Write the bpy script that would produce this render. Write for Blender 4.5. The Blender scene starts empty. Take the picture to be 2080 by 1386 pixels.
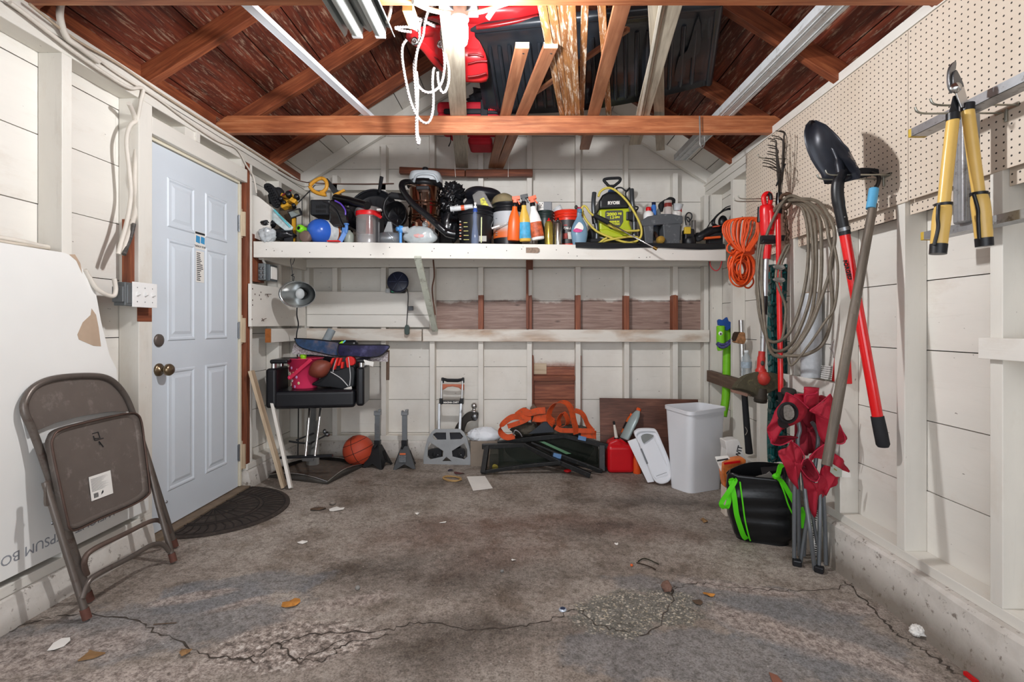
import bpy, bmesh, math, random
from mathutils import Vector, Matrix, noise as mnoise
R = random.Random(7)
V = Vector
C = bpy.context.scene.collection
FX, CX, CY, H = 1005.0, 1062.0, 662.0, 1.126      # focal length and vanishing point in pixels, eye height
XL, XLW, XR, XRW, YB, YBW = -1.82, -1.915, 1.55, 1.64, 4.12, 4.21
XC = (XL + XR) / 2
ZT, PITCH = H + 1.19, 0.63
def P(px, py, d): return V(((px - CX) * d / FX, d, H + (CY - py) * d / FX))
def FZ(x): return -0.0287 * x
def PF(px, py, up=0.0):
    u, v = (px - CX) / FX, (CY - py) / FX
    d = -H / (v + 0.0287 * u)
    return V((u * d, d, FZ(u * d) + up))
def PX(px, py, x):
    d = x * FX / (px - CX)
    return V((x, d, H + (CY - py) * d / FX))
def PZ(px, py, z):
    d = (z - H) * FX / (CY - py)
    return V(((px - CX) * d / FX, d, z))
def ROOF(x, below=0.0):
    return ZT + 0.106 - below + PITCH * ((x - XL) if x < XC else (XR - x))
def lin(h):
    h = h.lstrip('#'); o = []
    for i in (0, 2, 4):
        s = int(h[i:i+2], 16) / 255
        o.append(s / 12.92 if s <= .04045 else ((s + .055) / 1.055) ** 2.4)
    return (*o, 1.0)
# ---------------------------------------------------------------- mesh builder
def frame(d, up=V((0, 0, 1))):
    d = d.normalized()
    if abs(d.dot(up)) > .98: up = V((0, 1, 0))
    s = d.cross(up).normalized()
    return d, s, s.cross(d).normalized()
def crom(pts, n=8, closed=False):
    pts = [V(p) for p in pts]; out = []; m = len(pts)
    rng = range(m) if closed else range(m - 1)
    for i in rng:
        if closed: a, b, c, d = pts[(i-1) % m], pts[i], pts[(i+1) % m], pts[(i+2) % m]
        else: a, b, c, d = pts[max(i-1, 0)], pts[i], pts[i+1], pts[min(i+2, m-1)]
        for k in range(n):
            t = k / n
            out.append(.5 * ((2*b) + (c-a)*t + (2*a-5*b+4*c-d)*t*t + (3*b-a-3*c+d)*t*t*t))
    if not closed: out.append(pts[-1])
    return out
class MB:
    def __init__(s): s.v = []; s.f = []; s.uv = []; s.sm = []; s.mi = []; s.cur = 0
    def mat(s, i): s.cur = i; return s
    def add(s, vs, fs, uvs=None, smooth=False):
        o = len(s.v); s.v += [V(p) for p in vs]
        for k, f in enumerate(fs):
            s.f.append([i + o for i in f]); s.sm.append(smooth); s.mi.append(s.cur)
            s.uv.append(uvs[k] if uvs else [(0, 0)] * len(f))
        return s
    def beam(s, a, b, w, h, up=V((0, 0, 1)), taper=1.0):
        a, b = V(a), V(b); d, sd, u = frame(b - a, up); L = (b - a).length
        vs = []
        for p, k in ((a, 1.0), (b, taper)):
            for x, y in ((-1, -1), (1, -1), (1, 1), (-1, 1)): vs.append(p + sd * (x*w*k/2) + u * (y*h*k/2))
        fs = [(0, 1, 5, 4), (1, 2, 6, 5), (2, 3, 7, 6), (3, 0, 4, 7), (3, 2, 1, 0), (4, 5, 6, 7)]
        uo, vo = R.random() * 40, R.random() * 40; uv = []
        for k, (x, y) in enumerate(((w, 0), (h, w), (w, w+h), (h, 2*w+h))):
            uv.append([(uo, vo+y), (uo, vo+y+x), (uo+L, vo+y+x), (uo+L, vo+y)])
        for k in range(2): uv.append([(uo, vo), (uo+w*.2, vo), (uo+w*.2, vo+h), (uo, vo+h)])
        return s.add(vs, fs, uv)
    def box(s, x0, x1, y0, y1, z0, z1):
        dx, dy, dz = x1-x0, y1-y0, z1-z0; m = max(dx, dy, dz); cx, cy, cz = (x0+x1)/2, (y0+y1)/2, (z0+z1)/2
        if m == dx: return s.beam((x0, cy, cz), (x1, cy, cz), dy, dz)
        if m == dy: return s.beam((cx, y0, cz), (cx, y1, cz), dx, dz)
        return s.beam((cx, cy, z0), (cx, cy, z1), dx, dy, V((0, 1, 0)))
    def tube(s, pts, r, n=10, closed=False, cap=True, flat=1.0):
        pts = [V(p) for p in pts]; m = len(pts); rr = r if isinstance(r, (list, tuple)) else [r] * m
        up = None; vs = []; L = 0; Ls = []
        for i, p in enumerate(pts):
            if closed: t = pts[(i+1) % m] - pts[i-1]
            else: t = pts[min(i+1, m-1)] - pts[max(i-1, 0)]
            if t.length < 1e-9: t = V((0, 0, 1))
            t.normalize()
            if up is None: up = frame(t)[2]
            up = (up - t * up.dot(t))
            if up.length < 1e-6: up = frame(t)[2]
            up.normalize(); sd = t.cross(up)
            if i: L += (p - pts[i-1]).length
            Ls.append(L)
            for k in range(n):
                a = 2 * math.pi * k / n
                vs.append(p + up * (math.cos(a) * rr[i]) + sd * (math.sin(a) * rr[i] * flat))
        fs = []; uv = []
        for i in range(m if closed else m - 1):
            j = (i + 1) % m
            for k in range(n):
                k2 = (k + 1) % n
                fs.append((i*n+k, i*n+k2, j*n+k2, j*n+k)); c = rr[i] * 6.28
                l2 = Ls[j] if j > i else Ls[i] + .01
                uv.append([(Ls[i], c*k/n), (Ls[i], c*(k+1)/n), (l2, c*(k+1)/n), (l2, c*k/n)])
        s.add(vs, fs, uv, True)
        if cap and not closed:
            o = len(s.v)
            s.add([vs[k] for k in range(n)], [list(range(n))[::-1]]); s.add([vs[(m-1)*n+k] for k in range(n)], [list(range(n))])
        return s
    def lathe(s, prof, o, axis=V((0, 0, 1)), n=28, sx=1.0, sy=1.0, rot=0.0, sq=0.0, caps=True):
        o = V(o); ax, a, b = frame(V(axis), V((0, 1, 0)) if abs(V(axis).normalized().z) > .9 else V((0, 0, 1)))
        vs = []; m = len(prof)
        for r, z in prof:
            for k in range(n):
                t = 2 * math.pi * k / n + rot
                c, sn = math.cos(t), math.sin(t)
                if sq:
                    e = 1 - sq * .75
                    c = math.copysign(abs(c) ** e, c); sn = math.copysign(abs(sn) ** e, sn)
                vs.append(o + ax * z + a * (c * r * sx) + b * (sn * r * sy))
        fs = []; uv = []
        for i in range(m - 1):
            for k in range(n):
                k2 = (k + 1) % n
                fs.append((i*n+k2, i*n+k, (i+1)*n+k, (i+1)*n+k2))
                uv.append([((k+1)/n, i/m), (k/n, i/m), (k/n, (i+1)/m), ((k+1)/n, (i+1)/m)])
        s.add(vs, fs, uv, True)
        if caps and prof[0][0] > 1e-5: s.add(vs[:n], [list(range(n))])
        if caps and prof[-1][0] > 1e-5: s.add(vs[(m-1)*n:], [list(range(n))[::-1]])
        return s
    def ell(s, c, rx, ry, rz, rot=None, n=24, m=14):
        vs = []; c = V(c); rot = rot or Matrix.Identity(3)
        for i in range(m + 1):
            ph = math.pi * i / m - math.pi / 2
            for k in range(n):
                t = 2 * math.pi * k / n
                vs.append(c + rot @ V((rx*math.cos(ph)*math.cos(t), ry*math.cos(ph)*math.sin(t), rz*math.sin(ph))))
        fs = [(i*n+k, i*n+(k+1) % n, (i+1)*n+(k+1) % n, (i+1)*n+k) for i in range(m) for k in range(n)]
        uv = [[(k/n, i/m), ((k+1)/n, i/m), ((k+1)/n, (i+1)/m), (k/n, (i+1)/m)] for i in range(m) for k in range(n)]
        return s.add(vs, fs, uv, True)
    def blob(s, c, rx, ry, rz, amp=.2, fr=6, seed=0, n=40, m=24, zmin=None, crease=True):
        i0 = len(s.v); s.ell(c, rx, ry, rz, n=n, m=m); c = V(c); off = V((seed*3.1, seed*1.7, seed*.9))
        for i in range(i0, len(s.v)):
            d = s.v[i] - c; q = d.normalized() * fr if d.length > 1e-9 else V()
            k = mnoise.noise(q*.35 + off) * 1.0
            if crease: k += (abs(mnoise.noise(q + off)) - .25) * 1.1 + (abs(mnoise.noise(q*2.3 + off)) - .25) * .5
            s.v[i] = c + d * (1 + amp * k)
            if zmin is not None and s.v[i].z < zmin: s.v[i].z = zmin + (s.v[i].z - zmin) * .03
        return s
    def prism(s, pts, dv, smooth=False):
        """closed outline of 3D points, pushed along dv"""
        pts = [V(p) for p in pts]; dv = V(dv); n = len(pts)
        vs = pts + [p + dv for p in pts]
        fs = [list(range(n))[::-1], list(range(n, 2*n))] + [(i, (i+1) % n, n+(i+1) % n, n+i) for i in range(n)]
        a = pts[1] - pts[0]; a = a.normalized() if a.length else V((1, 0, 0)); b = frame(dv, a)[1] if dv.length else V((0, 0, 1))
        u0 = R.random() * 9
        q = [((p-pts[0]).dot(a)+u0, (p-pts[0]).dot(b)) for p in pts]
        uv = [q[::-1], q[:]] + [[q[i], q[(i+1) % n], q[(i+1) % n], q[i]] for i in range(n)]
        return s.add(vs, fs, uv, smooth)
    def pxp(s, pts, d, th): return s.prism([P(x, y, d) for x, y in pts], (0, th, 0))
    def grid(s, rows, smooth=True, closed=False):
        m, n = len(rows), len(rows[0]); vs = [p for r in rows for p in r]; fs = []; uv = []
        for i in range(m - 1):
            for k in range(n if closed else n - 1):
                k2 = (k + 1) % n
                fs.append((i*n+k, i*n+k2, (i+1)*n+k2, (i+1)*n+k)); uv.append([(k/n, i/m), ((k+1)/n, i/m), ((k+1)/n, (i+1)/m), (k/n, (i+1)/m)])
        return s.add(vs, fs, uv, smooth)
    def sheet(s, a, b, c, d, nu=12, nv=12, fn=None):
        """quad a b c d as a grid; fn(u,v) gives an offset"""
        a, b, c, d = map(V, (a, b, c, d)); rows = []
        for j in range(nv + 1):
            v = j / nv; rows.append([])
            for i in range(nu + 1):
                u = i / nu; p = a.lerp(b, u).lerp(d.lerp(c, u), v)
                rows[-1].append(p + (V(fn(u, v)) if fn else V()))
        return s.grid(rows)
ROOT = {}
def loc_of(o): return ROOT[o.name]
def O(name, mb, mat, parent=None, label=None, cat=None, group=None, kind=None, bev=0, sub=0, solid=0, seg=2):
    me = bpy.data.meshes.new(name)
    if parent: base = loc_of(parent)
    else:
        xs = [p.x for p in mb.v]; ys = [p.y for p in mb.v]; zs = [p.z for p in mb.v]
        base = V(((min(xs)+max(xs))/2, (min(ys)+max(ys))/2, min(zs)))
        if kind == 'structure': base = V()
    me.from_pydata([p - base for p in mb.v], [], mb.f); 
    ul = me.uv_layers.new(name='UVMap'); flat = [c for f in mb.uv for q in f for c in q]
    ul.data.foreach_set('uv', flat)
    me.polygons.foreach_set('use_smooth', mb.sm); 
    mats = mat if isinstance(mat, (list, tuple)) else [mat]
    for m in mats: me.materials.append(m)
    me.polygons.foreach_set('material_index', mb.mi)
    bm = bmesh.new(); bm.from_mesh(me); bmesh.ops.recalc_face_normals(bm, faces=bm.faces); bm.to_mesh(me); bm.free()
    o = bpy.data.objects.new(name, me); C.objects.link(o); ROOT[o.name] = base
    if parent: o.parent = parent
    else: o.location = base
    if label: o['label'] = label
    if cat: o['category'] = cat
    if group: o['group'] = group
    if kind: o['kind'] = kind
    if solid:
        m = o.modifiers.new('solidify', 'SOLIDIFY'); m.thickness = solid; m.offset = 0
    if bev:
        m = o.modifiers.new('bevel', 'BEVEL'); m.width = bev; m.segments = seg; m.limit_method = 'ANGLE'; m.angle_limit = .6
    if sub:
        m = o.modifiers.new('subsurf', 'SUBSURF'); m.levels = m.render_levels = sub
    return o
def T(name, label, cat, loc, group=None, kind=None):
    o = bpy.data.objects.new(name, None); C.objects.link(o); o.location = V(loc); ROOT[o.name] = V(loc); o.empty_display_size = .05
    o['label'] = label; o['category'] = cat
    if group: o['group'] = group
    if kind: o['kind'] = kind
    return o
def dup(o, delta, label, parent=None):
    c = o.copy(); C.objects.link(c)
    if parent is None:
        c.location = o.location + V(delta); c['label'] = label
    else: c.parent = parent
    for ch in list(o.children): dup(ch, delta, None, c)
    return c
def text(name, s, size, o, ex, ey, mat, parent, th=.0008, align='CENTER', bold=0.0, sx=1.0, label=None):
    cu = bpy.data.curves.new('lettering', 'FONT'); cu.body = s; cu.size = size; cu.align_x = align; cu.align_y = 'CENTER'
    cu.extrude = th; cu.offset = bold; cu.resolution_u = 3
    t = bpy.data.objects.new('lettering', cu); C.objects.link(t)
    me = bpy.data.meshes.new_from_object(t.evaluated_get(bpy.context.evaluated_depsgraph_get()))
    bpy.data.objects.remove(t); bpy.data.curves.remove(cu)
    ex, ey = V(ex).normalized(), V(ey).normalized(); ez = ex.cross(ey)
    me.transform(Matrix((( ex.x*sx, ey.x, ez.x, 0), (ex.y*sx, ey.y, ez.y, 0), (ex.z*sx, ey.z, ez.z, 0), (0, 0, 0, 1))))
    me.transform(Matrix.Translation(V(o) - loc_of(parent)))
    me.materials.clear(); me.materials.append(mat)
    ob = bpy.data.objects.new(name, me); C.objects.link(ob); ob.parent = parent; ROOT[ob.name] = loc_of(parent)
    if label: ob['label'] = label
    return ob
# ---------------------------------------------------------------- materials
class NT:
    def __init__(s, name):
        s.m = bpy.data.materials.new(name); s.m.use_nodes = True; s.t = s.m.node_tree; s.t.nodes.clear()
        s.out = s.n('ShaderNodeOutputMaterial'); s.b = s.n('ShaderNodeBsdfPrincipled'); s.l(s.b.outputs[0], s.out.inputs[0])
    def n(s, t, **k):
        x = s.t.nodes.new(t)
        for a, v in k.items(): setattr(x, a, v)
        return x
    def l(s, a, b): s.t.links.new(a, b)
    def put(s, inp, v):
        if hasattr(v, 'is_linked') or hasattr(v, 'links'): s.l(v, inp)
        else: inp.default_value = v
    def co(s, which='Object', scale=(1, 1, 1), loc=(0, 0, 0)):
        c = s.n('ShaderNodeTexCoord'); m = s.n('ShaderNodeMapping'); s.l(c.outputs[which], m.inputs[0])
        m.inputs['Scale'].default_value = scale; m.inputs['Location'].default_value = loc
        return m.outputs[0]
    def pos(s): return s.n('ShaderNodeNewGeometry').outputs['Position']
    def noise(s, vec, scale, detail=4, rough=.6, dist=0):
        x = s.n('ShaderNodeTexNoise'); s.l(vec, x.inputs['Vector']); x.inputs['Scale'].default_value = scale
        x.inputs['Detail'].default_value = detail; x.inputs['Roughness'].default_value = rough; x.inputs['Distortion'].default_value = dist
        return x.outputs[0]
    def voro(s, vec, scale, feature='F1', out='Distance'):
        x = s.n('ShaderNodeTexVoronoi', feature=feature); s.l(vec, x.inputs['Vector']); x.inputs['Scale'].default_value = scale
        return x.outputs[out]
    def ramp(s, fac, *st):
        x = s.n('ShaderNodeValToRGB'); s.l(fac, x.inputs[0]); e = x.color_ramp.elements
        while len(e) < len(st): e.new(.5)
        for q, (p, c) in zip(e, st):
            q.position = p; q.color = c if isinstance(c, tuple) else (lin(c) if isinstance(c, str) else (c, c, c, 1))
        return x.outputs[0]
    def mix(s, fac, a, b):
        x = s.n('ShaderNodeMix', data_type='RGBA'); s.put(x.inputs[0], fac)
        for i, v in ((6, a), (7, b)): s.put(x.inputs[i], lin(v) if isinstance(v, str) else v)
        return x.outputs[2]
    def mul(s, fac, a, b):
        x = s.n('ShaderNodeMix', data_type='RGBA', blend_type='MULTIPLY'); s.put(x.inputs[0], fac)
        for i, v in ((6, a), (7, b)): s.put(x.inputs[i], lin(v) if isinstance(v, str) else v)
        return x.outputs[2]
    def m1(s, op, a, b=0.0, c=None, clamp=False):
        x = s.n('ShaderNodeMath', operation=op, use_clamp=clamp); s.put(x.inputs[0], a); s.put(x.inputs[1], b)
        if c is not None: s.put(x.inputs[2], c)
        return x.outputs[0]
    def bump(s, h, strength=.2, dist=.004):
        x = s.n('ShaderNodeBump'); x.inputs['Strength'].default_value = strength; x.inputs['Distance'].default_value = dist
        s.l(h, x.inputs['Height']); s.l(x.outputs[0], s.b.inputs['Normal'])
    def fin(s, col, rough=.5, metal=0.0):
        s.put(s.b.inputs['Base Color'], lin(col) if isinstance(col, str) else col); s.put(s.b.inputs['Roughness'], rough); s.put(s.b.inputs['Metallic'], metal)
        return s.m
MC = {}
def pm(col, rough=.45, metal=0.0, var=.12, sc=9, bump=0.0, bsc=60, trans=0.0, dirt=None, alpha=1.0, coat=0.0, ior=1.45):
    key = (col, rough, metal, var, sc, bump, bsc, trans, dirt, alpha, coat)
    if key in MC: return MC[key]
    t = NT('paint_' + col.strip('#')); v = t.co()
    nz = t.noise(v, sc, 5); c = lin(col)
    k1 = tuple(min(1, x * (1 + var)) for x in c[:3]) + (1,); k0 = tuple(x * (1 - var) for x in c[:3]) + (1,)
    col_ = t.ramp(nz, (.3, k0), (.7, k1))
    if dirt: col_ = t.mix(t.ramp(t.noise(v, sc*2.3, 8, .7), (.55, 0.0), (.68, 1.0)), col_, dirt)
    t.fin(col_, rough, metal)
    if bump: t.bump(t.noise(v, bsc, 4), bump, .003)
    if trans: t.b.inputs['Transmission Weight'].default_value = trans
    if alpha < 1: t.b.inputs['Alpha'].default_value = alpha
    if coat: t.b.inputs['Coat Weight'].default_value = coat
    t.b.inputs['IOR'].default_value = ior
    MC[key] = t.m; return t.m
def woodm(name, dark, mid, light, rough=.6, ws=1.0, scuff=None, scuff_at=(.6, .7), gs=1.0, paint=None, wear=(.6, .66), knots=True, spots=False):
    t = NT(name); uv = t.co('UV', (1.6*gs, 26*gs, 1)); uv2 = t.co('UV', (1, 3.2, 1))
    g = t.noise(uv, 2.2, 6, .65, .6); col = t.ramp(g, (.25, dark), (.5, mid), (.75, light))
    big = t.noise(uv2, 2.1, 3); col = t.mul(t.ramp(big, (.3, .55), (.62, 0.0)), col, dark)
    if knots:
        kv = t.voro(t.co('UV', (1.5, 5, 1)), 1.4); col = t.mix(t.ramp(kv, (.03, .9), (.11, 0.0)), col, dark)
    if scuff:
        s1 = t.noise(t.co('UV', (2.2, 16, 1)), 3.4, 9, .75, .4)
        col = t.mix(t.ramp(s1, (scuff_at[0], 0.0), (scuff_at[1], .85)), col, scuff)
    r = rough
    if paint:
        w = t.noise(t.co('UV', (2.5*ws, 9*ws, 1), (3, 7, 0)), 3.1, 9 if ws == 1 else 5, .7 if ws == 1 else .5, .3)
        w2 = t.ramp(w, (wear[0], 0.0), (wear[1], 1.0))
        tint = t.noise(uv2, 1.3, 5); pc = t.mix(t.ramp(tint, (.35, 0.0), (.7, .5)), paint, tuple(x*.82 for x in lin(paint)[:3]) + (1,))
        gl = t.ramp(g, (.30, .30), (.40, 0.0)); pc = t.mix(gl, pc, tuple(x*.78 for x in lin(paint)[:3]) + (1,))
        if spots:
            d = t.noise(t.co('UV', (9, 22, 1)), 3.0, 2, .5); pc = t.mix(t.ramp(d, (.74, 0.0), (.77, .75)), pc, '#5b5148')
            d2 = t.noise(t.co('UV', (1.0, 2.2, 1), (5, 2, 0)), 2.0, 6, .7); pc = t.mix(t.ramp(d2, (.55, 0.0), (.75, .35)), pc, '#b9a58f')
        col = t.mix(w2, pc, col)
    t.fin(col, r); t.bump(g, .18, .002); return t.m
PAINT = woodm('painted_board', '#6d4a36', '#8a6147', '#a87b5b', paint='#e6e2da', wear=(.83, .86), spots=True, rough=.5)
PAINT2 = woodm('worn_painted_stud', '#6d4a36', '#8a5a40', '#a87b5b', paint='#e2ded5', wear=(.74, .77), spots=True, rough=.5)
PAINTW = woodm('half_painted_rail', '#9a7a60', '#b8977a', '#cdb196', paint='#e6e0d6', wear=(.44, .70), rough=.55, ws=.33)
BARE = woodm('bare_redwood_stud', '#5d2f1c', '#83462b', '#a8633f', rough=.6)
PALE = woodm('pale_raw_pine', '#b09a80', '#cbb79c', '#ddccb2', rough=.6)
PINK = woodm('unpainted_wall_board', '#6f5850', '#93796e', '#ad968a', rough=.65, scuff='#cbbcb2', scuff_at=(.6, .8))
ROOFM = woodm('roof_sheathing', '#37170f', '#6b2f1e', '#934b31', rough=.55, scuff='#b59c84', scuff_at=(.53, .68))
RAFT = woodm('rafter_timber', '#5a2a17', '#8a4728', '#b06a42', rough=.55)
TIE = woodm('tie_beam_timber', '#824628', '#b26b43', '#cf9265', rough=.5)
BROWNB = woodm('lumber_brown', '#7d4d33', '#a06a4a', '#bd8a66', rough=.5, gs=.6)
PEEL = woodm('lumber_peeling', '#7a4a2c', '#a5703f', '#c6935c', rough=.6, scuff='#e2d6c4', scuff_at=(.52, .6))
PRIME = woodm('primed_board', '#8f8576', '#b3a998', '#c9c0ae', rough=.55, scuff='#6f665a', scuff_at=(.68, .78))
WALNUT = woodm('walnut_panel', '#4e3026', '#6f4738', '#8a5d4a', rough=.55, gs=1.6, knots=False)
DARKW = woodm('dark_rail', '#4b382c', '#6a5140', '#86705c', rough=.65)
WHITE = pm('#e9e8e6', .4, var=.04)
BLACKP = pm('#15161a', .4, var=.2)
BLACKG = pm('#101114', .18, var=.1)
BLACKM = pm('#1b1c1f', .75, var=.3, bump=.2)
CHROME = pm('#c9c9c9', .22, 1.0, var=.1)
STEEL = pm('#8d8f92', .35, 1.0, var=.2)
ALU = pm('#c4c6c8', .38, .9, var=.1, dirt='#6e6c68')
GREYP = pm('#7d8084', .5, var=.1)
REDP = pm('#cf1018', .35, var=.08)
PAPER = pm('#e9e6e0', .8, var=.04)
INK = pm('#26282b', .7)
CLEAR = pm('#dfe6ea', .12, var=.05, alpha=.38)
CLOUDY = pm('#d9dde0', .3, var=.08, alpha=.62, bump=.4, bsc=30)
WIRE = pm('#6c675d', .4, .8)
# ---------------------------------------------------------------- shell
def S(name, mb, mat, label, cat, **k): return O(name, mb, mat, None, label, cat, None, 'structure', **k)
# floor
def floor_mat():
    t = NT('stained_concrete'); p = t.pos()
    n1 = t.noise(p, 1.3, 6, .62, .3); n2 = t.noise(p, 4.2, 8, .7); n3 = t.noise(p, 38, 6, .75); n4 = t.noise(p, 140, 3, .7)
    col = t.ramp(n1, (.3, '#8a7e73'), (.48, '#a59a90'), (.68, '#bbb2a8'))
    col = t.mul(t.ramp(n2, (.34, .75), (.52, 0.0)), col, '#a59888')
    sx = t.n('ShaderNodeSeparateXYZ'); t.l(p, sx.inputs[0])
    def patch(px, py, rx, ry, ang, edge=.16, nz=n2, amp=.5):
        c = PF(px, py); a = math.radians(ang)
        dx = t.m1('SUBTRACT', sx.outputs[0], c.x); dy = t.m1('SUBTRACT', sx.outputs[1], c.y)
        u = t.m1('ADD', t.m1('MULTIPLY', dx, math.cos(a)/rx), t.m1('MULTIPLY', dy, math.sin(a)/rx))
        v = t.m1('ADD', t.m1('MULTIPLY', dx, -math.sin(a)/ry), t.m1('MULTIPLY', dy, math.cos(a)/ry))
        r = t.m1('SQRT', t.m1('ADD', t.m1('MULTIPLY', u, u), t.m1('MULTIPLY', v, v)))
        r = t.m1('ADD', r, t.m1('MULTIPLY', t.m1('SUBTRACT', nz, .5), amp * 4))
        x = t.n('ShaderNodeMapRange'); t.l(r, x.inputs[0])
        x.inputs[1].default_value = 1 + edge; x.inputs[2].default_value = 1 - edge; x.inputs[3].default_value = 0; x.inputs[4].default_value = 1
        return x.outputs[0]
    def lay(col, m, c, k): return t.mix(t.m1('MULTIPLY', m, k), col, c)
    for a in ((900, 1080, .34, .2, 20), (1270, 1075, .3, .12, -10), (1010, 1130, .3, .14, 30), (1100, 1060, .35, .15, 0)):
        col = lay(col, patch(*a, edge=.6), '#6b4638', .42)               # rust stains
    for a in ((1180, 1080, .14, .1, 0), (1250, 1065, .1, .05, 0), (900, 1320, .22, .16, 10), (1060, 1275, .3, .06, 0), (960, 1175, .5, .12, 10), (1320, 1020, .4, .1, 0), (780, 1150, .4, .1, 20)):
        col = lay(col, patch(*a, edge=.7), '#4b433c', .55)               # oil stains
    for a in ((330, 1265, .46, .22, 25), (480, 1200, .3, .13, 20), (1500, 1215, .5, .13, -10), (1640, 1290, .34, .22, -30), (1420, 1330, .5, .14, 0)):
        col = lay(col, patch(*a, edge=.1), '#85878a', .62)              # grey skim-coat patches
    for a in ((90, 1330, .3, .12, 20), (380, 1215, .16, .035, 25), (500, 1225, .13, .03, 35), (700, 1225, .2, .045, 25), (1545, 1275, .2, .08, -40), (1740, 1330, .28, .07, -35), (1730, 1235, .12, .05, 0), (1500, 1195, .3, .04, -12), (280, 1375, .3, .06, 10)):
        col = lay(col, patch(*a, edge=.25, nz=n2), t.ramp(n3, (.35, '#8d7f78'), (.6, '#c2b5ac')), .8)   # scraped paler patches
    m = patch(600, 1310, .26, .13, 15, edge=.12)
    ag = t.ramp(n3, (.36, '#6d625c'), (.52, '#b3a59b'), (.64, '#e2dad2')); col = lay(col, m, ag, .95)
    m2 = patch(1285, 1236, .27, .14, 10, edge=.12, amp=.7)
    vc = t.voro(p, 150, 'F1', 'Color'); sep = t.n('ShaderNodeSeparateColor'); t.l(vc, sep.inputs[0])
    ag2 = t.ramp(sep.outputs[0], (.3, '#75746d'), (.8, '#918e85'), (.87, '#bfb39a'), (.97, '#dcd5c6')); col = lay(col, m2, ag2, .95)
    sp = t.voro(p, 21); col = t.mix(t.ramp(sp, (.05, .55), (.075, 0.0)), col, '#d9d3cb')
    sp2 = t.voro(t.co('Object', (1, 1, 1), (4, 3, 0)), 13); col = t.mix(t.ramp(sp2, (.04, .7), (.065, 0.0)), col, '#3d342e')
    col = t.mul(t.ramp(n3, (.3, .7), (.56, 0.0)), col, '#7d7469'); col = t.mul(t.ramp(n4, (.36, .55), (.52, 0.0)), col, '#6f675f'); col = t.mix(t.ramp(n4, (.61, 0.0), (.70, .3)), col, '#cfc8bf')
    ck = t.noise(p, 2.0, 5, .6, 1.5); cl = t.m1('ABSOLUTE', t.m1('SUBTRACT', ck, .5)); col = t.mix(t.ramp(cl, (.0, .35), (.006, 0.0)), col, '#403a35')
    t.fin(col, t.ramp(n2, (.3, .55), (.7, .9)))
    hb = t.m1('ADD', t.m1('MULTIPLY', n3, .5), t.m1('MULTIPLY', m, t.m1('MULTIPLY', n3, 1.5))); t.bump(hb, .35, .006); return t.m
mb = MB(); x0, x1, y0, y1 = -2.4, 2.2, -3.2, 4.5
n = 60
mb.sheet((x0, y0, FZ(x0)), (x1, y0, FZ(x1)), (x1, y1, FZ(x1)), (x0, y1, FZ(x0)), 40, 60)
floor = S('floor', mb, floor_mat(), 'stained and cracked grey concrete garage floor', 'floor')
def ribbon(pts, w0, mb, up=.0012, seed=1):
    q = crom([PF(x, y) for x, y in pts], 9); rr = random.Random(seed); L, Rr = [], []
    for i, p in enumerate(q):
        t = (q[min(i+1, len(q)-1)] - q[max(i-1, 0)]).normalized(); s = V((-t.y, t.x, 0))
        j = s * rr.uniform(-.012, .012); w = w0 * rr.uniform(.15, 1.0)
        for A, k in ((L, 1), (Rr, -1)):
            z = p + j + s * (w * k); A.append(V((z.x, z.y, FZ(z.x) + up)))
    mb.grid([L, Rr], False)
CRK = pm('#463e37', .95, var=.35, sc=30)
mb = MB()
for k, (pts, w) in enumerate([
    ([(560, 1310), (640, 1290), (780, 1282), (850, 1265), (960, 1280), (1060, 1275), (1130, 1255), (1175, 1238), (1215, 1270), (1270, 1283), (1320, 1285), (1362, 1230), (1368, 1190)], .004),
    ([(1362, 1200), (1420, 1185), (1500, 1195), (1580, 1200), (1700, 1195), (1790, 1160)], .003),
    ([(470, 1340), (520, 1335), (560, 1310), (600, 1340), (640, 1330), (700, 1300)], .004),
    ([(0, 1290), (80, 1262), (160, 1250), (260, 1260), (330, 1290), (420, 1330), (520, 1345)], .004),
    ([(1715, 1180), (1760, 1225), (1800, 1270), (1840, 1300), (1890, 1330), (1940, 1370)], .007),
    ([(590, 1345), (660, 1340), (700, 1310), (790, 1290)], .004)]): ribbon(pts, w, mb, seed=k)
O('crack', mb, CRK, floor)
# side walls of lapped boards
def wall_boards(mb, x, y0, y1, zs, zlo, zhi, th=.02):
    for a, b in zip(zs[:-1], zs[1:]):
        a2, b2 = max(a, zlo), min(b, zhi)
        if b2 - a2 < .02: continue
        ys = y0
        while ys < y1:
            ye = min(y1, ys + R.uniform(1.8, 4.0)); e = R.uniform(0, .003)
            s = -1 if x < 0 else 1
            mb.beam((x + s*(th/2 + e), ys, (a2+b2)/2), (x + s*(th/2 + e), ye - .002, (a2+b2)/2), th, b2 - a2 - .004); ys = ye
BACKING = pm('#2a2420', .9)
YF = -1.0
zl = [H + 1.025 - .27*k + R.uniform(-.004, .004) for k in range(-1, 9)][::-1]
mb = MB(); wall_boards(mb, XLW, YF, 2.44, zl, .14, ZT + .05); wall_boards(mb, XLW, 3.27, YBW, zl, .14, ZT + .05); wall_boards(mb, XLW, 2.44, 3.27, zl, H + .96, ZT + .05)
mb.mat(1).box(XLW - .05, XLW - .026, YF, YBW, -.1, ZT + .15)
wall_left = S('wall_left', mb, [PAINT, BACKING], 'side wall of white-painted horizontal boards with the door', 'wall')
zr = [H - .098 + .285*k + R.uniform(-.004, .004) for k in range(-4, 6)]
mb = MB(); wall_boards(mb, XRW, YF, YBW, zr, .14, ZT + .05); mb.mat(1).box(XRW + .026, XRW + .05, YF, YBW, -.15, ZT + .15)
wall_right = S('wall_right', mb, [PAINT, BACKING], 'side wall of white-painted boards under the pegboard', 'wall')
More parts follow.
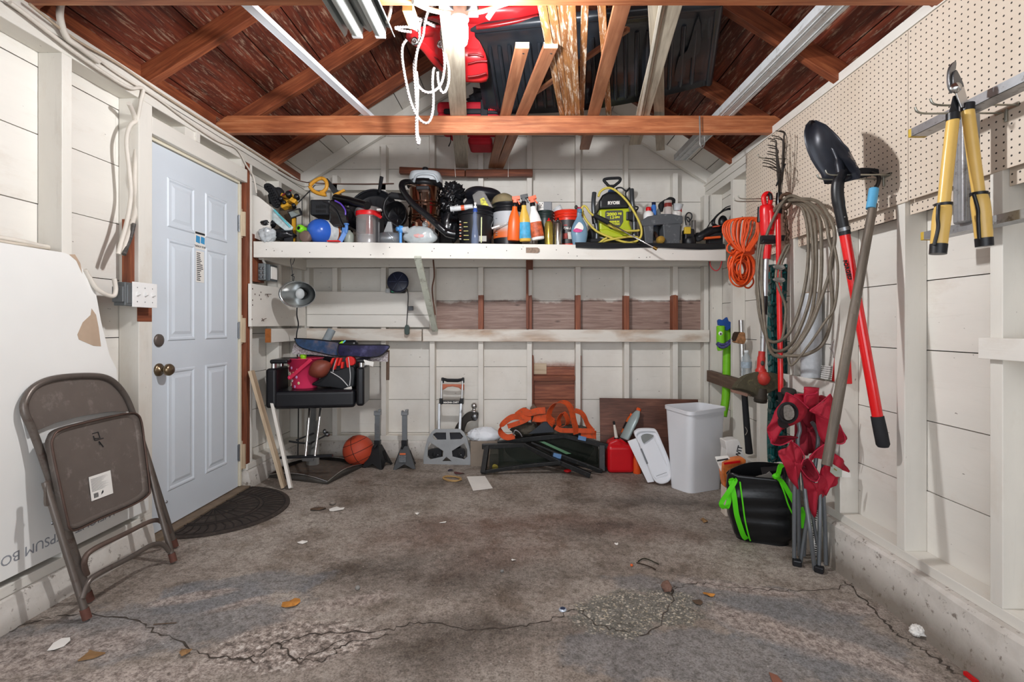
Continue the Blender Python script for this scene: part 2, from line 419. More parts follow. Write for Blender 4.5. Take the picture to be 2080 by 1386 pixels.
# back wall, with two areas never painted
def back_mat():
    t = NT('back_wall_paint'); p = t.pos(); sx = t.n('ShaderNodeSeparateXYZ'); t.l(p, sx.inputs[0])
    uv = t.co('UV', (1.6, 26, 1)); g = t.noise(uv, 2.2, 6, .65, .6)
    wood = t.ramp(g, (.25, '#6f574e'), (.5, '#967b70'), (.75, '#b39c90'))
    kv = t.voro(t.co('UV', (2.2, 6, 1)), 1.7); wood = t.mix(t.ramp(kv, (.04, .9), (.13, 0.0)), wood, '#4a3730')
    nz = t.m1('MULTIPLY', t.m1('SUBTRACT', t.noise(p, 6, 6), .5), .12)
    def band(val, lo, hi, e=.012):
        v = t.m1('ADD', val, nz)
        a = t.n('ShaderNodeMapRange'); t.l(v, a.inputs[0]); a.inputs[1].default_value = lo - e; a.inputs[2].default_value = lo + e
        b = t.n('ShaderNodeMapRange'); t.l(v, b.inputs[0]); b.inputs[1].default_value = hi + e; b.inputs[2].default_value = hi - e
        return t.m1('MULTIPLY', a.outputs[0], b.outputs[0])
    X, Z = sx.outputs[0], sx.outputs[2]
    m = t.m1('MULTIPLY', band(X, -.75, 2), band(Z, H - .1, H + .215))
    m2 = t.m1('MULTIPLY', band(X, .07, .47, .004), band(Z, 0, H - .32, .03))
    wood2 = t.ramp(g, (.25, '#5f3020'), (.5, '#8a4c33'), (.75, '#b0704f'))
    paint = t.mix(t.ramp(t.noise(p, 2.2, 6, .65), (.38, 0.0), (.72, .5)), '#e6e2da', '#c7bfb4')
    paint = t.mix(t.ramp(g, (.3, .3), (.4, 0.0)), paint, '#c2bab0')
    d = t.noise(t.co('UV', (9, 22, 1)), 3, 2, .5); paint = t.mix(t.ramp(d, (.73, 0.0), (.76, .8)), paint, '#57493f')
    col = t.mix(m, paint, wood); col = t.mix(m2, col, wood2); t.fin(col, .55); t.bump(g, .18, .002); return t.m
mb = MB(); z = H - .348 - .28*4
while z < H + 2.5:
    za, zb = max(z, .14), z + .28
    def half(zz):
        k = max(0, (zz - (ZT + .09)) / PITCH); return XLW - .02 + k, XRW + .02 - k
    l0, r0 = half(za); l1, r1 = half(zb)
    if r0 - l0 > .05:
        if r1 < l1: l1 = r1 = XC
        g = .002
        mb.prism([(l0, YBW, za+g), (r0, YBW, za+g), (r1, YBW, zb-g), (l1, YBW, zb-g)], (0, .02, 0))
        k = len(mb.uv) - 6
        uo, vo = R.random()*30, R.random()*30
        for i in range(6): mb.uv[k+i] = [(mb.v[j].x + uo, mb.v[j].z + vo) for j in mb.f[k+i]]
    z += .28
mb.mat(1).prism([(XLW-.05, YBW+.026, -.1), (XRW+.05, YBW+.026, -.1), (XRW+.05, YBW+.026, ZT+.1), (XC, YBW+.026, ROOF(XC)+.05), (XLW-.05, YBW+.026, ZT+.1)], (0, .02, 0))
wall_back = S('wall_back', mb, [back_mat(), BACKING], 'gable wall of white-painted boards with a bare unpainted band', 'wall')
# framing: studs, plates (children of their wall)
def stud(w, x0, x1, y0, y1, z0, z1, m=PAINT2): return O('stud', MB().box(x0, x1, y0, y1, z0, z1), m, w, bev=.002)
ZS0, ZS1 = .17, .21
for yc in (-.6, .35, 1.16, 1.57, 1.976): stud(wall_left, XLW, XL, yc-.022, yc+.022, ZS1, ZT-.11)
stud(wall_left, XLW, XL, 2.345, 2.43, ZS1, ZT-.11)
stud(wall_left, XLW, XL-.006, 3.27, 3.31, ZS1, ZT-.11, BARE); stud(wall_left, XLW+.02, XL, 3.312, 3.33, ZS1, ZT-.11)
stud(wall_left, XLW, XL, 3.69, 3.735, ZS1, ZT-.11); stud(wall_left, XLW, XL, 4.07, 4.12, ZS1, ZT-.11)
for yc in (.4, .81, 1.215, 1.62, 2.03, 2.44, 2.85, 3.26, 3.67, 4.09): stud(wall_right, XR, XRW, yc-.022, yc+.022, ZS1, ZT-.11)
O('top_plate', MB().box(XLW, XL, YF, YBW, ZT-.11, ZT-.058).box(XLW, XL, YF, YBW, ZT-.054, ZT), PAINT2, wall_left, bev=.003)
O('top_plate', MB().box(XR, XRW, YF, YBW, ZT-.11, ZT-.058).box(XR, XRW, YF, YBW, ZT-.054, ZT), PAINT2, wall_right, bev=.003)
O('sill_plate', MB().box(XLW, XL, YF, 2.43, ZS0, ZS1).box(XLW, XL, 3.27, YBW, ZS0, ZS1), PAINT2, wall_left, bev=.003)
O('sill_plate', MB().box(XR, XRW, YF, YBW, ZS0, ZS1), PAINT2, wall_right, bev=.003)
O('sill_plate', MB().box(XL, XR, YB, YBW, ZS0, ZS1), PAINT2, wall_back, bev=.003)
O('header', MB().box(XLW+.03, XL, 2.43, 3.27, H+.945, H+1.03), PAINT2, wall_left, bev=.003)
O('header_block', MB().box(XLW, XL-.01, 2.68, 2.78, H+1.03, ZT-.11).box(XLW, XL, 2.76, 2.79, H+1.03, ZT-.11).box(XLW, XL, 3.2, 3.24, H+1.03, ZT-.11), PAINT2, wall_left)
def back_mask_stud():
    t = NT('half_painted_stud'); p = t.pos(); sx = t.n('ShaderNodeSeparateXYZ'); t.l(p, sx.inputs[0])
    g = t.noise(t.co('UV', (1.6, 26, 1)), 2.2, 6, .65, .6); wood = t.ramp(g, (.25, '#5d2f1c'), (.5, '#83462b'), (.75, '#a8633f'))
    z = t.m1('ADD', sx.outputs[2], t.m1('MULTIPLY', t.m1('SUBTRACT', t.noise(p, 14, 4), .5), .05))
    a = t.m1('GREATER_THAN', z, H - .11); b = t.m1('LESS_THAN', z, H + .255); xa = t.m1('GREATER_THAN', sx.outputs[0], -.5)
    m = t.m1('MULTIPLY', t.m1('MULTIPLY', a, b), xa)
    paint = t.mix(t.ramp(t.noise(p, 3, 6), (.4, 0.0), (.7, .5)), '#e4e0d8', '#c5bdb2'); t.fin(t.mix(m, paint, wood), .55); return t.m
BST = back_mask_stud()
for k in range(-4, 4):
    x = .055 + .4055*k; zt = min(ROOF(x, .2), H + 1.75)
    if k == 2:
        stud(wall_back, x-.021, x+.021, YB, YBW, ZS1, H + .98, BST); stud(wall_back, x-.016, x+.016, YB+.02, YBW, H + 1.0, zt, PAINT2); continue
    stud(wall_back, x-.021, x+.021, YB, YBW, ZS1, zt, BST)
stud(wall_back, XL, XL+.04, YB, YBW, ZS1, ZT-.1); stud(wall_back, XR-.04, XR, YB, YBW, ZS1, ZT-.1)
stud(wall_back, .478, .49, YB+.02, YBW, .25, H-.25, BARE); stud(wall_back, .077, .09, YB+.02, YBW, .25, H-.25, BARE)
O('top_plate', MB().box(XL, -.78, YB, YBW, H+1.13, H+1.19), PAINT2, wall_back, bev=.003)
O('block', MB().box(.08, .48, YB+.03, YBW, H-.46, H-.42), BARE, wall_back)
O('block', MB().box(.085, .2, YB+.07, YBW, H-.41, H-.32), PALE, wall_back)
# concrete footing
def curb_mat():
    t = NT('whitewashed_concrete'); p = t.pos(); n = t.noise(p, 30, 6, .7); n2 = t.noise(p, 4, 6, .7)
    c = t.mix(t.ramp(n2, (.3, .0), (.7, 1.0)), '#ded9d2', '#bdb6ad'); c = t.mix(t.ramp(n, (.58, 0.0), (.66, .8)), c, '#6b5f53')
    sx = t.n('ShaderNodeSeparateXYZ'); t.l(p, sx.inputs[0])
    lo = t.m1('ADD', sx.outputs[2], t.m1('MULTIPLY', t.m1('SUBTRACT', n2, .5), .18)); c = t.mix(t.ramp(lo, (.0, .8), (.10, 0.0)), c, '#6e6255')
    t.fin(c, .85); t.bump(n, .5, .006); return t.m
CURB = curb_mat()
def curb(name, a, b, inw, lab):
    a, b, inw = V(a), V(b), V(inw); n = 40; rows = []
    for i in range(n + 1):
        p = a.lerp(b, i/n); w = mnoise.noise(p*3)*.006
        top = p + V((0, 0, ZS0)); fl = p + V((0, 0, FZ(p.x)-.02))
        rows.append([top - inw*.12, top - inw*.012, top + inw*(.002+w) - V((0, 0, .012+w)), p.lerp(fl, .5)+V((0, 0, ZS0/2)) + inw*(.012+w), fl + inw*(.022+w*2), fl - inw*.12])
    S(name, MB().grid(rows, False, True).add(rows[0], [(0, 1, 2, 3, 4, 5)]).add(rows[-1], [(5, 4, 3, 2, 1, 0)]), CURB, lab, 'concrete footing')
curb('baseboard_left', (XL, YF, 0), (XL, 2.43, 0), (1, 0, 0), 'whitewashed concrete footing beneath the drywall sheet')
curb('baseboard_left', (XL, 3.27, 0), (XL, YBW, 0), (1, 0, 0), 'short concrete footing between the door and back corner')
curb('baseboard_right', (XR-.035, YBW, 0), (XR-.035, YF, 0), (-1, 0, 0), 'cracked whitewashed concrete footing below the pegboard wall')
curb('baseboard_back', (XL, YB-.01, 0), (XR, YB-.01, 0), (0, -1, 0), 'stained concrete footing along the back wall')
# roof
mb = MB(); rng = random.Random(3)
def slope_boards(mb, side, y0, y1, seed):
    rg = random.Random(seed); xs = XLW - .12; L = math.hypot(1, PITCH); s = 0; tot = (XC - XLW + .12)
    while s < tot:
        w = rg.choice((.13, .2, .23, .25)); w = min(w, tot - s + .01)
        for ya, yb in (((y0, y0 + (y1-y0)*rg.uniform(.3, .7)), (0, y1)) if rg.random() < .4 else ((y0, y1),)):
            ya = ya or 0
            m = s + w/2
            x = (xs + m) if side < 0 else (2*XC - xs - m)
            z = ROOF(x) if side < 0 else ROOF(x)
            up = V((-PITCH, 0, 1)) if side < 0 else V((PITCH, 0, 1)); up.normalize()
            p = V((x, 0, z)) + up * (.01 + rg.uniform(0, .002))
            mb.beam(p + V((0, y0, 0)), p + V((0, y1, 0)), (w - .005) * L, .02, up)
            break
        s += w
slope_boards(mb, -1, YF, 3.68, 3)
ceiling = S('ceiling', mb, ROOFM, 'dark red-brown roof boards sloping above the door side', 'roof')
mb = MB(); slope_boards(mb, 1, YF, 3.68, 5); S('ceiling', mb, ROOFM, 'dark red-brown roof boards sloping above the pegboard side', 'roof')
mb = MB(); slope_boards(mb, -1, 3.685, 4.6, 3); slope_boards(mb, 1, 3.685, 4.6, 5)
S('ceiling', mb, PAINT, 'white-painted last strip of roof boards at the gable', 'roof')
mb = MB().prism([(XLW-.2, YF, ROOF(XLW-.2)+.05), (XC, YF, ROOF(XC)+.05), (XC, YF, ROOF(XC)+.06), (XLW-.2, YF, ROOF(XLW-.2)+.06)], (0, 5.7, 0)).prism([(XRW+.2, YF, ROOF(XRW+.2)+.05), (XC, YF, ROOF(XC)+.05), (XC, YF, ROOF(XC)+.06), (XRW+.2, YF, ROOF(XRW+.2)+.06)], (0, 5.7, 0))
S('ceiling', mb, BACKING, 'dark sheet added above the roof boards to block light through gaps', 'roof')  # backing put in to stop sky light leaking between the boards
ridge = S('ridge_board', MB().box(XC-.012, XC+.012, YF, YBW, ROOF(XC)-.16, ROOF(XC)-.01), RAFT, 'ridge board under the peak of the roof', 'ridge board')
def rafter(y, side, m, lab, th=.042, x_end=None):
    xe = XC + side*.012; xs = XLW - .02 if side < 0 else XRW + .02; off = .053
    a = V((xs, y, ROOF(xs) - off)); b = V((xe, y, ROOF(xe) - off))
    return S('rafter', MB().beam(a, b, th, .09), m, lab, 'rafter', bev=.002)
for y, w in ((.6, 'behind the lights'), (1.21, 'above the near tie beam'), (1.84, 'beside the near tie beam'), (2.43, 'midway between the two tie beams'), (3.09, 'beside the long cross beam'), (3.66, 'next to the white gable boards')):
    for sd, sn in ((-1, 'door'), (1, 'pegboard')):
        rafter(y, sd, RAFT, 'reddish timber rafter on the %s side, %s' % (sn, w))
for sd, sn in ((-1, 'door'), (1, 'pegboard')): rafter(YB + .04, sd, PAINT2, 'white-painted gable rafter on the %s side' % sn)
S('tie_beam', MB().box(XLW-.02, XRW+.02, 3.05, 3.09, ZT, ZT+.107), TIE, 'long orange-brown cross beam spanning the whole garage', 'beam', bev=.003)
S('tie_beam', MB().box(XLW-.02, XRW+.02, 1.80, 1.84, ZT, ZT+.107), TIE, 'cross beam at the top edge behind the bulb', 'beam', bev=.003)
S('trim_1', MB().beam((XL-.05, YF, ZT+.045), (XL-.05, 3.0, ZT+.045), .02, .075).beam((XL-.05, 3.13, ZT+.045), (XL-.05, YBW, ZT+.045), .02, .075), RAFT, 'brown blocking board above the door-side top plate', 'trim')
S('trim_2', MB().box(XR-.012, XR+.006, YF, YBW, ZT-.005, ZT+.04), PAINT, 'white strip along the top of the pegboard', 'trim')
# door in the side wall
DX = -1.862; dz0, dz1, dy0, dy1 = H - 1.05, H + .925, 2.463, 3.232
DOORM = pm('#d3dbe3', .42, var=.03, sc=3)
door = T('door_1', 'white six-panel door with brass knob', 'door', (DX, (dy0+dy1)/2, dz0), kind='structure')
mb = MB(); W = dy1 - dy0
mb.box(DX-.04, DX, dy0, dy1, dz0, dz1)
def panel(mb, y0, y1, z0, z1):
    def ring(i, x): return [V((DX+x, y0+i, z0+i)), V((DX+x, y1-i, z0+i)), V((DX+x, y1-i, z1-i)), V((DX+x, y0+i, z1-i))]
    rows = [ring(0, .0005), ring(.006, .006), ring(.014, .006), ring(.022, -.001+.0015), ring(.034, .0012), ring(.05, .007)]
    mb.grid(rows, False, True); mb.add(rows[-1], [(0, 1, 2, 3)])
py = [(dy0+.125, dy0+.345), (dy0+.435, dy0+.65)]
for a, b in py:
    for z0, z1 in ((.18, .82), (.97, 1.51), (1.57, 1.83)): panel(mb, a, b, dz0+z0, dz0+z1)
O('door_leaf', mb, DOORM, door)
BRASS = pm('#8b7a62', .3, .95, var=.15)
kp = V((DX, dy0+.065, H - .225))
kn = O('knob', MB().lathe([(.033, 0), (.033, .006), (.028, .012), (.012, .014), (.012, .03), (.02, .036), (.03, .046), (.031, .058), (.024, .068), (.0, .071)], kp, V((1, 0, 0))), BRASS, door)
O('deadbolt', MB().lathe([(.033, 0), (.032, .007), (.02, .01), (.0, .011)], (DX, dy0+.065, H-.075), V((1, 0, 0))), pm('#6b625c', .45, .5), door)
for z in (dz0+.22, dz0+1.02, dz0+1.72):
    O('hinge', MB().box(DX-.002, DX+.003, dy1-.004, dy1+.03, z-.05, z+.05).tube([(DX+.006, dy1+.004, z-.055), (DX+.006, dy1+.004, z+.055)], .006), STEEL, door)
yy = dy0 + .39
st = O('sticker', MB().box(DX+.0005, DX+.0015, yy-.045, yy+.045, H+.44, H+.54), PAPER, door, 'white energy sticker with blue maps')
O('print', MB().box(DX+.001, DX+.002, yy-.042, yy+.042, H+.525, H+.537), INK, st)
for a in (-.038, .004): O('print', MB().prism([(DX+.0016, yy+a, H+.478), (DX+.0016, yy+a+.035, H+.473), (DX+.0016, yy+a+.036, H+.513), (DX+.0016, yy+a+.002, H+.516)], (.0006, 0, 0)), pm('#3f95c8', .6), st)
text('print', 'ENERGY STAR', .016, (DX+.0018, yy, H+.455), (0, 1, 0), (0, 0, 1), INK, st)
st = O('sticker', MB().box(DX+.0005, DX+.0015, yy-.035, yy+.035, H+.25, H+.43), PAPER, door, 'long white label with rows of small print')
mb = MB(); rg = random.Random(4)
for k in range(15): mb.box(DX+.001, DX+.002, yy-.03, yy-.03+rg.uniform(.025, .058), H+.26+.011*k, H+.265+.011*k)
O('print', mb, INK, st)
FRM = pm('#ddd5c0', .5, var=.05)
S('trim_3', MB().box(XLW, DX+.012, dy0-.022, dy0-.006, dz0, dz1+.02).box(XLW, DX+.012, dy1+.006, dy1+.022, dz0, dz1+.02).box(XLW, DX+.012, dy0-.02, dy1+.02, dz1+.004, dz1+.02).box(XLW, XLW+.012, dy0-.03, dy1+.03, dz0, dz1+.03), FRM, 'cream door frame around the white door', 'door frame')
S('trim_4', MB().box(XLW-.02, XL+.02, dy0-.03, dy1+.04, -.02, dz0-.006), pm('#7b6a58', .7, var=.25, sc=14), 'worn wooden threshold below the white door', 'threshold')
SH = PALE
for k, z in enumerate((dz0+.19, dz0+1.02, dz0+1.72)):
    S('trim_%d' % (5+k), MB().beam((XL-.045, 3.262, z-.09), (XL-.045, 3.262, z+.1), .03, .012, V((0, 1, 0))).beam((XL-.025, 3.258, z-.08), (XL-.025, 3.258, z+.08), .035, .012, V((0, 1, 0))), SH, 'pale wood shims behind the %s door hinge' % ('bottom middle top'.split()[k]), 'shim')
# drywall on the lower door-side wall
def drywall_mat():
    t = NT('drywall_paper'); p = t.pos(); n = t.noise(p, 1.2, 4); t.fin(t.ramp(n, (.3, '#e4e3df'), (.7, '#efeeea')), .75); return t.m
out = [(-.9, .22), (-.9, H+.288), (1.95, H+.288), (1.985, H+.28), (2.03, H+.235), (2.09, H+.16), (2.12, H+.02), (2.14, H-.05), (2.165, H-.13), (2.20, H-.19), (2.215, H-.3), (2.26, H-.34), (2.30, H-.5), (2.385, H-.62), (2.39, H-.888)]
out[0] = (-.9, H-.886)
dw = O('trim_8', MB().prism([(XL, a, b) for a, b in out], (.0125, 0, 0)), drywall_mat(), None, 'white drywall sheet with torn edge on the side wall', 'drywall', None, 'structure')
XD = XL + .0128
TAN = pm('#b7a08a', .85, var=.08)
for pts in ([(140, 517), (152, 517), (163, 535), (167, 556), (155, 530)], [(186, 627), (195, 640), (200, 665), (205, 704), (190, 703), (160, 690), (157, 680), (168, 655), (184, 640)]):
    O('torn_paper', MB().prism([PX(x, y, XD) for x, y in pts], (.0006, 0, 0)), TAN, dw, 'tan bared paper core')
DI = pm('#8d9096', .8)
text('print', 'WEIGHT GYPSUM BOARD', .05, (XD+.0002, 1.9, H-.82), (0, -1, 0), (0, 0, -1), DI, dw, th=.0003)
text('print', '1/2 GP', .045, (XD+.0002, 2.26, H-.80), (0, -1, 0), (0, 0, -1), DI, dw, th=.0003)
# garage front around the open door (behind the viewer)
S('wall_front', MB().box(XLW, -1.5, YF-.1, YF, -.1, ZT+.1).box(1.3, XRW, YF-.1, YF, -.1, ZT+.1).box(-1.5, 1.3, YF-.1, YF, H+1.02, ZT+.1).prism([(XLW, YF, ZT+.1), (XRW, YF, ZT+.1), (XC, YF, ROOF(XC)+.03)], (0, -.1, 0)), PAINT, 'front wall around the open garage doorway', 'wall')
# ---------------------------------------------------------------- camera, light
sc = bpy.context.scene
cam = bpy.data.cameras.new('camera'); co = bpy.data.objects.new('camera', cam); C.objects.link(co)
cam.sensor_width = 36; cam.lens = FX * 36 / 2080; co.location = (0, 0, H); co.rotation_euler = (math.pi/2, 0, 0)
cam.shift_x = (1040 - CX) / 2080; cam.shift_y = -(693 - CY) / 2080; cam.clip_start = .02
sc.camera = co
w = bpy.data.worlds.new('world'); sc.world = w; w.use_nodes = True
bg = w.node_tree.nodes['Background']; bg.inputs[0].default_value = (.78, .87, 1, 1); bg.inputs[1].default_value = 1.1
def area(name, loc, rot, sx, sy, pw, col):
    l = bpy.data.lights.new(name, 'AREA'); l.shape = 'RECTANGLE'; l.size, l.size_y, l.energy, l.color = sx, sy, pw, col
    o = bpy.data.objects.new(name, l); C.objects.link(o); o.location = loc; o.rotation_euler = rot; return o
area('daylight', (-.1, YF - .4, 1.5), (math.radians(84), 0, 0), 2.7, 2.2, 58, (.93, .96, 1))
sc.view_settings.view_transform = 'Standard'; sc.view_settings.look = 'None'; sc.view_settings.gamma = 1; sc.view_settings.exposure = 0.0
sc.cycles.use_denoising = True; sc.cycles.max_bounces = 8; sc.cycles.diffuse_bounces = 5; sc.cycles.transparent_max_bounces = 12
sc.cycles.sample_clamp_indirect = 6
# bulb and its box
bp = P(934, 66, 1.88)
bulb = T('light_bulb', 'glowing white light bulb hanging from the box at the top', 'light bulb', bp + V((0, 0, .105)))
em = NT('bulb_glow'); em.b.inputs['Emission Color'].default_value = (.97, .98, 1, 1); em.b.inputs['Emission Strength'].default_value = 1450; em.fin('#ffffff', .3)
O('glass', MB().lathe([(.0, -.055), (.016, -.052), (.027, -.04), (.031, -.02), (.031, .02), (.026, .042), (.016, .055)], bp, n=24), em.m, bulb)
O('socket', MB().lathe([(.017, .046), (.034, .048), (.034, .056), (.022, .072), (.021, .085), (.026, .09), (.026, .105), (.0, .105)], bp, n=24), pm('#d8d6d2', .4), bulb)  # collar made as wide as the bulb to block its upward light
O('junction_box', MB().box(bp.x-.06, bp.x+.065, 1.842, 1.96, bp.z+.105, bp.z+.165), pm('#86868c', .4, .6), None, 'grey metal junction box above the glowing bulb', 'junction box', bev=.004)
# ---------------------------------------------------------------- shelf, rails, wiring on the walls
def ZSH(x): return H + .57 + .02 * (x - XL) / 3.36
def DFR(x): return 3.33 + .33 * (x - XL) / 3.36
shelf = T('wall_shelf', 'long white-painted plank shelf full of garage clutter', 'shelf', (-.13, 3.75, H+.45))
a = V((XL+.004, DFR(XL), 0)); b = V((1.50, DFR(1.50), 0))
def zz(p, dz): return V((p.x, p.y, ZSH(p.x) + dz))
O('fascia', MB().beam(zz(a, -.055) + V((0, .02, 0)), zz(b, -.055) + V((0, .02, 0)), .04, .108), PAINT, shelf, bev=.003)
mb = MB()
for k in range(4):
    f0, f1 = k/4, (k+1)/4
    y0a, y0b = a.y + .045 + (YB - a.y - .045)*f0, b.y + .045 + (YB - b.y - .045)*f0
    y1a, y1b = a.y + .045 + (YB - a.y - .045)*f1 - .004, b.y + .045 + (YB - b.y - .045)*f1 - .004
    mb.prism([V((a.x, y0a, ZSH(a.x)-.024)), V((b.x, y0b, ZSH(b.x)-.024)), V((b.x, y1b, ZSH(b.x)-.024)), V((a.x, y1a, ZSH(a.x)-.024))], (0, 0, .022))
O('shelf_board', mb, PAINT2, shelf)
O('ledger', MB().beam((XL, YB-.02, H+.525), (XR-.02, YB-.02, H+.54), .04, .09).beam((XL+.02, 3.40, H+.50), (XL+.02, YB-.04, H+.50), .035, .09), PAINT2, shelf, bev=.003)
O('brace', MB().beam(P(848, 522, 3.42), P(884, 672, 4.03), .045, .02, V((0, 1, 0))), pm('#c9cdbf', .5, var=.1, dirt='#8e8a7b'), shelf, 'slanting brace')
O('end_board', MB().pxp([(511, 395), (525, 400), (550, 420), (548, 470), (528, 488), (511, 481)], 3.36, .02), PAINT, shelf, 'upright white end board')
O('hanger_strip', MB().beam(P(1077, 524, 4.06), P(1077, 548, 4.06), .045, .012, V((0, 1, 0))).beam(P(1071, 524, 4.07), P(1071, 668, 4.07), .02, .02, V((0, 1, 0))), BARE, shelf)
PLQ = pm('#8a7565', .7, var=.35, sc=90)
pa = P(1058, 508, 3.0); d = 3.33 + .33*(.05-XL)/3.36 - .003
q = [P(1062, 503, d), P(1092, 503, d), P(1096, 506, d), P(1096, 511, d), P(1092, 514, d), P(1062, 514, d), P(1058, 511, d), P(1058, 506, d)]
O('sticker', MB().prism(q, (0, .003, 0)), PLQ, shelf, 'brown speckled oblong sticker')
mb = MB(); rg = random.Random(9)
for k in range(22):
    x = rg.uniform(-1.75, 1.2); z = ZSH(x) + rg.uniform(-.095, -.02); O('nail_hole', MB().lathe([(.0035, 0), (.0, .0015)], (x, DFR(x)-.0005, z), V((0, -1, 0)), n=8), pm('#3a332c', .9), shelf)
pass
def board(name, lab, cat, a, b, w, h, m, up=V((0, 0, 1)), bev=.002, **k): return O(name, MB().beam(a, b, w, h, up), m, None, lab, cat, bev=bev, **k)
# wide white boards and rail
t = T('wide_board', 'wide white board at mid height below the shelf, seam near its lower edge', 'board', (-1.3, 4.1, H-.02))
O('plank', MB().beam((XL+.03, YB-.011, H+.19), (-.775, YB-.011, H+.185), .02, .19), PAINT, t, bev=.002); O('plank', MB().beam((XL+.03, YB-.011, H+.043), (-.775, YB-.011, H+.037), .02, .10), PAINT, t, bev=.002)
t2 = O('wide_board', MB().beam((XL+.012, 3.275, H+.137), (XL+.012, 4.09, H+.142), .022, .285), PAINT, None, 'square white board with bent nails beside the door, under the junction box', 'board', bev=.002)
mb = MB()
for (x0, y0, x1, y1) in ((539, 598, 551, 598), (543, 598, 545, 604), (532, 651, 541, 647), (532, 647, 536, 653)): O('nail', MB().tube([PX(x0, y0, XL+.032), PX(x1, y1, XL+.04)], .0022, 6), pm('#4a3223', .8, .3), t2)
for (x, y) in ((513, 587), (518, 598), (527, 600), (530, 594), (530, 608), (513, 610), (513, 620), (512, 649)): O('nail', MB().lathe([(.006, 0), (.0, .001)], PX(x, y, XL+.0232), V((1, 0, 0)), n=8), pm('#4a3223', .8, .3), t2)
pass
def rail_mat_end(): return BARE
r1 = T('rail', 'white rail with orange cut end behind the salon chair', 'rail', (-1.4, 4.08, H-.12))
O('rail_board', MB().beam((XL+.02, 3.50, H-.07), (XL+.02, 4.08, H-.07), .04, .098), PAINT, r1, bev=.002); O('rail_board', MB().beam((XL+.03, YB-.02, H-.07), (-.835, YB-.02, H-.078), .04, .098), PAINTW, r1, bev=.002)
O('end_grain', MB().beam((XL+.02, 3.494, H-.07), (XL+.02, 3.4995, H-.07), .04, .098), pm('#a8632f', .7, var=.2, sc=40), r1)
O('rail', MB().beam((-.825, YB-.02, H-.078), (XR-.01, YB-.02, H-.085), .042, .1), PAINTW, None, 'long half-painted raw wood rail on the back wall studs', 'rail', bev=.002)
O('rail', MB().beam((XR-.02, 4.06, H-.41), (XR-.02, 3.28, H-.425), .042, .09), DARKW, None, 'short dark unpainted rail near the back corner behind the pool noodle', 'rail', bev=.002)
O('rail', MB().beam((XR-.012, 3.05, H-.325), (XR-.012, 2.43, H-.325), .022, .085), PAINT, None, 'white rail behind the folded camp chair', 'rail', bev=.002)
O('rail', MB().beam((XR-.012, 1.66, H-.075), (XR-.012, .3, H-.075), .022, .07), PAINT, None, 'short white rail end at the picture edge beneath the aluminium ladder', 'rail', bev=.002)
# loose brown pole on the back wall
t = T('wooden_pole', 'red-brown wooden pole lying against the studs above the shop vacuum', 'pole', P(948, 358, 4.08))
O('pole_half', MB().beam(P(812, 347, 4.08), P(945, 353, 4.08), .05, .055), BARE, t, bev=.006); O('pole_half', MB().beam(P(946, 353, 4.08), P(1082, 352, 4.08), .05, .058), BARE, t, bev=.006)
# junction box by the door, lamp, spotlight
GBOX = pm('#7f8688', .45, .5, var=.12)
t = T('electrical_box', 'grey metal junction box on bare wood under the shelf, beside the door', 'electrical box', P(545, 575, 3.6))
O('backing_board', MB().beam((XL-.03, 3.40, H+.3), (XL-.03, 3.40, H+.62), .06, .16, V((0, 1, 0))), BARE, t)
O('box', MB().box(XL, XL+.05, 3.40, 3.50, H+.315, H+.43), GBOX, t, bev=.004); O('cover', MB().box(XL+.05, XL+.075, 3.41, 3.52, H+.31, H+.425), pm('#5f666a', .4, .5), t, bev=.004)
O('face_plate', MB().box(XL+.075, XL+.08, 3.425, 3.505, H+.325, H+.41), PAPER, t)
mb = MB()
for i in range(2):
    for k in range(3): mb.lathe([(.012, 0), (.011, .0015), (.0, .0015)], (XL+.015+.022*i, 3.40, H+.335+.03*k), V((0, -1, 0)), n=14)
O('knockout', mb, pm('#6a7073', .4, .5), t)
O('cable', MB().tube(crom([P(545, 552, 3.44), P(541, 540, 3.44), P(535, 530, 3.43), P(535, 518, 3.42)], 6), .008), PAPER, None, 'short cream cable into the junction box beside the door', 'cable')
FOIL = pm('#b9bbba', .18, .95, var=.15)
t = T('clamp_lamp', 'dented aluminium clamp work lamp hanging below the shelf', 'lamp', P(610, 597, 3.42))
ax = V((.1, -1, -.12)).normalized(); cc = P(610, 597, 3.5)
O('reflector', MB().lathe([(.115, .0), (.117, .004), (.108, -.02), (.085, -.055), (.05, -.085), (.028, -.1), (.026, -.13)], cc + ax*.06, ax, n=40, sx=1.06, sy=.80, caps=False), FOIL, t, solid=.0015)
O('bulb', MB().ell(cc + ax*.005, .03, .03, .038), pm('#d8dcdc', .15, var=.05, alpha=.7), t); O('socket', MB().lathe([(.02, -.02), (.02, -.12), (.016, -.14)], cc, ax), BLACKP, t)
O('hook', MB().tube(crom([P(594, 572, 3.43), P(593, 545, 3.43), P(590, 530, 3.43), P(594, 521, 3.43), P(598, 527, 3.43), P(594, 538, 3.43)], 5), .0022, 6).tube(crom([P(596, 572, 3.43), P(597, 562, 3.43), P(592, 560, 3.43), P(597, 557, 3.43)], 5), .003, 6), BLACKP, t)
O('cord', MB().tube(crom([P(604, 615, 3.56), P(603, 640, 3.56), P(606, 660, 3.6), P(602, 690, 3.62), P(606, 760, 3.85), P(606, 860, 3.95), P(605, 930, 3.95)], 8), .0045, 8), BLACKP, t)
t = T('spotlight', 'small round navy spotlight sitting on the wide white board', 'spotlight', P(808, 596, 4.09))
NAVY = pm('#131a33', .3, var=.2)
sa = V((.05, -1, .12)).normalized(); sp_ = P(808, 573, 4.0)
mb = MB().lathe([(.0, .012), (.02, .012), (.07, .006), (.082, .004), (.086, .0), (.086, -.012), (.07, -.03), (.03, -.045)], sp_, sa, n=36)
O('disc', mb, NAVY, t)
mb = MB(); fr = frame(sa)
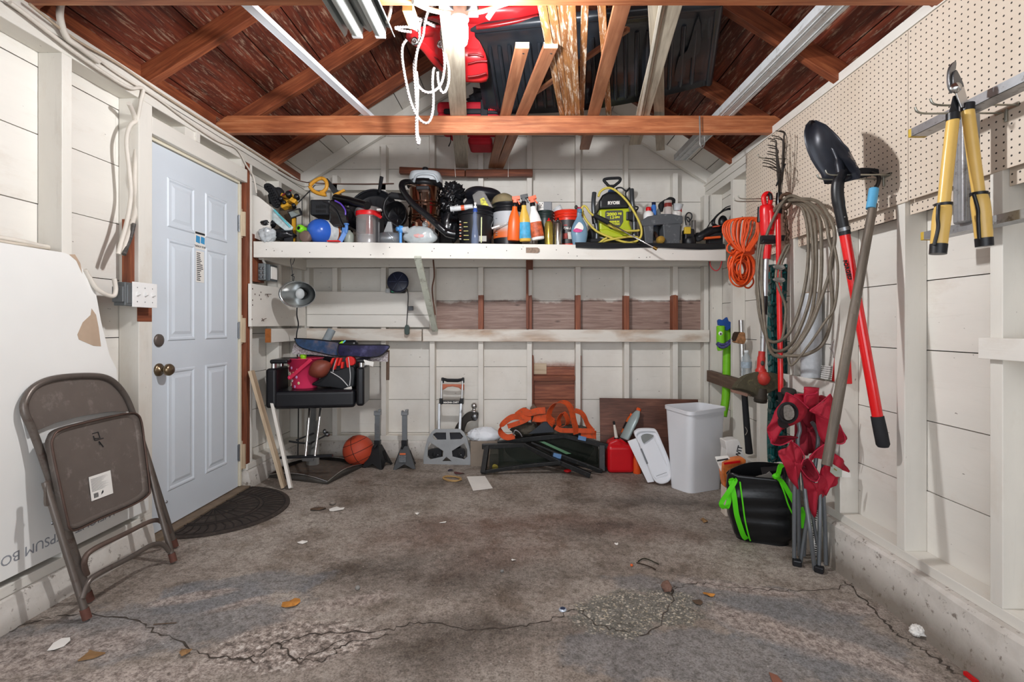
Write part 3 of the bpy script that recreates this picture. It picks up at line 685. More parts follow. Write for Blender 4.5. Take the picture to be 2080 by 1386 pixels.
for k in range(6):
    an = k*math.pi/3; dd = fr[1]*math.cos(an) + fr[2]*math.sin(an); mb.beam(sp_ + sa*.0125 + dd*.015, sp_ + sa*.008 + dd*.074, .004, .004)
O('rib', mb, pm('#232c4d', .4), t)
O('body', MB().box(*(lambda q: (q.x-.062, q.x+.066, q.y-.03, q.y+.04, q.z, q.z+.055))(P(808, 596, 4.09))), BLACKP, t, bev=.012)
O('sticker', MB().pxp([(795, 588), (803, 588), (803, 594), (795, 594)], 4.058, .002), pm('#2bb57f', .4), t)
O('grip', MB().lathe([(.018, 0), (.021, .01), (.021, .03), (.015, .035)], P(788, 595, 4.06), n=18), CLOUDY, t)
O('cord', MB().tube(crom([P(818, 582, 4.05), P(826, 586, 4.05), P(829, 600, 4.06), P(828, 630, 4.07), P(826, 662, 4.05)], 8), .0035, 8), BLACKP, t)
O('plug', MB().pxp([(824, 660), (828, 660), (831, 664), (831, 678), (827, 681), (822, 679), (821, 666)], 4.03, .025), pm('#3d4b47', .4), t, bev=.004)
O('tag', MB().pxp([(829, 622), (839, 622), (839, 631), (829, 631)], 4.05, .015), pm('#4c4f54', .4), t, bev=.002)
# switch box and wiring on the door side
t = T('switch_box', 'white three-switch plate on grey metal box beside the door', 'light switch', (XL, 2.28, H+.09))
GX = pm('#6d7173', .45, .5)
O('box', MB().box(XL, XL+.05, 2.19, 2.215, H+.105, H+.175).box(XL, XL+.055, 2.21, 2.25, H+.10, H+.185).box(XL, XL+.052, 2.2, 2.36, H+.09, H+.195), GX, t, bev=.003)
pl = O('switch_plate', MB().box(XL+.053, XL+.058, 2.235, 2.385, H+.085, H+.2), WHITE, t, bev=.002)
for k in range(3):
    y = 2.262 + .046*k
    O('toggle', MB().beam((XL+.056, y, H+.143), (XL+.07, y, H+.15), .009, .016), WHITE, pl, bev=.001)
    O('screw', MB().lathe([(.003, 0), (.0, .001)], (XL+.058, y, H+.175), V((1, 0, 0)), n=8).lathe([(.003, 0), (.0, .001)], (XL+.058, y, H+.11), V((1, 0, 0)), n=8), STEEL, pl)
O('bare_patch', MB().box(XL-.001, XL+.002, 2.335, 2.425, H+.02, H+.09).box(XL-.06, XL-.02, 2.32, 2.344, H+.1, H+.5), BARE, t)
CAB = pm('#d6cfc4', .55, var=.08)
def cable(lab, pts, r, m=CAB, n=8, cat='cable', name='cable'): return O(name, MB().tube(crom(pts, n), r, 8), m, None, lab, cat)
cable('thick white cable down to the switch box along the stud', [PX(262, 210, XL+.015), PX(275, 245, XL-.02), PX(277, 300, XL-.02), PX(273, 360, XL-.02), PX(276, 420, XL-.02), PX(268, 455, XL-.01), PX(256, 490, XL+.01), PX(250, 517, XL+.02)], .011)
cable('pair cable bulging out of the stud bay above the switch box', [PX(277, 245, XL-.015), PX(263, 258, XL-.015), PX(257, 290, XL-.01), PX(262, 340, XL-.005), PX(266, 395, XL), PX(258, 450, XL+.008), PX(247, 490, XL+.015), PX(240, 517, XL+.02)], .009)
cable('black and white armoured cable entering the switch box top', [PX(272, 455, XL+.006), PX(266, 480, XL+.012), PX(258, 500, XL+.02), PX(252, 517, XL+.03)], .009, pm('#4b4845', .5, var=.6, sc=60))
cable('long white cable sagging under the door-side top plate', [PX(20, 5, XL+.02), PX(60, 35, XL+.02), PX(150, 105, XL+.02), PX(215, 150, XL+.02), PX(262, 178, XL+.02), PX(290, 180, XL+.015), PX(285, 210, XL+.01), PX(279, 245, XL-.01)], .008)
cable('thin white cable stapled along the top plate above the door', [PX(165, 95, XL+.012), PX(240, 150, XL+.012), PX(320, 200, XL+.012), PX(380, 245, XL+.012), PX(440, 285, XL+.012), PX(480, 302, XL+.012), PX(500, 335, XL+.012), PX(515, 360, XL+.014), PX(521, 392, XL+.02)], .005)
cable('second thin cable following the brown blocking above the door', [PX(60, 8, XL+.03), PX(150, 78, XL+.02), PX(240, 130, XL+.014), PX(330, 192, XL+.012), PX(420, 250, XL+.012), PX(520, 312, XL+.012), PX(590, 358, XL+.012)], .005, pm('#b9a791', .6))
cable('white cable dropping from the roof edge at the top corner', [P(125, 0, 1.95), PX(122, 35, XL+.03), PX(135, 75, XL+.02), PX(160, 95, XL+.02), PX(200, 125, XL+.014)], .012)
cable('cable running into the stud above the drywall sheet', [PX(-20, 480, XL-.03), PX(40, 490, XL-.03), PX(80, 499, XL-.04), PX(102, 503, XL-.06)], .009)
cable('lower cable running into the stud above the drywall sheet', [PX(-20, 487, XL-.02), PX(40, 497, XL-.02), PX(90, 504, XL-.045), PX(102, 505, XL-.06)], .007, pm('#c7bdae', .6))
cable('cable loop hanging below the switch box', [PX(232, 566, XL+.03), PX(235, 590, XL+.03), PX(228, 602, XL+.03), PX(200, 590, XL+.025), PX(182, 565, XL+.015), PX(172, 548, XL+.014)], .009)
cable('brown wire along the plate of the back wall', [P(565, 345, 3.6), P(610, 368, 3.9), P(660, 373, 4.09), P(740, 374, 4.1), P(800, 373, 4.1)], .004, pm('#5b3426', .5))
cable('brown wire beside the slanting shelf brace', [P(880, 528, 4.08), P(882, 560, 4.07), P(878, 590, 4.07), P(884, 640, 4.09)], .006, pm('#6b4636', .5))
O('hinge_strip', MB().box(XLW-.002, XLW+.004, 2.03, 2.045, H+.28, H+.38), pm('#45464a', .5), None, 'small dark strip on the white boards above the drywall', 'strip')
O('wall_hook', MB().tube(crom([P(1442, 525, 3.7), P(1443, 540, 3.7), P(1453, 550, 3.69), P(1462, 545, 3.68), P(1467, 527, 3.68)], 6), .004), pm('#b5232a', .4), None, 'red hook under the shelf near the orange cord', 'hook')
# pegboard
def peg_mat():
    t = NT('pegboard'); p = t.pos(); sx = t.n('ShaderNodeSeparateXYZ'); t.l(p, sx.inputs[0])
    def cell(v): return t.m1('SUBTRACT', t.m1('FRACT', t.m1('MULTIPLY', v, 1/.0254)), .5)
    a, b = cell(sx.outputs[1]), cell(sx.outputs[2]); r = t.m1('SQRT', t.m1('ADD', t.m1('MULTIPLY', a, a), t.m1('MULTIPLY', b, b)))
    h = t.ramp(r, (.115, 1.0), (.145, 0.0)); n = t.noise(p, 3, 5)
    c = t.ramp(n, (.3, '#d2c2af'), (.7, '#ddcfbf')); s = t.noise(p, 9, 3); c = t.mix(t.ramp(s, (.74, 0.0), (.78, .8)), c, '#6a5140')
    t.fin(t.mix(h, c, '#2c241d'), .6); t.bump(h, -.6, .004); return t.m
PEG = peg_mat()
O('pegboard', MB().box(XR-.007, XR-.001, .2, 1.98, H+.502, H+1.183).box(XR-.0065, XR-.001, 1.983, 3.42, H+.50, H+1.183), PEG, None, 'beige pegboard with rows of holes under the roof edge', 'pegboard')
mb = MB()
for y0, y1 in ((1.235, 1.595), (1.645, 2.005), (2.055, 2.415), (2.465, 2.82), (2.875, 3.235)): mb.box(XR+.02, XR+.024, y0, y1, H+.45, H+.56)
O('pegboard', mb, PEG, None, 'strip of perforated board between the studs under the pegboard', 'pegboard')
HOOK = pm('#a9a99f', .3, .9)
def hook(lab, y, z, L, dz=0.0, side=.03):
    b = V((XR-.008, y, z)); t = T('peg_hook', lab, 'hook', b)
    for k in (-1, 1):
        o = V((0, side*k, 0))
        O('prong', MB().tube(crom([b+o, b+o+V((-L*.5, 0, dz*.5)), b+o+V((-L*.92, 0, dz*.9)), b+o+V((-L, 0, dz+.02))], 6), .0035, 8), HOOK, t)
    O('bracket', MB().box(b.x-.004, b.x+.002, b.y-side-.008, b.y+side+.008, b.z-.006, b.z+.008).tube([b+V((-.004, 0, 0)), b+V((-.004, 0, -.04))], .005, 8), HOOK, t)
hook('double wire hook on the pegboard under the black shovel blade', 2.11, H+.635, .27)
hook('double wire hook on the pegboard holding the yellow loppers', 1.575, H+.69, .27)
hook('double wire hook on the pegboard holding the string trimmer and rake', 2.93, H+.745, .28)
O('peg_hook', MB().tube(crom([V((XR-.008, 2.9, H+.98)), V((XR-.1, 2.9, H+.98)), V((XR-.17, 2.88, H+.98)), V((XR-.18, 2.88, H+1.0))], 5), .0035, 8), HOOK, None, 'single wire hook on the pegboard behind the rake tines', 'hook')
# ---------------------------------------------------------------- things on the shelf
def zf(ox, oy, s): return lambda x, y: (ox + x/s, oy + y/s)
z1, z2, z3, z4 = zf(500, 340, 5.775), zf(760, 320, 5.775), zf(1000, 340, 6.93), zf(1160, 340, 5.775)
def base(px, dd):
    d = 3.4
    for _ in range(3):
        x = (px - CX) * d / FX; d = DFR(x) + dd
    return V((x, d, ZSH(x))), d / FX
def Q(z, x, y, d): return P(*z(x, y), d)
def QL(z, pts, d): return [Q(z, x, y, d) for x, y in pts]
def pl(z, cx, dd, prof, n=28, sy=1.0, sx=1.0, rest=True, sq=0.0, mb=None, axis=None):
    """upright turned shape: (half width, y) rows read from the photo, bottom row rests on the shelf"""
    px = z(cx, 0)[0]; b, k = base(px, dd); s = z(1, 0)[0] - z(0, 0)[0]
    rows = [(hw * s * k, P(px, z(0, y)[1], b.y).z - b.z) for hw, y in prof]
    if rest: rows = [(r, max(h, 0.0)) for r, h in rows]; rows[0] = (rows[0][0], .0)
    return (mb or MB()).lathe(rows, b, n=n, sx=sx, sy=sy, sq=sq), b, k
def SHT(name, lab, cat, px, dd, **k): return T(name, lab, cat, base(px, dd)[0], **k)
YEL = pm('#d8a12f', .45, dirt='#6b5220'); LIME = pm('#7ed321', .4); TEAL = pm('#5fb3bd', .25, var=.3); BLUE = pm('#2f5fbe', .25, var=.08)
GRB = pm('#17181b', .22, var=.3, bump=.5, bsc=45)
d = 3.42
# boot sole
t = SHT('boot', 'black lug-soled boot standing on its side at the door end of the shelf', 'boot', *(545, .12))
so = [(205, 210), (225, 188), (262, 184), (300, 205), (345, 270), (378, 340), (388, 400), (372, 455), (335, 470), (300, 445), (275, 380), (258, 300), (212, 255)]
sole = O('sole', MB().prism(crom(QL(z1, so, 3.45), 4, True), (0, .03, 0)), BLACKM, t, bev=.004)
for i in range(9):
    for j in range(2):
        x, y = 235 + i*15 + j*32, 225 + i*26 - j*8
        O('lug', MB().box(*(lambda q: (q.x-.007, q.x+.007, q.y, q.y+.008, q.z-.005, q.z+.005))(Q(z1, x, y, 3.441))), BLACKP, sole)
O('upper', MB().tube(crom([Q(z1, 300, 250, 3.52), Q(z1, 335, 330, 3.53), Q(z1, 350, 420, 3.53)], 5), [.03]*4+[.045]*7, 12).ell(Q(z1, 385, 310, 3.53), .035, .05, .045), BLACKM, t)
# toy
t = SHT('toy_robot', 'yellow and black plastic toy beside the boot', 'toy', 585, .2)
rg = random.Random(2)
for i, (x, y, w, h, a) in enumerate([(440, 340, 120, 40, -25), (500, 410, 110, 55, 10), (560, 400, 70, 50, -30), (470, 460, 90, 40, 20), (420, 400, 50, 80, 15), (545, 345, 60, 30, -40), (520, 470, 70, 30, 0)]):
    c = Q(z1, x, y, 3.5 + rg.uniform(-.03, .03)); e = V((math.cos(math.radians(a)), 0, math.sin(math.radians(a)))); k = 3.5/FX/5.775
    O('armour_plate', MB().beam(c - e*(w*k/2), c + e*(w*k/2), .05, h*k, V((0, .2, 1))), YEL, t, bev=.004)
for x, y, r in ((500, 320, 34), (595, 350, 30), (410, 375, 26), (560, 455, 24), (450, 420, 22)):
    c = Q(z1, x, y, 3.46); O('joint', MB().lathe([(r*.0006, -.02), (r*.0006, .02), (r*.0004, .026), (0, .026)], c, V((.3, -1, .2)), n=12), BLACKP, t)
O('red_trim', MB().beam(Q(z1, 420, 330, 3.47), Q(z1, 530, 268, 3.47), .008, .008), pm('#8c1f35', .4), t)
O('leg_block', MB().box(*(lambda q: (q.x-.05, q.x+.04, q.y-.02, q.y+.05, ZSH(q.x), q.z))(Q(z1, 490, 480, 3.52))), pm('#57493a', .6), t, bev=.004)
# wire basket behind
mb = MB()
for i in range(7): mb.tube([Q(z1, 560+32*i, 470-32*i, 3.62), Q(z1, 620+32*i, 400-32*i, 3.72)], .002, 5)
for i in range(4): mb.tube([Q(z1, 560+20*i, 470-24*i, 3.62+.033*i), Q(z1, 752+20*i, 278-24*i, 3.62+.033*i)], .002, 5)
for i in range(3): mb.tube([Q(z1, 565+90*i, 460-90*i, 3.62), V((Q(z1, 565+90*i, 0, 3.62).x, 3.62, ZSH(-1.5)))], .003, 5)
O('wire_rack', mb, BLACKP, None, 'black wire rack behind the yellow toy and the saw', 'rack')
# saw
t = SHT('pruning_saw', 'big saw with yellow loop handle and wide grey blade', 'saw', 668, .3)
O('handle', MB().tube(crom(QL(z1, [(750, 215), (800, 165), (865, 132), (915, 140), (945, 185), (940, 245), (905, 285), (875, 300), (935, 325), (860, 310), (800, 285), (765, 250)], 3.62), 5, True), .014, 8, True), pm('#d79a33', .4, dirt='#9c6a22'), t)
O('blade', MB().prism(QL(z1, [(900, 125), (955, 130), (1190, 400), (1190, 460), (1040, 340)], 3.64), (0, .004, 0)), pm('#4c4f52', .35, .7, var=.2), t)
O('grip', MB().beam(Q(z1, 1030, 332, 3.6), Q(z1, 1158, 265, 3.6), .02, .018), pm('#d79a33', .4), t, bev=.004)
O('rest', MB().beam(Q(z1, 1150, 400, 3.66), V((Q(z1, 1150, 0, 3.66).x, 3.66, ZSH(-1.2))), .03, .03, V((0, 1, 0))), BLACKP, t)
# blower
t = SHT('leaf_blower', 'black leaf blower with vent slots and a fat nozzle tube', 'leaf blower', 670, .15)
mt = O('motor_body', MB().box(*(lambda a, b: (a.x, b.x, 3.5, 3.68, b.z, a.z))(Q(z1, 745, 375, 3.5), Q(z1, 985, 560, 3.5))), pm('#202226', .4), t, bev=.012)
for r_ in range(2):
    for i in range(10): O('vent_slot', MB().box(*(lambda q: (q.x-.0022, q.x+.0022, q.y-.001, q.y+.004, q.z-.010, q.z+.010))(Q(z1, 822+12*i, 465+52*r_, 3.4995))), pm('#08080a', .6), mt)
O('cowl', MB().prism(crom(QL(z1, [(975, 392), (1050, 380), (1130, 430), (1180, 530), (1195, 690), (1080, 690), (975, 690), (970, 560)], 3.46), 4, True), (0, .2, 0)), pm('#0e0e14', .08, coat=.6), t, bev=.02, seg=3)
O('sheen_strip', MB().tube(crom(QL(z1, [(1040, 392), (1110, 430), (1160, 500), (1165, 560)], 3.455), 5), .006, 6), pm('#5b3fa8', .2), t)
nz_ = O('nozzle_tube', MB().tube([Q(z1, 1050, 362, 3.58), Q(z1, 1200, 395, 3.5), Q(z1, 1418, 448, 3.4)], [.03, .033, .028], 18), BLACKG, t)
O('mouth', MB().lathe([(.022, 0), (.022, -.004), (.0, -.004)], Q(z1, 1422, 449, 3.395), V((.75, -.6, -.2)), n=18).tube([Q(z1, 1418, 448, 3.396)+V((0, 0, 0)), Q(z1, 1424, 449.5, 3.392)], .026, 18), pm('#060607', .5), nz_)
O('foot', MB().box(*(lambda q: (q.x-.16, q.x+.1, 3.52, 3.66, ZSH(q.x), q.z+.04))(Q(z1, 1000, 690, 3.5))), BLACKM, t, bev=.01)
O('cord', MB().tube(crom(QL(z1, [(900, 400), (990, 440), (1060, 520), (1110, 640), (1140, 690)], 3.45), 6), .004, 6), BLACKP, t)
# pieces at the door end
t = SHT('hand_mirror', 'small square mirror in black frame tilted among the toys', 'mirror', 598, .1)
fr_ = QL(z1, [(478, 520), (622, 478), (652, 560), (522, 606)], 3.44)
O('frame', MB().prism(fr_, (0, .02, .006)), BLACKP, t, bev=.003); O('glass', MB().prism(QL(z1, [(500, 528), (612, 496), (632, 550), (530, 588)], 3.4385), (0, .002, 0)), pm('#9aa09b', .08, 1.0), t)
O('prop', MB().beam(Q(z1, 560, 580, 3.47), V((Q(z1, 560, 0, 3.47).x, 3.47, ZSH(-1.6))), .02, .02, V((0, 1, 0))), YEL, t)
tp = QL(z1, [(232, 452), (296, 462), (548, 700), (535, 735), (455, 742), (300, 620)], 3.40)
t = SHT('blister_pack', 'clear and teal plastic packet leaning below the boot', 'packet', 565, .07)
O('card', MB().prism(tp, (0, .012, 0)), pm('#b7c4c4', .15, var=.4, sc=25), t, bev=.003); O('teal_insert', MB().beam(Q(z1, 330, 500, 3.395), Q(z1, 520, 700, 3.395), .008, .012), TEAL, t); O('lower_edge', MB().beam(Q(z1, 495, 730, 3.41), V((Q(z1, 500, 0, 3.41).x, 3.41, ZSH(-1.6)+.004)), .06, .008, V((0, 1, 0))), BLACKP, t)
bq, k = base(543, .06); O('plastic_bag', MB().blob(Q(z1, 255, 665, bq.y), .05, .05, .032, .2, 5, 3).blob(Q(z1, 400, 790, bq.y+.03), .10, .05, .038, .16, 6, 5, zmin=bq.z), GRB, None, 'small black plastic bag crumpled above the clear bag', 'plastic bag')
bq, k = base(543, .02); O('plastic_bag', MB().blob(Q(z1, 250, 795, bq.y-.005), .052, .04, .05, .3, 5, 8), pm('#cdd3d6', .15, var=.15, alpha=.75, bump=.5, bsc=30), None, 'crumpled clear bag drooping over the shelf end near the door', 'plastic bag')
t = SHT('hose_nozzle', 'bright green hose nozzle lying between bag and blue tank', 'nozzle', 610, .04)
c = Q(z1, 640, 722, 3.39); ax = V((-.35, -1, .1)).normalized()
O('collar', MB().lathe([(.012, .02), (.02, .02), (.028, .012), (.028, -.012), (.022, -.03), (.026, -.05), (.02, -.06)], c, ax, n=10), LIME, t); O('bore', MB().lathe([(.013, .0203), (.0, .0203)], c, ax, n=14), BLACKP, t)
O('barrel', MB().lathe([(.02, -.055), (.024, -.09), (.015, -.14)], c, ax, n=14).tube([c, V((c.x, c.y+.02, ZSH(c.x)))], .012, 8), pm('#3d8f26', .4), t)
t = SHT('jar', 'brown-lidded jar lying on its side beneath the green nozzle', 'jar', 621, .03)
c = Q(z1, 697, 826, 3.40); c.z = ZSH(c.x) + .041
O('lid', MB().lathe([(.0, .02), (.034, .02), (.041, .014), (.041, -.012)], c, V((-.1, -1, 0)), n=24), pm('#6d5850', .45), t); O('glass_body', MB().lathe([(.036, -.012), (.038, -.1), (.03, -.11), (0, -.11)], c, V((-.1, -1, 0)), n=24), pm('#4a3a33', .2), t)
# blue gas tank
t = SHT('gas_tank', 'round-ended blue gas tank lying on its side', 'gas tank', 655, .05)
c = Q(z1, 885, 716, 3.47); c.z = ZSH(c.x) + .0875; ax = V((-.45, -.9, 0)).normalized()
O('tank_body', MB().lathe([(.0, .10)] + [(.0865*math.sin(a), .015+.085*math.cos(a)) for a in (.3, .6, .9, 1.2, 1.57)] + [(.0865, -.13), (.08, -.17), (.05, -.2), (.03, -.21), (0, -.21)], c, ax, n=36), BLUE, t)
O('label', MB().lathe([(.0872, -.005), (.0872, -.1)], c, ax, n=36), pm('#d5d8d8', .5, var=.2, sc=30), t); O('warning_band', MB().lathe([(.0875, -.075), (.0875, -.09)], c, ax, n=36), pm('#c8672f', .5), t)
c2 = Q(z1, 1160, 760, 3.44)
O('valve', MB().box(c2.x-.018, c2.x+.018, c2.y-.012, c2.y+.015, c2.z-.01, c2.z+.03).beam(c2, V((c2.x-.03, c2.y-.02, ZSH(c2.x)+.005)), .02, .03).lathe([(.012, 0), (.012, .03), (.018, .03), (.018, .04), (0, .04)], c2+V((.01, 0, .02)), n=12), pm('#4f7fc2', .35), t, bev=.003)
O('red_tag', MB().box(*(lambda q: (q.x-.05, q.x+.03, 3.36, 3.40, ZSH(q.x), ZSH(q.x)+.008))(Q(z1, 1060, 0, 3.4))), REDP, t)
m_, b, k = pl(z1, 1205, .08, [(48, 870), (56, 855), (58, 810), (50, 775), (25, 755), (20, 740), (0, 738)]); O('bottle', m_, pm('#8a9088', .35, var=.1), None, 'small grey bottle between blue tank and clear dust cup', 'bottle')
# vacuum dust cup
t = SHT('dust_cup', 'clear vacuum dust cup with a red band', 'dust cup', 748, .08)
m_, b, k = pl(z1, 1435, .09, [(140, 800), (140, 590), (136, 480)]); O('clear_cup', m_, pm('#a9a5a3', .1, var=.1, alpha=.45), t)
m_, b, k = pl(z1, 1435, .09, [(112, 878), (118, 840), (112, 832), (108, 800)]); O('silver_base', m_, pm('#b9babd', .3, .5), t)
m_, b, k = pl(z1, 1435, .09, [(142, 582), (144, 575), (144, 538), (142, 530)], rest=False); O('red_band', m_, REDP, t)
m_, b, k = pl(z1, 1450, .09, [(48, 790), (44, 600), (60, 500), (0, 490)], rest=False); O('inner_cone', m_, pm('#b0322e', .35, alpha=.9), t)
m_, b, k = pl(z1, 1435, .09, [(140, 482), (120, 474), (0, 470)], rest=False); O('cap', m_, pm('#8d8e90', .2, alpha=.8), t)
q = Q(z1, 1540, 680, 3.46); O('back_housing', MB().box(q.x-.025, q.x+.022, 3.44, 3.56, ZSH(q.x), q.z+.07), pm('#3a3b3e', .4), t, bev=.01)
q = Q(z1, 1555, 560, 3.39); O('latch', MB().beam(q+V((-.035, 0, .012)), q+V((.02, 0, -.018)), .014, .02), REDP, t, bev=.003)
q = Q(z1, 1555, 497, 3.41); O('clip', MB().box(q.x-.015, q.x+.015, q.y, q.y+.03, q.z-.006, q.z+.008), WHITE, t, bev=.002)
# pans
def pan(lab, cx, cy, r, d, ax, hd):
    t = T('frying_pan', lab, 'pan', V((P(*z1(cx, cy), d).x, d, ZSH(0)))); c = Q(z1, cx, cy, d); ax = V(ax).normalized(); rr = r*d/FX/5.775
    O('bowl', MB().lathe([(rr, .012), (rr*1.0, .0), (rr*.93, -.004), (rr*.86, -.035), (rr*.8, -.042), (0, -.042)], c, ax, n=48, caps=False), pm('#1d1e22', .35, var=.15), t, solid=.004)
    O('rim', MB().lathe([(rr*.97, .012), (rr*1.01, .016), (rr*1.02, .006), (rr*.99, .0)], c, ax, n=48, caps=False), pm('#303237', .25, .3), t)
    if hd: O('handle', MB().tube([Q(z1, hd[0], hd[1], d), Q(z1, (hd[0]+hd[2])/2, (hd[1]+hd[3])/2, d-.02), Q(z1, hd[2], hd[3], d-.04)], [.017, .020, .022], 12, flat=.6), BLACKM, t)
    return t
pan('large black frying pan standing upright with its handle pointing up', 1490, 540, 290, 3.78, (0, -1, .16), (1560, 290, 1590, 110))
pan('deep black pan standing upright in front of the larger frying pan', 1745, 560, 160, 3.66, (-.35, -1, .1), None)
t = SHT('vacuum_hose', 'thin black vacuum hose with blue end fitting hanging before the pans', 'hose', 795, .1)
O('hose', MB().tube(crom(QL(z1, [(1880, 350), (1760, 330), (1690, 335), (1630, 400), (1615, 500), (1650, 590), (1720, 660), (1790, 700)], 3.48), 8), [.02]*18+[.010]*39, 10), BLACKP, t)
O('cuff', MB().tube(QL(z1, [(1890, 352), (1700, 330)], 3.475), .024, 14), BLACKM, t)
c = Q(z1, 1812, 728, 3.45); O('blue_fitting', MB().lathe([(.026, -.012), (.026, .012), (.015, .014), (.015, .03)], c, V((-.8, -.6, 0)), n=10).tube([c, V((c.x, c.y, ZSH(c.x)))], .01, 8), pm('#4d8fd0', .35), t)
O('clear_fitting', MB().lathe([(.022, 0), (.022, .03)], Q(z1, 1850, 735, 3.45), V((1, -.3, 0)), n=14), CLOUDY, t)
# duct tape + wedge
b, k = base(788, .03)
t = SHT('tape_roll', 'roll of silver duct tape lying flat at the shelf front', 'tape', 788, .07); rr = 143*k/5.775; b.y += .06
O('roll', MB().lathe([(rr*.55, .0), (rr, .0), (rr, .072), (rr*.55, .072), (rr*.55, .0)], b, n=40, caps=False), pm('#8f9499', .3, .6, var=.06), t); O('loose_end', MB().beam(b+V((.01, -rr-.001, .07)), b+V((.045, -rr+.006, .012)), .002, .012, V((0, 1, 0))), pm('#a9adb1', .3, .6), t)
O('plastic_wedge', MB().prism(QL(z1, [(1612, 758), (1660, 635), (1700, 640), (1715, 758)], 3.43), (0, .03, 0)).prism([V((p.x, p.y, ZSH(p.x))) for p in QL(z1, [(1612, 0), (1715, 0)], 3.435)] + QL(z1, [(1715, 758), (1612, 758)], 3.435), (0, .02, 0)), pm('#8a8d8f', .4), None, 'grey plastic wedge standing inside the duct tape roll', 'wedge', bev=.002)
# shop vacuum
t = SHT('shop_vacuum', 'stainless steel shop vacuum with grey head and black hose', 'vacuum', 862, .22)
COP = pm('#cfae9a', .12, 1.0, var=.22, sc=6)
m_, b, k = pl(z2, 595, .25, [(190, 1000), (195, 850), (190, 800), (190, 745), (186, 740), (186, 600), (182, 595), (180, 360)], n=44); O('steel_tank', m_, COP, t)
for y in (548, 590, 700, 735): m_, b, k = pl(z2, 595, .25, [(186, y+7), (193, y+3), (193, y-3), (185, y-7)], n=44, rest=False); O('ring', m_, pm('#8a6a5a', .15, 1.0), t)
m_, b, k = pl(z2, 595, .25, [(190, 365), (205, 355), (208, 320), (200, 298), (190, 295)], n=44, rest=False); O('black_rim', m_, BLACKP, t)
m_, b, k = pl(z2, 610, .25, [(186, 310), (186, 250), (170, 200), (120, 185), (60, 180), (40, 165), (0, 164)], n=40, rest=False, sq=.5); O('motor_head', m_, pm('#b9c0c4', .4, var=.05), t)
m_, b, k = pl(z2, 600, .25, [(30, 175), (36, 160), (36, 128), (28, 118), (0, 116)], n=20, rest=False); O('top_knob', m_, BLACKP, t)
q = Q(z2, 575, 368, 3.46); O('latch', MB().box(q.x-.045, q.x+.045, 3.43, 3.5, q.z-.012, q.z+.014), BLACKP, t, bev=.006)
q = Q(z2, 600, 245, 3.44); O('carry_handle', MB().tube(crom([q+V((-.085, .02, -.02)), q+V((-.06, 0, .02)), q+V((0, -.01, .028)), q+V((.06, 0, .02)), q+V((.085, .02, -.02))], 6), .009, 8), pm('#9aa1a6', .4), t)
O('hose', MB().tube(crom([Q(z2, 470, 310, 3.52), Q(z2, 400, 288, 3.44), Q(z2, 330, 310, 3.40), Q(z2, 345, 400, 3.385), Q(z2, 450, 540, 3.385), Q(z2, 600, 665, 3.385), Q(z2, 740, 790, 3.385), Q(z2, 850, 880, 3.39), Q(z2, 950, 905, 3.40)], 8), [.022]*48+[.026]*8+[.03]*9, 14), BLACKG, t)
for sx_ in (-.09, .1):
    O('caster', MB().box(b.x+sx_-.03, b.x+sx_+.03, b.y-.14, b.y-.05, b.z+.002, b.z+.07), BLACKP, t, bev=.01)
bq, k = base(852, .05); cb = Q(z2, 545, 900, bq.y); t = T('plastic_bag', 'clear plastic bag with faint red print in front of the shop vacuum', 'plastic bag', bq)
O('film', MB().blob(V((cb.x, cb.y, ZSH(cb.x)+.055)), .118, .05, .072, .14, 6, 13, zmin=ZSH(cb.x)+.001).blob(Q(z2, 600, 790, bq.y), .02, .02, .02, .3, 5, 2), pm('#c3cbcd', .2, var=.15, alpha=.72, bump=.5, bsc=30), t)
O('print', MB().blob(V((cb.x-.003, cb.y-.046, ZSH(cb.x)+.05)), .036, .006, .015, .1, 4, 1), pm('#d6a3a0', .5), t)
t = SHT('pipe_fitting', 'black plastic pipe elbow beside the vacuum hose end', 'fitting', 903, .1)
m_, b, k = pl(z2, 825, .1, [(52, 985), (52, 950), (44, 945), (44, 870), (36, 866), (0, 866)]); O('upright_socket', m_, BLACKM, t); O('side_socket', MB().tube([b+V((0, 0, .03)), b+V((.06, -.01, .03))], .024, 14), BLACKM, t)
# bags
b, k = base(920, .3)
O('garbage_bag', MB().blob(Q(z2, 925, 430, b.y), .082, .09, .085, .3, 10, 21, n=72, m=44).blob(Q(z2, 900, 560, b.y+.03), .09, .08, .1, .26, 11, 24, n=72, m=44).blob(Q(z2, 890, 780, b.y+.05), .09, .08, .15, .3, 4, 27, zmin=b.z), GRB, None, 'shiny black garbage bag bunched up beside the shop vacuum', 'garbage bag')
b, k = base(985, .42)
O('garbage_bag', MB().blob(Q(z2, 1270, 440, b.y), .15, .1, .062, .12, 3, 31, crease=False).blob(Q(z2, 1200, 760, b.y), .15, .1, .2, .1, 3, 33, zmin=b.z), pm('#1f1f25', .3, var=.2, bump=.2, bsc=20), None, 'smooth black bag slumped behind the black pails', 'garbage bag')
t = SHT('blister_pack', 'clear package with yellow and black pattern leaning on the dark pail', 'packet', 985, .2)
O('shell', MB().prism(QL(z2, [(1150, 440), (1215, 390), (1290, 400), (1405, 600), (1250, 610), (1180, 560)], 3.66), (0, .05, 0)), pm('#9c9a98', .12, var=.2, alpha=.5), t, bev=.006); O('card', MB().prism(QL(z2, [(1240, 490), (1285, 470), (1365, 598), (1265, 606)], 3.655), (0, .003, 0)), pm('#c9bb31', .5, var=.9, sc=60), t)
t = SHT('caulk_tube', 'white and red caulking tube lying on the black pail', 'tube', 955, .2)
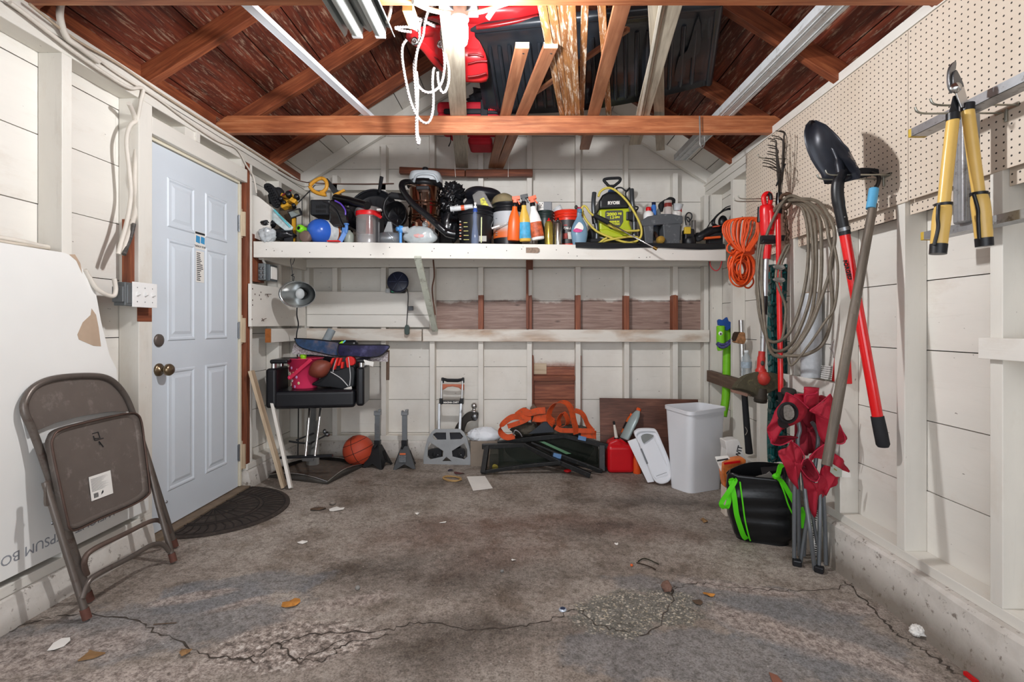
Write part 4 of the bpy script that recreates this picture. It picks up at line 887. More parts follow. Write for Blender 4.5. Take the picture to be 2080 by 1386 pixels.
O('barrel', MB().tube([Q(z2, 895, 607, 3.52), Q(z2, 1160, 578, 3.52)], .019, 16), pm('#c9ccce', .4, var=.15, sc=40), t); O('band', MB().tube([Q(z2, 1020, 593, 3.52), Q(z2, 1060, 589, 3.52)], .0195, 16), pm('#d35d37', .4), t)
# pails
def pail(lab, z, cx, dd, hw, yt, mat, matl, y0, y1, txt=None, hwt=None):
    t = SHT('pail', lab, 'bucket', z(cx, 0)[0], dd); hwt = hwt or hw
    m_, b, k = pl(z, cx, dd, [(hw*.90, 1100), (hw*.95, yt+160), (hwt, yt+4), (hwt*.97, yt), (hwt*.95, yt+8)], n=44); O('wall', m_, mat, t)
    for y in (yt+12, yt+55, yt+95): m_, b, k = pl(z, cx, dd, [(hwt*.985, y+10), (hwt*1.03, y+6), (hwt*1.03, y-6), (hwt*.985, y-10)], n=44, rest=False); O('rim_ring', m_, mat, t)
    if matl: m_, b, k = pl(z, cx, dd, [(hw*.945, y1), (hw*.985, y0)], n=44, rest=False); O('label', m_, matl, t)
    return t, b
pk, b = pail('black pail with measuring marks and a printed side', z2, 1190, .16, 205, 600, BLACKP, None, 0, 0)
d_ = b.y - .121
PR = pm('#a7a5a0', .6)
for i, (y, w) in enumerate(((760, 110), (808, 90), (858, 90), (910, 70), (960, 90))): O('print', MB().pxp([z2(1050, y), z2(1050+w, y), z2(1050+w, y+9), z2(1050, y+9)], d_+.01, .002), pm('#b5ad62', .6), pk)
for i in range(7): O('print', MB().pxp([z2(1000, 745+34*i), z2(1022, 745+34*i), z2(1022, 760+34*i), z2(1000, 760+34*i)], d_+.05, .002), pm('#c26a45', .6) if i % 2 else PR, pk)
O('print', MB().pxp([z2(1230, 920), z2(1318, 920), z2(1318, 985), z2(1230, 985)], d_+.008, .002), PR, pk); O('print', MB().pxp([z2(1253, 700), z2(1266, 700), z2(1262, 1000), z2(1250, 1000)], d_+.004, .002), pm('#c9cf9a', .5), pk)
t = SHT('spray_bottle', 'clear blue-tinted bottle with white cap before the black pail', 'bottle', 965, .02)
m_, b, k = pl(z2, 1183, .04, [(44, 1000), (47, 985), (42, 900), (26, 780), (28, 660), (24, 640)]); O('clear_body', m_, pm('#7f8fb0', .08, alpha=.6), t)
m_, b, k = pl(z2, 1185, .04, [(26, 645), (28, 600), (24, 598)], rest=False); O('blue_collar', m_, pm('#2f4fa0', .3), t); m_, b, k = pl(z2, 1186, .04, [(22, 600), (22, 560), (15, 555), (15, 530), (0, 528)], rest=False); O('cap', m_, WHITE, t)
LAB = NT('pail_label'); q_ = LAB.co('UV'); sx_ = LAB.n('ShaderNodeSeparateXYZ'); LAB.l(q_, sx_.inputs[0]); LAB.fin(LAB.ramp(sx_.outputs[1], (.0, '#d8662b'), (.10, '#cf6a35'), (.2, '#b5aaa3'), (.3, '#b3b6ba')), .5)
pk, b = pail('black pail with a grey and orange label and wire handle', z2, 1570, .17, 182, 555, BLACKP, LAB.m, 665, 965)
O('wire_handle', MB().tube(crom([Q(z2, 1420, 690, b.y-.02), Q(z2, 1378, 790, b.y-.1), Q(z2, 1385, 828, b.y-.125), Q(z2, 1480, 800, b.y-.135), Q(z2, 1600, 745, b.y-.13), Q(z2, 1730, 650, b.y-.05)], 7), .003, 8), pm('#b5b7b8', .3, .8), pk); O('handle_grip', MB().tube([Q(z2, 1380, 832, b.y-.126), Q(z2, 1470, 803, b.y-.136)], .007, 10), WHITE, pk)
for y, w in ((710, 90), (835, 60), (880, 110), (905, 60)): O('print', MB().pxp([z2(1425, y), z2(1425+w, y), z2(1425+w, y+7), z2(1425, y+7)], b.y-.083-.0*w, .02), pm('#6d7076', .6), pk)
O('cap', MB().blob(Q(z2, 1520, 520, b.y-.01), .085, .09, .058, .10, 3, 40, crease=False), pm('#85785a', .8, var=.15, bump=.3, bsc=90), None, 'khaki cap lying on the pail with the orange label', 'cap')
# trigger sprayers
def sprayer(lab, z, top, bot, hw, dd, mb_, mt_, lab_m=None, sh=.62, trig=1, lab_b=(0, 1)):
    px = z(bot[0], 0)[0]; b0, k = base(px, dd); s = z(1, 0)[0]-z(0, 0)[0]; t = T('spray_bottle', lab, 'bottle', b0)
    A = Q(z, bot[0], bot[1], b0.y); A.z = max(A.z, b0.z + .002); B = Q(z, top[0], top[1], b0.y); ax = (B-A); L = ax.length; w = hw*s*k
    O('body', MB().lathe([(w*.9, 0), (w, .006), (w*.98, L*.42), (w*.8, L*.56), (w*.42, L*.72), (w*.38, L*.8)], A, ax, n=28, sx=1, sy=.62), mb_, t)
    O('collar', MB().lathe([(w*.43, L*.79), (w*.43, L*.87), (w*.3, L*.875)], A, ax, n=18), BLACKP, t)
    n_ = ax.normalized(); h = A + n_*L*.87
    sd = V((n_.z, 0, -n_.x)) * trig
    O('trigger_head', MB().beam(h - n_*.0, h + n_*L*.09, w*.7, w*.62, V((1, 0, 0))).beam(h + n_*L*.10 - sd*w*.5, h + n_*L*.125 + sd*w*.75, w*.62, L*.085).beam(h + n_*L*.085 + sd*w*.35, h - n_*L*.03 + sd*w*.8, w*.3, w*.22), mt_, t, bev=.002)
    if lab_m: O('label', MB().lathe([(w*1.0, L*.06), (w*1.01, L*.08), (w*.99, L*.41)], A + V((0, -.0008, 0)), ax, n=28, sx=1.005, sy=.625), lab_m, t)
    return t
ORS = pm('#e8641f', .35, var=.06); OR2 = pm('#e85a25', .4)
sprayer('orange trigger spray bottle, first of three in front of the pails', z2, (1655, 470), (1632, 975), 72, .0, ORS, OR2)
sprayer('yellow spray bottle with black trigger head and blue label', z2, (1752, 450), (1772, 985), 68, .0, pm('#d8b04a', .35), BLACKP, pm('#3f9fc9', .5, var=.35, sc=25))
sprayer('white spray bottle with orange trigger, leaning against the tin', z2, (1845, 470), (1925, 965), 74, .0, WHITE, OR2, pm('#b5532c', .5, var=.8, sc=30), trig=1)
# tin box, small pail, cans
pk, b = pail('dark green-black pail behind the gold spray can', z3, 745, .2, 118, 625, pm('#22302e', .4), None, 0, 0)
t = SHT('tin_box', 'grey tin box with two white stickers balanced on a dark pail', 'box', 1107, .2)
q0, q1 = Q(z3, 628, 480, b.y-.02), Q(z3, 842, 628, b.y-.02); bx = O('box', MB().box(q0.x, q1.x, b.y-.02, b.y+.1, q1.z, q0.z), GREYP, t, bev=.008, seg=3)
for y0, y1 in ((488, 560), (565, 612)): O('sticker', MB().pxp([z3(652, y0), z3(722, y0), z3(722, y1), z3(652, y1)], b.y-.0215, .001), PAPER, t)
for x, y in ((668, 515), (690, 535), (705, 510)): O('print', MB().pxp([z3(x-5, y-8), z3(x+5, y-8), z3(x+5, y+8), z3(x-5, y+8)], b.y-.0225, .001), INK, t)
GOLD = pm('#b5a04a', .25, .7, var=.25, sc=30)
for lab, cx, m, cap in (('gold spray can with a small red nozzle', 795, GOLD, REDP), ('bare silver spray can without its cap', 925, pm('#b9b7b2', .2, .95, var=.15), STEEL)):
    t = SHT('spray_can', lab, 'spray can', z3(cx, 0)[0], .04)
    m_, b, k = pl(z3, cx, .05, [(57, 1085), (60, 1075), (60, 800), (44, 770), (30, 760)]); O('can', m_, m, t)
    m_, b, k = pl(z3, cx, .05, [(30, 762), (30, 745), (12, 742), (12, 716), (0, 714)], rest=False); O('nozzle', m_, cap, t)
pk, b = pail('red pail with a black car-care label', z3, 1065, .22, 190, 632, pm('#d8321c', .35), pm('#2a2527', .45), 775, 1100, hwt=198)
text('lettering', 'CARE', .021, Q(z3, 1052, 858, b.y-.0985), (1, 0, 0), (0, 0, 1), PAPER, pk, bold=.0012); text('lettering', 'LEATHER', .011, Q(z3, 1052, 815, b.y-.098), (1, 0, 0), (0, 0, 1), pm('#c23a3a', .5), pk, bold=.0006)
O('print', MB().pxp([z3(1060, 910), z3(1130, 910), z3(1150, 1010), z3(1070, 1010)], b.y-.1, .003), pm('#d5cfc6', .6, var=.2, sc=40), pk); O('print', MB().pxp([z3(1000, 930), z3(1055, 925), z3(1060, 1000), z3(1000, 1010)], b.y-.101, .004), pm('#9c3a33', .6, var=.4, sc=40), pk)
O('paper_cup', MB().lathe([(.028, 0), (.034, .05), (.032, .05), (.026, .003)], Q(z3, 960, 640, b.y), V((-.4, -.2, .5)), n=24, caps=False), pm('#cfd2d3', .5), None, 'pale grey cup poking out of the red pail', 'cup')
t = T('hammer', 'tool with rounded black end sticking out of the red pail', 'tool', Q(z3, 1180, 640, b.y)); O('shaft', MB().tube([Q(z3, 1190, 680, b.y), Q(z3, 1182, 590, b.y-.02)], .008, 8), BLACKM, t); O('knob', MB().ell(Q(z3, 1180, 562, b.y-.02), .013, .013, .016), pm('#3a4038', .5), t)
O('cloth', MB().blob(Q(z3, 1235, 610, b.y-.02), .025, .03, .026, .3, 4, 44), pm('#cf2a57', .6), None, 'bright pink cloth tucked in the rim of the red pail', 'cloth')
t = SHT('detergent_bottle', 'slate-blue teardrop bottle with white and pink label', 'bottle', 1177, .02)
m_, b, k = pl(z3, 1225, .05, [(90, 1010), (112, 985), (120, 930), (112, 860), (85, 790), (50, 730), (34, 690), (34, 640)], sy=.55); O('body', m_, pm('#6f8fa6', .25, var=.06), t)
m_, b, k = pl(z3, 1228, .05, [(36, 640), (36, 590), (30, 585), (0, 583)], rest=False); O('cap', m_, pm('#5b7f99', .3), t)
b.y -= .006; yy = b.y - 120*k/6.93*.55
O('label', MB().prism(crom([Q(z3, x, y, yy+.004) for x, y in ((1150, 880), (1190, 800), (1225, 770), (1265, 800), (1285, 850), (1265, 890), (1210, 900))], 4, True), (0, .004, 0)), PAPER, t)
O('print', MB().prism(crom([Q(z3, x, y, yy+.002) for x, y in ((1135, 890), (1180, 858), (1230, 870), (1270, 885), (1240, 912), (1170, 912))], 4, True), (0, .004, 0)), pm('#c43d80', .5, var=.3, sc=60), t)
# black mat
x0, x1 = P(1168, 0, 3.58).x, P(1478, 0, 3.6).x
rows = []
for i in range(13):
    x = x0 + (x1-x0)*i/12; z = ZSH(x); y0 = DFR(x) - .018 - .006*math.sin(i); sg = -.012 - .006*math.sin(i*.8)
    rows.append([V((x, y, z+h)) for y, h in ((y0+.004, sg-.012), (y0, sg), (y0+.008, .012), (y0+.03, .018), (3.72+.02*i, .018), (3.72+.02*i, .002), (y0+.05, .002), (y0+.010, sg-.012))])
mb = MB().grid(rows, False, True); n = 8; mb.add(rows[0], [list(range(8))]); mb.add(rows[-1], [list(range(8))[::-1]])
O('rubber_mat', mb, pm('#1f2124', .4, var=.15), None, 'black rubber mat under the pressure washer and caddy', 'mat')
ZM = .019
# pressure washer
t = SHT('pressure_washer', 'green and black electric pressure washer with yellow lettering', 'pressure washer', 1250, .2)
def b4(px, dd): q, k = base(px, dd); q.z += ZM; return q, k
bw, k = b4(1250, .22); dw_ = bw.y - .09
GRN = pm('#aebb1e', .4, var=.06)
def slab(name, pts, m, d0, th, bv=.012): return O(name, MB().prism(QL(z4, pts, d0), (0, th, 0)), m, t, bev=bv, seg=3)
slab('black_hood', [(325, 490), (328, 390), (370, 320), (430, 285), (560, 285), (630, 320), (680, 380), (690, 478)], BLACKP, dw_, .2, .02)
slab('green_body', [(330, 492), (690, 476), (690, 660), (715, 720), (712, 790), (560, 820), (330, 740), (330, 690)], GRN, dw_-.004, .2, .015)
slab('green_skirt', [(330, 735), (420, 720), (630, 800), (600, 830), (480, 822), (360, 785)], GRN, dw_-.02, .1, .01)
slab('badge', [(425, 400), (578, 385), (585, 440), (428, 450)], pm('#3b3d42', .35), dw_-.004, .01, .002)
slab('dark_panel', [(400, 520), (420, 508), (600, 502), (612, 520), (612, 640), (575, 700), (490, 725), (460, 722), (398, 640)], pm('#4b4d45', .45), dw_-.008, .01, .003)
slab('base_frame', [(180, 838), (800, 820), (830, 855), (800, 880), (180, 880)], BLACKM, dw_-.03, .24, .008)
tx = lambda s, size, x, y, m, dd=.0095, sx=1.0, b=.0012: text('lettering', s, size, Q(z4, x, y, dw_-dd), (1, 0, .035), (0, 0, 1), m, t, bold=b, sx=sx)
YT = pm('#d9dd2e', .5)
tx('RYOBI', .031, 500, 418, PAPER, .005, 1.0, .0016); tx('2000', .031, 478, 552, YT, .009, 1.2, .0013); tx('PSI', .022, 572, 546, YT, .009); tx('1.2', .025, 478, 592, YT, .009, 1.1); tx('GPM', .019, 540, 588, YT, .009); tx('PREMIUM', .018, 508, 640, YT); tx('ELECTRIC', .018, 512, 668, YT)
O('side_tube', MB().tube(crom([Q(z4, 272, 300, dw_+.02), Q(z4, 262, 420, dw_), Q(z4, 270, 560, dw_), Q(z4, 300, 700, dw_), Q(z4, 300, 850, dw_)], 6), .017, 14), pm('#54585c', .35, .6), t); O('side_tube', MB().tube(crom([Q(z4, 710, 258, dw_+.02), Q(z4, 718, 400, dw_), Q(z4, 738, 560, dw_), Q(z4, 742, 700, dw_), Q(z4, 742, 850, dw_)], 6), .017, 14), pm('#54585c', .35, .6), t)
O('collar', MB().tube(QL(z4, [(268, 545), (282, 660)], dw_-.004), .021, 14), BLACKP, t); O('collar', MB().tube(QL(z4, [(738, 510), (740, 640)], dw_-.004), .021, 14), BLACKP, t); O('bracket', MB().box(*(lambda q: (q.x-.03, q.x+.03, dw_-.02, dw_+.03, q.z-.03, q.z+.035))(Q(z4, 690, 580, dw_))), BLACKP, t, bev=.006)
O('top_handle', MB().tube(crom(QL(z4, [(385, 150), (420, 135), (500, 128), (572, 130), (570, 165), (530, 200), (500, 220), (450, 222), (415, 190)], dw_+.08), 5, True), .011, 10, True), BLACKM, t); O('handle_neck', MB().prism(QL(z4, [(430, 205), (535, 200), (505, 240), (520, 300), (440, 300), (462, 240)], dw_+.075), (0, .02, 0)), BLACKM, t, bev=.004)
O('detergent_cap', MB().lathe([(.032, 0), (.034, .012), (.028, .02), (0, .02)], Q(z4, 482, 300, dw_+.06), n=20), pm('#3f5f8f', .3), t)
O('power_cord', MB().tube(crom(QL(z4, [(560, 300), (530, 250), (590, 240), (650, 280), (690, 240), (640, 300), (660, 370), (740, 450), (785, 470), (770, 500), (745, 490)], dw_+.05), 6), .006, 8), BLACKP, t)
O('wheel', MB().lathe([(.05, -.015), (.055, -.008), (.055, .008), (.05, .015), (0, .016)], Q(z4, 232, 815, dw_+.06)+V((0, 0, .004)), V((-1, -.2, 0)), n=24), BLACKM, t)
HY = pm('#cdbb52', .45, var=.08)
dz = dw_ - .05
O('pressure_hose', MB().tube(crom(QL(z4, [(320, 345), (345, 285), (410, 245), (480, 250), (560, 300), (650, 390), (720, 490), (780, 600), (820, 700), (825, 790), (790, 850), (720, 885), (600, 870), (450, 820), (300, 750), (200, 650), (145, 560), (128, 480), (150, 455), (180, 470), (230, 540), (330, 610), (460, 690), (600, 740), (760, 745), (800, 735)], dz), 7), .0085, 10).tube(crom([Q(z4, *p, dz-.008) for p in ((265, 915), (380, 870), (520, 838), (680, 815), (770, 822), (785, 850), (740, 875), (560, 905), (400, 915), (200, 905), (20, 893))], 7), .0085, 10).tube(crom([Q(z4, *p, dz-.016) for p in ((265, 917), (330, 890), (380, 850), (420, 830))], 6), .0085, 10), HY, None, 'yellow pressure hose looped round the green washer', 'hose')
t = SHT('spray_wand', 'steel spray wand with black grip lying diagonally across the washer', 'spray wand', 1330, -.02)
O('grip', MB().tube(QL(z4, [(265, 560), (440, 648)], dz-.022), [.016, .02], 12), BLACKM, t); O('lance', MB().tube([Q(z4, 435, 645, dz-.022), Q(z4, 700, 795, 3.44), Q(z4, 972, 942, 3.40)], .0055, 10), CHROME, t); O('tip', MB().tube([Q(z4, 965, 936, 3.402), Q(z4, 1010, 962, 3.396)], .012, 10), pm('#9a7a44', .3, .9), t)
# caddy
t = SHT('tool_caddy', 'dark grey plastic carry caddy filled with bottles', 'caddy', 1345, .1)
bc, k = b4(1345, .12); dc = bc.y - .06; CADM = pm('#4d5054', .55, var=.08, dirt='#75787b')
O('rim', MB().prism(QL(z4, [(822, 625), (900, 575), (1060, 545), (1180, 545), (1310, 570), (1312, 660), (1060, 672), (850, 695), (825, 680)], dc), (0, .02, 0)), CADM, t, bev=.006)
def bin_(pts, yb): 
    q = QL(z4, pts, dc+.004); 
    for p in q[2:]: p.z = ZSH(p.x) + ZM + .001
    O('bin', MB().prism(q, (0, .17, 0)), CADM, t, bev=.008)
bin_([(845, 680), (972, 670), (965, 866), (872, 866)], 0); bin_([(1078, 660), (1292, 655), (1278, 848), (1092, 860)], 0)
O('back_wall', MB().prism(QL(z4, [(860, 600), (1300, 590), (1285, 850), (880, 860)], dc+.15), (0, .012, 0)), CADM, t)
def cbottle(lab, cat, cx, yb, prof, m, cm, capprof, dd=.06):
    tt = T('bottle', lab, cat, Q(z4, cx, yb, dc+dd)); A = Q(z4, cx, 700, dc+dd); s = A.y/FX/5.775
    mk = lambda pr: [(hw*s, (700-y)*s) for hw, y in pr]
    O('body', MB().lathe(mk(prof), A, n=24), m, tt)
    if capprof: O('cap', MB().lathe(mk(capprof), A, n=20), cm, tt)
    return tt
cbottle('white bottle with red screw cap at the caddy front', 'bottle', 908, 580, [(55, 690), (60, 580), (58, 545), (40, 520), (30, 515)], WHITE, REDP, [(30, 525), (32, 485), (28, 470), (0, 468)], .05)
cbottle('blue bottle with navy cap standing in the caddy', 'bottle', 970, 540, [(30, 690), (30, 470), (24, 445), (22, 440)], pm('#3f76c4', .3), pm('#1d2440', .4), [(24, 445), (24, 412), (0, 410)], .09)
cbottle('white and red food-type can in the caddy under black gloves', 'can', 1138, 530, [(45, 690), (45, 395), (42, 392), (0, 392)], pm('#b9b1ac', .4, var=.15), pm('#7d2a25', .4), [(45.8, 470), (45.8, 425), (45, 424)], .08)
cbottle('white bottle with a red cap at the right end of the caddy', 'bottle', 1240, 545, [(50, 690), (50, 530), (45, 520), (0, 518)], pm('#dedad5', .4, var=.3, sc=40), None, None, .05)
cbottle('red-capped bottle standing behind the white labelled carton in the caddy', 'bottle', 1275, 540, [(22, 690), (22, 525)], WHITE, pm('#a31f22', .4), [(24, 530), (24, 478), (20, 472), (0, 470)], .1)
cbottle('small dark clear-topped jar in the middle of the caddy', 'jar', 1025, 540, [(26, 690), (26, 520), (12, 490), (0, 480)], pm('#6d7070', .2, alpha=.8), None, None, .1)
O('plastic_cup', MB().lathe([(.03, 0), (.04, .05), (.038, .05), (.028, .004)], Q(z4, 1245, 510, dc+.11), V((.1, -.1, 1)), n=22, caps=False), CLOUDY, None, 'smoky clear plastic cup upended in the caddy', 'cup')
g_ = O('glove', MB().tube(crom(QL(z4, [(1060, 520), (1058, 450), (1090, 410), (1150, 388), (1205, 385), (1190, 430)], dc+.13), 6), [.012+.012*math.sin(i*.25)**2 for i in range(31)], 10).blob(Q(z4, 1130, 405, dc+.13), .045, .02, .018, .2, 5, 60), BLACKM, None, 'black work glove draped over the can in the caddy', 'glove')
t = SHT('scrub_brush', 'worn round brush lying in the caddy gap', 'brush', 1343, .05)
c = Q(z4, 1052, 838, dc-.01); c.z = ZSH(c.x)+ZM+.03; O('bristles', MB().lathe([(0, .02), (.024, .02), (.029, .01), (.029, -.02)], c, V((.1, -1, 0)), n=20), pm('#9c7a2e', .9, var=.3, sc=40, bump=.6), t); O('handle', MB().tube([c, c+V((-.01, .06, .03)), c+V((-.02, .1, .07))], .014, 10), pm('#4a342a', .6), t)
t = SHT('sump_pump', 'small black pump with a yellow label beside the caddy', 'pump', 1398, .1)
q = b4(1400, .1)[0]; O('pump_body', MB().lathe([(.045, 0), (.05, .01), (.046, .05), (.035, .06)], q, n=24).box(q.x-.04, q.x+.03, q.y-.03, q.y+.05, q.z, q.z+.12), BLACKP, t, bev=.008)
O('yellow_label', MB().box(*(lambda a: (a.x-.024, a.x+.024, a.y-.004, a.y+.02, a.z-.025, a.z+.027))(Q(z4, 1367, 742, q.y-.035))), pm('#cfae2f', .45), t, bev=.004)
O('pipe', MB().tube(QL(z4, [(1437, 790), (1437, 640), (1437, 625)], q.y+.04), .016, 14), pm('#6f6a66', .5), t); O('cord', MB().tube(crom(QL(z4, [(1350, 680), (1340, 590), (1370, 535), (1410, 545), (1415, 590), (1380, 640), (1350, 590), (1385, 600), (1395, 680)], q.y), 7), .005, 8), BLACKP, t)
t = SHT('angle_grinder', 'black power tool with orange trim and a bundled cord', 'power tool', 1470, .12)
q = b4(1462, .1)[0]
O('housing', MB().tube(crom([Q(z4, 1480, 835, q.y), Q(z4, 1560, 790, q.y), Q(z4, 1650, 745, q.y), Q(z4, 1760, 735, q.y+.02)], 6), [.02, .024, .028, .03, .032, .034, .034, .034, .035, .036, .036, .036, .036, .034, .034, .03, .03, .028, .02], 14), BLACKP, t, bev=0)
O('orange_trim', MB().beam(Q(z4, 1560, 838, q.y-.03), Q(z4, 1745, 822, q.y-.03), .05, .018), pm('#e0602a', .4), t, bev=.005); O('orange_trim', MB().beam(Q(z4, 1660, 700, q.y-.03), Q(z4, 1740, 690, q.y-.03), .02, .008), pm('#d5543a', .4), t)
O('guard', MB().lathe([(.04, 0), (.045, .01), (.04, .02), (0, .022)], Q(z4, 1490, 830, q.y), V((-.3, -.6, .5)), n=20), BLACKM, t)
pts = []
for i in range(46):
    a = i*.62; rr = 1 - .12*math.sin(i*1.7); pts.append(Q(z4, 1800+(a*0)+125*rr*math.cos(a)+45*math.sin(a), 590-115*rr*math.cos(a)*.75+60*math.sin(a), q.y+.02+.03*math.sin(i*.9)))
O('cord', MB().tube(crom(pts, 4), .007, 7).tube(crom(QL(z4, [(1590, 720), (1640, 640), (1720, 560), (1820, 470), (1930, 445)], q.y-.01), 6), .004, 6).ell(Q(z4, 1780, 640, q.y+.06), .035, .03, .05), BLACKP, t)
O('tool_stand', MB().box(*(lambda a: (a.x-.05, a.x+.06, q.y-.02, q.y+.05, ZSH(a.x)+ZM, a.z))(Q(z4, 1680, 770, q.y))), BLACKM, t, bev=.008)
# ---------------------------------------------------------------- floor items, left and back
z6, z7, z8, zc, zt = zf(490, 660, 3.96), zf(820, 720, 4.727), zf(1160, 760, 5.2), zf(0, 680, 2.235), zf(560, 660, 7.7)
def strap(mb, pts, w, wd, n=7, th=.003):
    q = crom(pts, n); wd = V(wd); L = []
    for i, p in enumerate(q):
        t = (q[min(i+1, len(q)-1)] - q[max(i-1, 0)]).normalized(); s = wd - t*wd.dot(t)
        s = s.normalized() if s.length > 1e-6 else V((0, 1, 0)); nn = t.cross(s)
        L.append([p + s*w/2 + nn*th/2, p - s*w/2 + nn*th/2, p - s*w/2 - nn*th/2, p + s*w/2 - nn*th/2])
    mb.grid(L, False, True); mb.add(L[0], [(0, 1, 2, 3)]); mb.add(L[-1], [(3, 2, 1, 0)]); return mb
# --- folding chair against the drywall
def PCH(z, x, y, off=0.0):
    px, py = z(x, y); u, v = (px-CX)/FX, (CY-py)/FX
    d = (-1.68 + off - .128*(H-.02)) / (u + .128*v)
    return V((u*d, d, H + v*d))
CHM = pm('#6d655f', .38, .55, var=.08, dirt='#5a4a44'); CHS = pm('#736a64', .4, .35, var=.07, dirt='#8a817b'); RUST = pm('#5d3a30', .75, var=.3)
t = T('folding_chair', 'grey-brown metal folding chair leaning folded against the drywall', 'chair', V((-1.62, 2.05, .05)))
def down(p): p = p.copy(); p.z = FZ(p.x) + .012; return p
A0, A1 = down(PCH(zc, 408, 1225, .0)), down(PCH(zc, 795, 975, .0))
fr1 = crom([A0] + [PCH(zc, *p) for p in ((330, 960), (215, 620), (150, 440), (112, 350), (118, 290), (165, 232), (260, 197), (420, 187), (500, 205), (560, 265), (600, 350), (650, 500), (720, 720))] + [A1], 7)
O('front_frame', MB().tube(fr1, .0125, 14), CHM, t)
O('backrest', MB().prism([PCH(zc, *p, -.004) for p in ((160, 432), (165, 438), (250, 402), (370, 370), (500, 350), (590, 350), (560, 270), (500, 208), (420, 192), (260, 202), (170, 240), (130, 300), (128, 350))][::-1], (-.004, 0, 0)), CHS, t, bev=.001)
so = crom([PCH(zc, *p, .035) for p in ((222, 520), (225, 470), (262, 430), (400, 392), (560, 358), (610, 360), (632, 400), (648, 520), (668, 690), (662, 728), (600, 770), (450, 835), (335, 888), (300, 880), (290, 840), (255, 680))], 5, True)
cen = sum(so, V()) / len(so); 
def ins(k, dx): return [p.lerp(cen, k) + V((dx, 0, 0)) for p in so]
mb = MB().grid([ins(0, .012), ins(0, -.012), ins(.03, -.012), ins(.03, .010), ins(.10, -.004)], True, True); mb.add(ins(.10, -.004), [list(range(len(so)))]); mb.add(ins(.03, -.012), [list(range(len(so)))])
O('seat', mb, CHS, t)
O('seat_rim', MB().tube(ins(0.005, .012), .004, 8, True), pm('#5d4a42', .5, .4, var=.25), t)
stx = [PCH(zc, *p, .034) for p in ((402, 648), (500, 616), (513, 720), (415, 757))]
lab = O('sticker', MB().prism(stx, (.0012, 0, 0)), PAPER, t, 'white care sticker with a bar code')
ex = (stx[1]-stx[0]).normalized(); ey = (stx[0]-stx[3]).normalized()
def sp(u, v): return stx[3].lerp(stx[2], u).lerp(stx[0].lerp(stx[1], u), v) + V((.0014, 0, 0))
mb = MB(); rg = random.Random(6)
for k in range(11): mb.prism([sp(.06, .88-.05*k), sp(.06+rg.uniform(.5, .88), .88-.05*k), sp(.5, .87-.05*k), sp(.06, .865-.05*k)], (.0004, 0, 0))
for k in range(8): mb.prism([sp(.12+.026*k, .08), sp(.134+.026*k, .08), sp(.134+.026*k, .27), sp(.12+.026*k, .27)], (.0004, 0, 0))
mb.prism([sp(.45, .12), sp(.56, .2), sp(.55, .3), sp(.47, .22)], (.0004, 0, 0))
O('print', mb, INK, lab)
mb = MB()
for pts in (((420, 450), (445, 442), (455, 470), (430, 472)), ((435, 480), (470, 470)), ((455, 500), (450, 485), (470, 510)), ((425, 460), (430, 480), (445, 478))): mb.tube([PCH(zc, x, y, .033) for x, y in pts], .0016, 5)
O('pen_mark', mb, INK, t)
B0, B1 = down(PCH(zc, 395, 1298, .09)), down(PCH(zc, 788, 1040, .095))
O('rear_leg', MB().tube([PCH(zc, 205, 670, .028), PCH(zc, 290, 950, .055), B0], .0115, 12), CHM, t); O('rear_leg', MB().tube([PCH(zc, 658, 520, .028), PCH(zc, 720, 780, .06), B1], .0115, 12), CHM, t)
O('cross_brace', MB().tube(crom([PCH(zc, 395, 1090, .012), PCH(zc, 383, 1030, .03), PCH(zc, 420, 978, .035), PCH(zc, 560, 908, .035), PCH(zc, 690, 846, .035), PCH(zc, 740, 855, .03), PCH(zc, 768, 900, .012)], 6), .010, 10), pm('#6b5a52', .5, .4, var=.25), t)
O('cross_brace', MB().tube(crom([PCH(zc, 372, 1200, .09), PCH(zc, 400, 1125, .09), PCH(zc, 450, 1085, .09), PCH(zc, 580, 1018, .092), PCH(zc, 690, 955, .094), PCH(zc, 740, 955, .094), PCH(zc, 768, 985, .094)], 6), .010, 10), CHM, t)
for a, b in ((A0, fr1[5]), (A1, fr1[-6]), (B0, PCH(zc, 290, 950, .055)), (B1, PCH(zc, 720, 780, .06))):
    n_ = (b-a).normalized(); O('foot_cap', MB().tube([a - n_*.004, a + n_*.035], .0145, 14), RUST, t)
O('hinge_bracket', MB().prism(crom([PCH(zc, *p, .03) for p in ((200, 680), (208, 664), (220, 670), (222, 760), (212, 778), (198, 770))], 3, True), (.008, 0, 0)), CHM, t)
for x, y in ((235, 720), (240, 855), (658, 522), (755, 760)): O('rivet', MB().lathe([(.007, 0), (.005, .004), (0, .005)], PCH(zc, x, y, .035), V((1, 0, 0)), n=12), STEEL, t)
# --- door mat
mb = MB(); c = V((-1.80, 2.885, 0)); RX, RY = .40, .40
def mp(a, r, h): x = c.x + RX*r*math.cos(a); y = c.y + RY*r*math.sin(a); return V((x, y, FZ(x) + h))
n = 48; an = [-math.pi/2 + math.pi*i/n for i in range(n+1)]
mb.grid([[mp(a, 1, .001) for a in an], [mp(a, 1, .008) for a in an], [mp(a, .97, .010) for a in an], [mp(a, .0, .010) for a in an]], False)
mb.grid([[mp(an[0], r/10, .001), mp(an[0], r/10, .010)] for r in range(-10, 11)], False)
MATM = pm('#3a322d', .9, var=.3, sc=20, bump=.6, bsc=90, dirt='#5d5148')
t = T('door_mat', 'dark half-round rubber mat in front of the white door', 'door mat', V((c.x+.2, c.y, FZ(c.x+.2)))); O('mat_body', mb, MATM, t)
mb = MB()
for r in (.3, .58, .64, .93): mb.tube([mp(a, r, .011) for a in an], .004, 5)
for i in range(13):
    a = -math.pi/2 + math.pi*(i+.5)/13; mb.tube([mp(a, .05, .011), mp(a, .58, .011)], .003, 5)
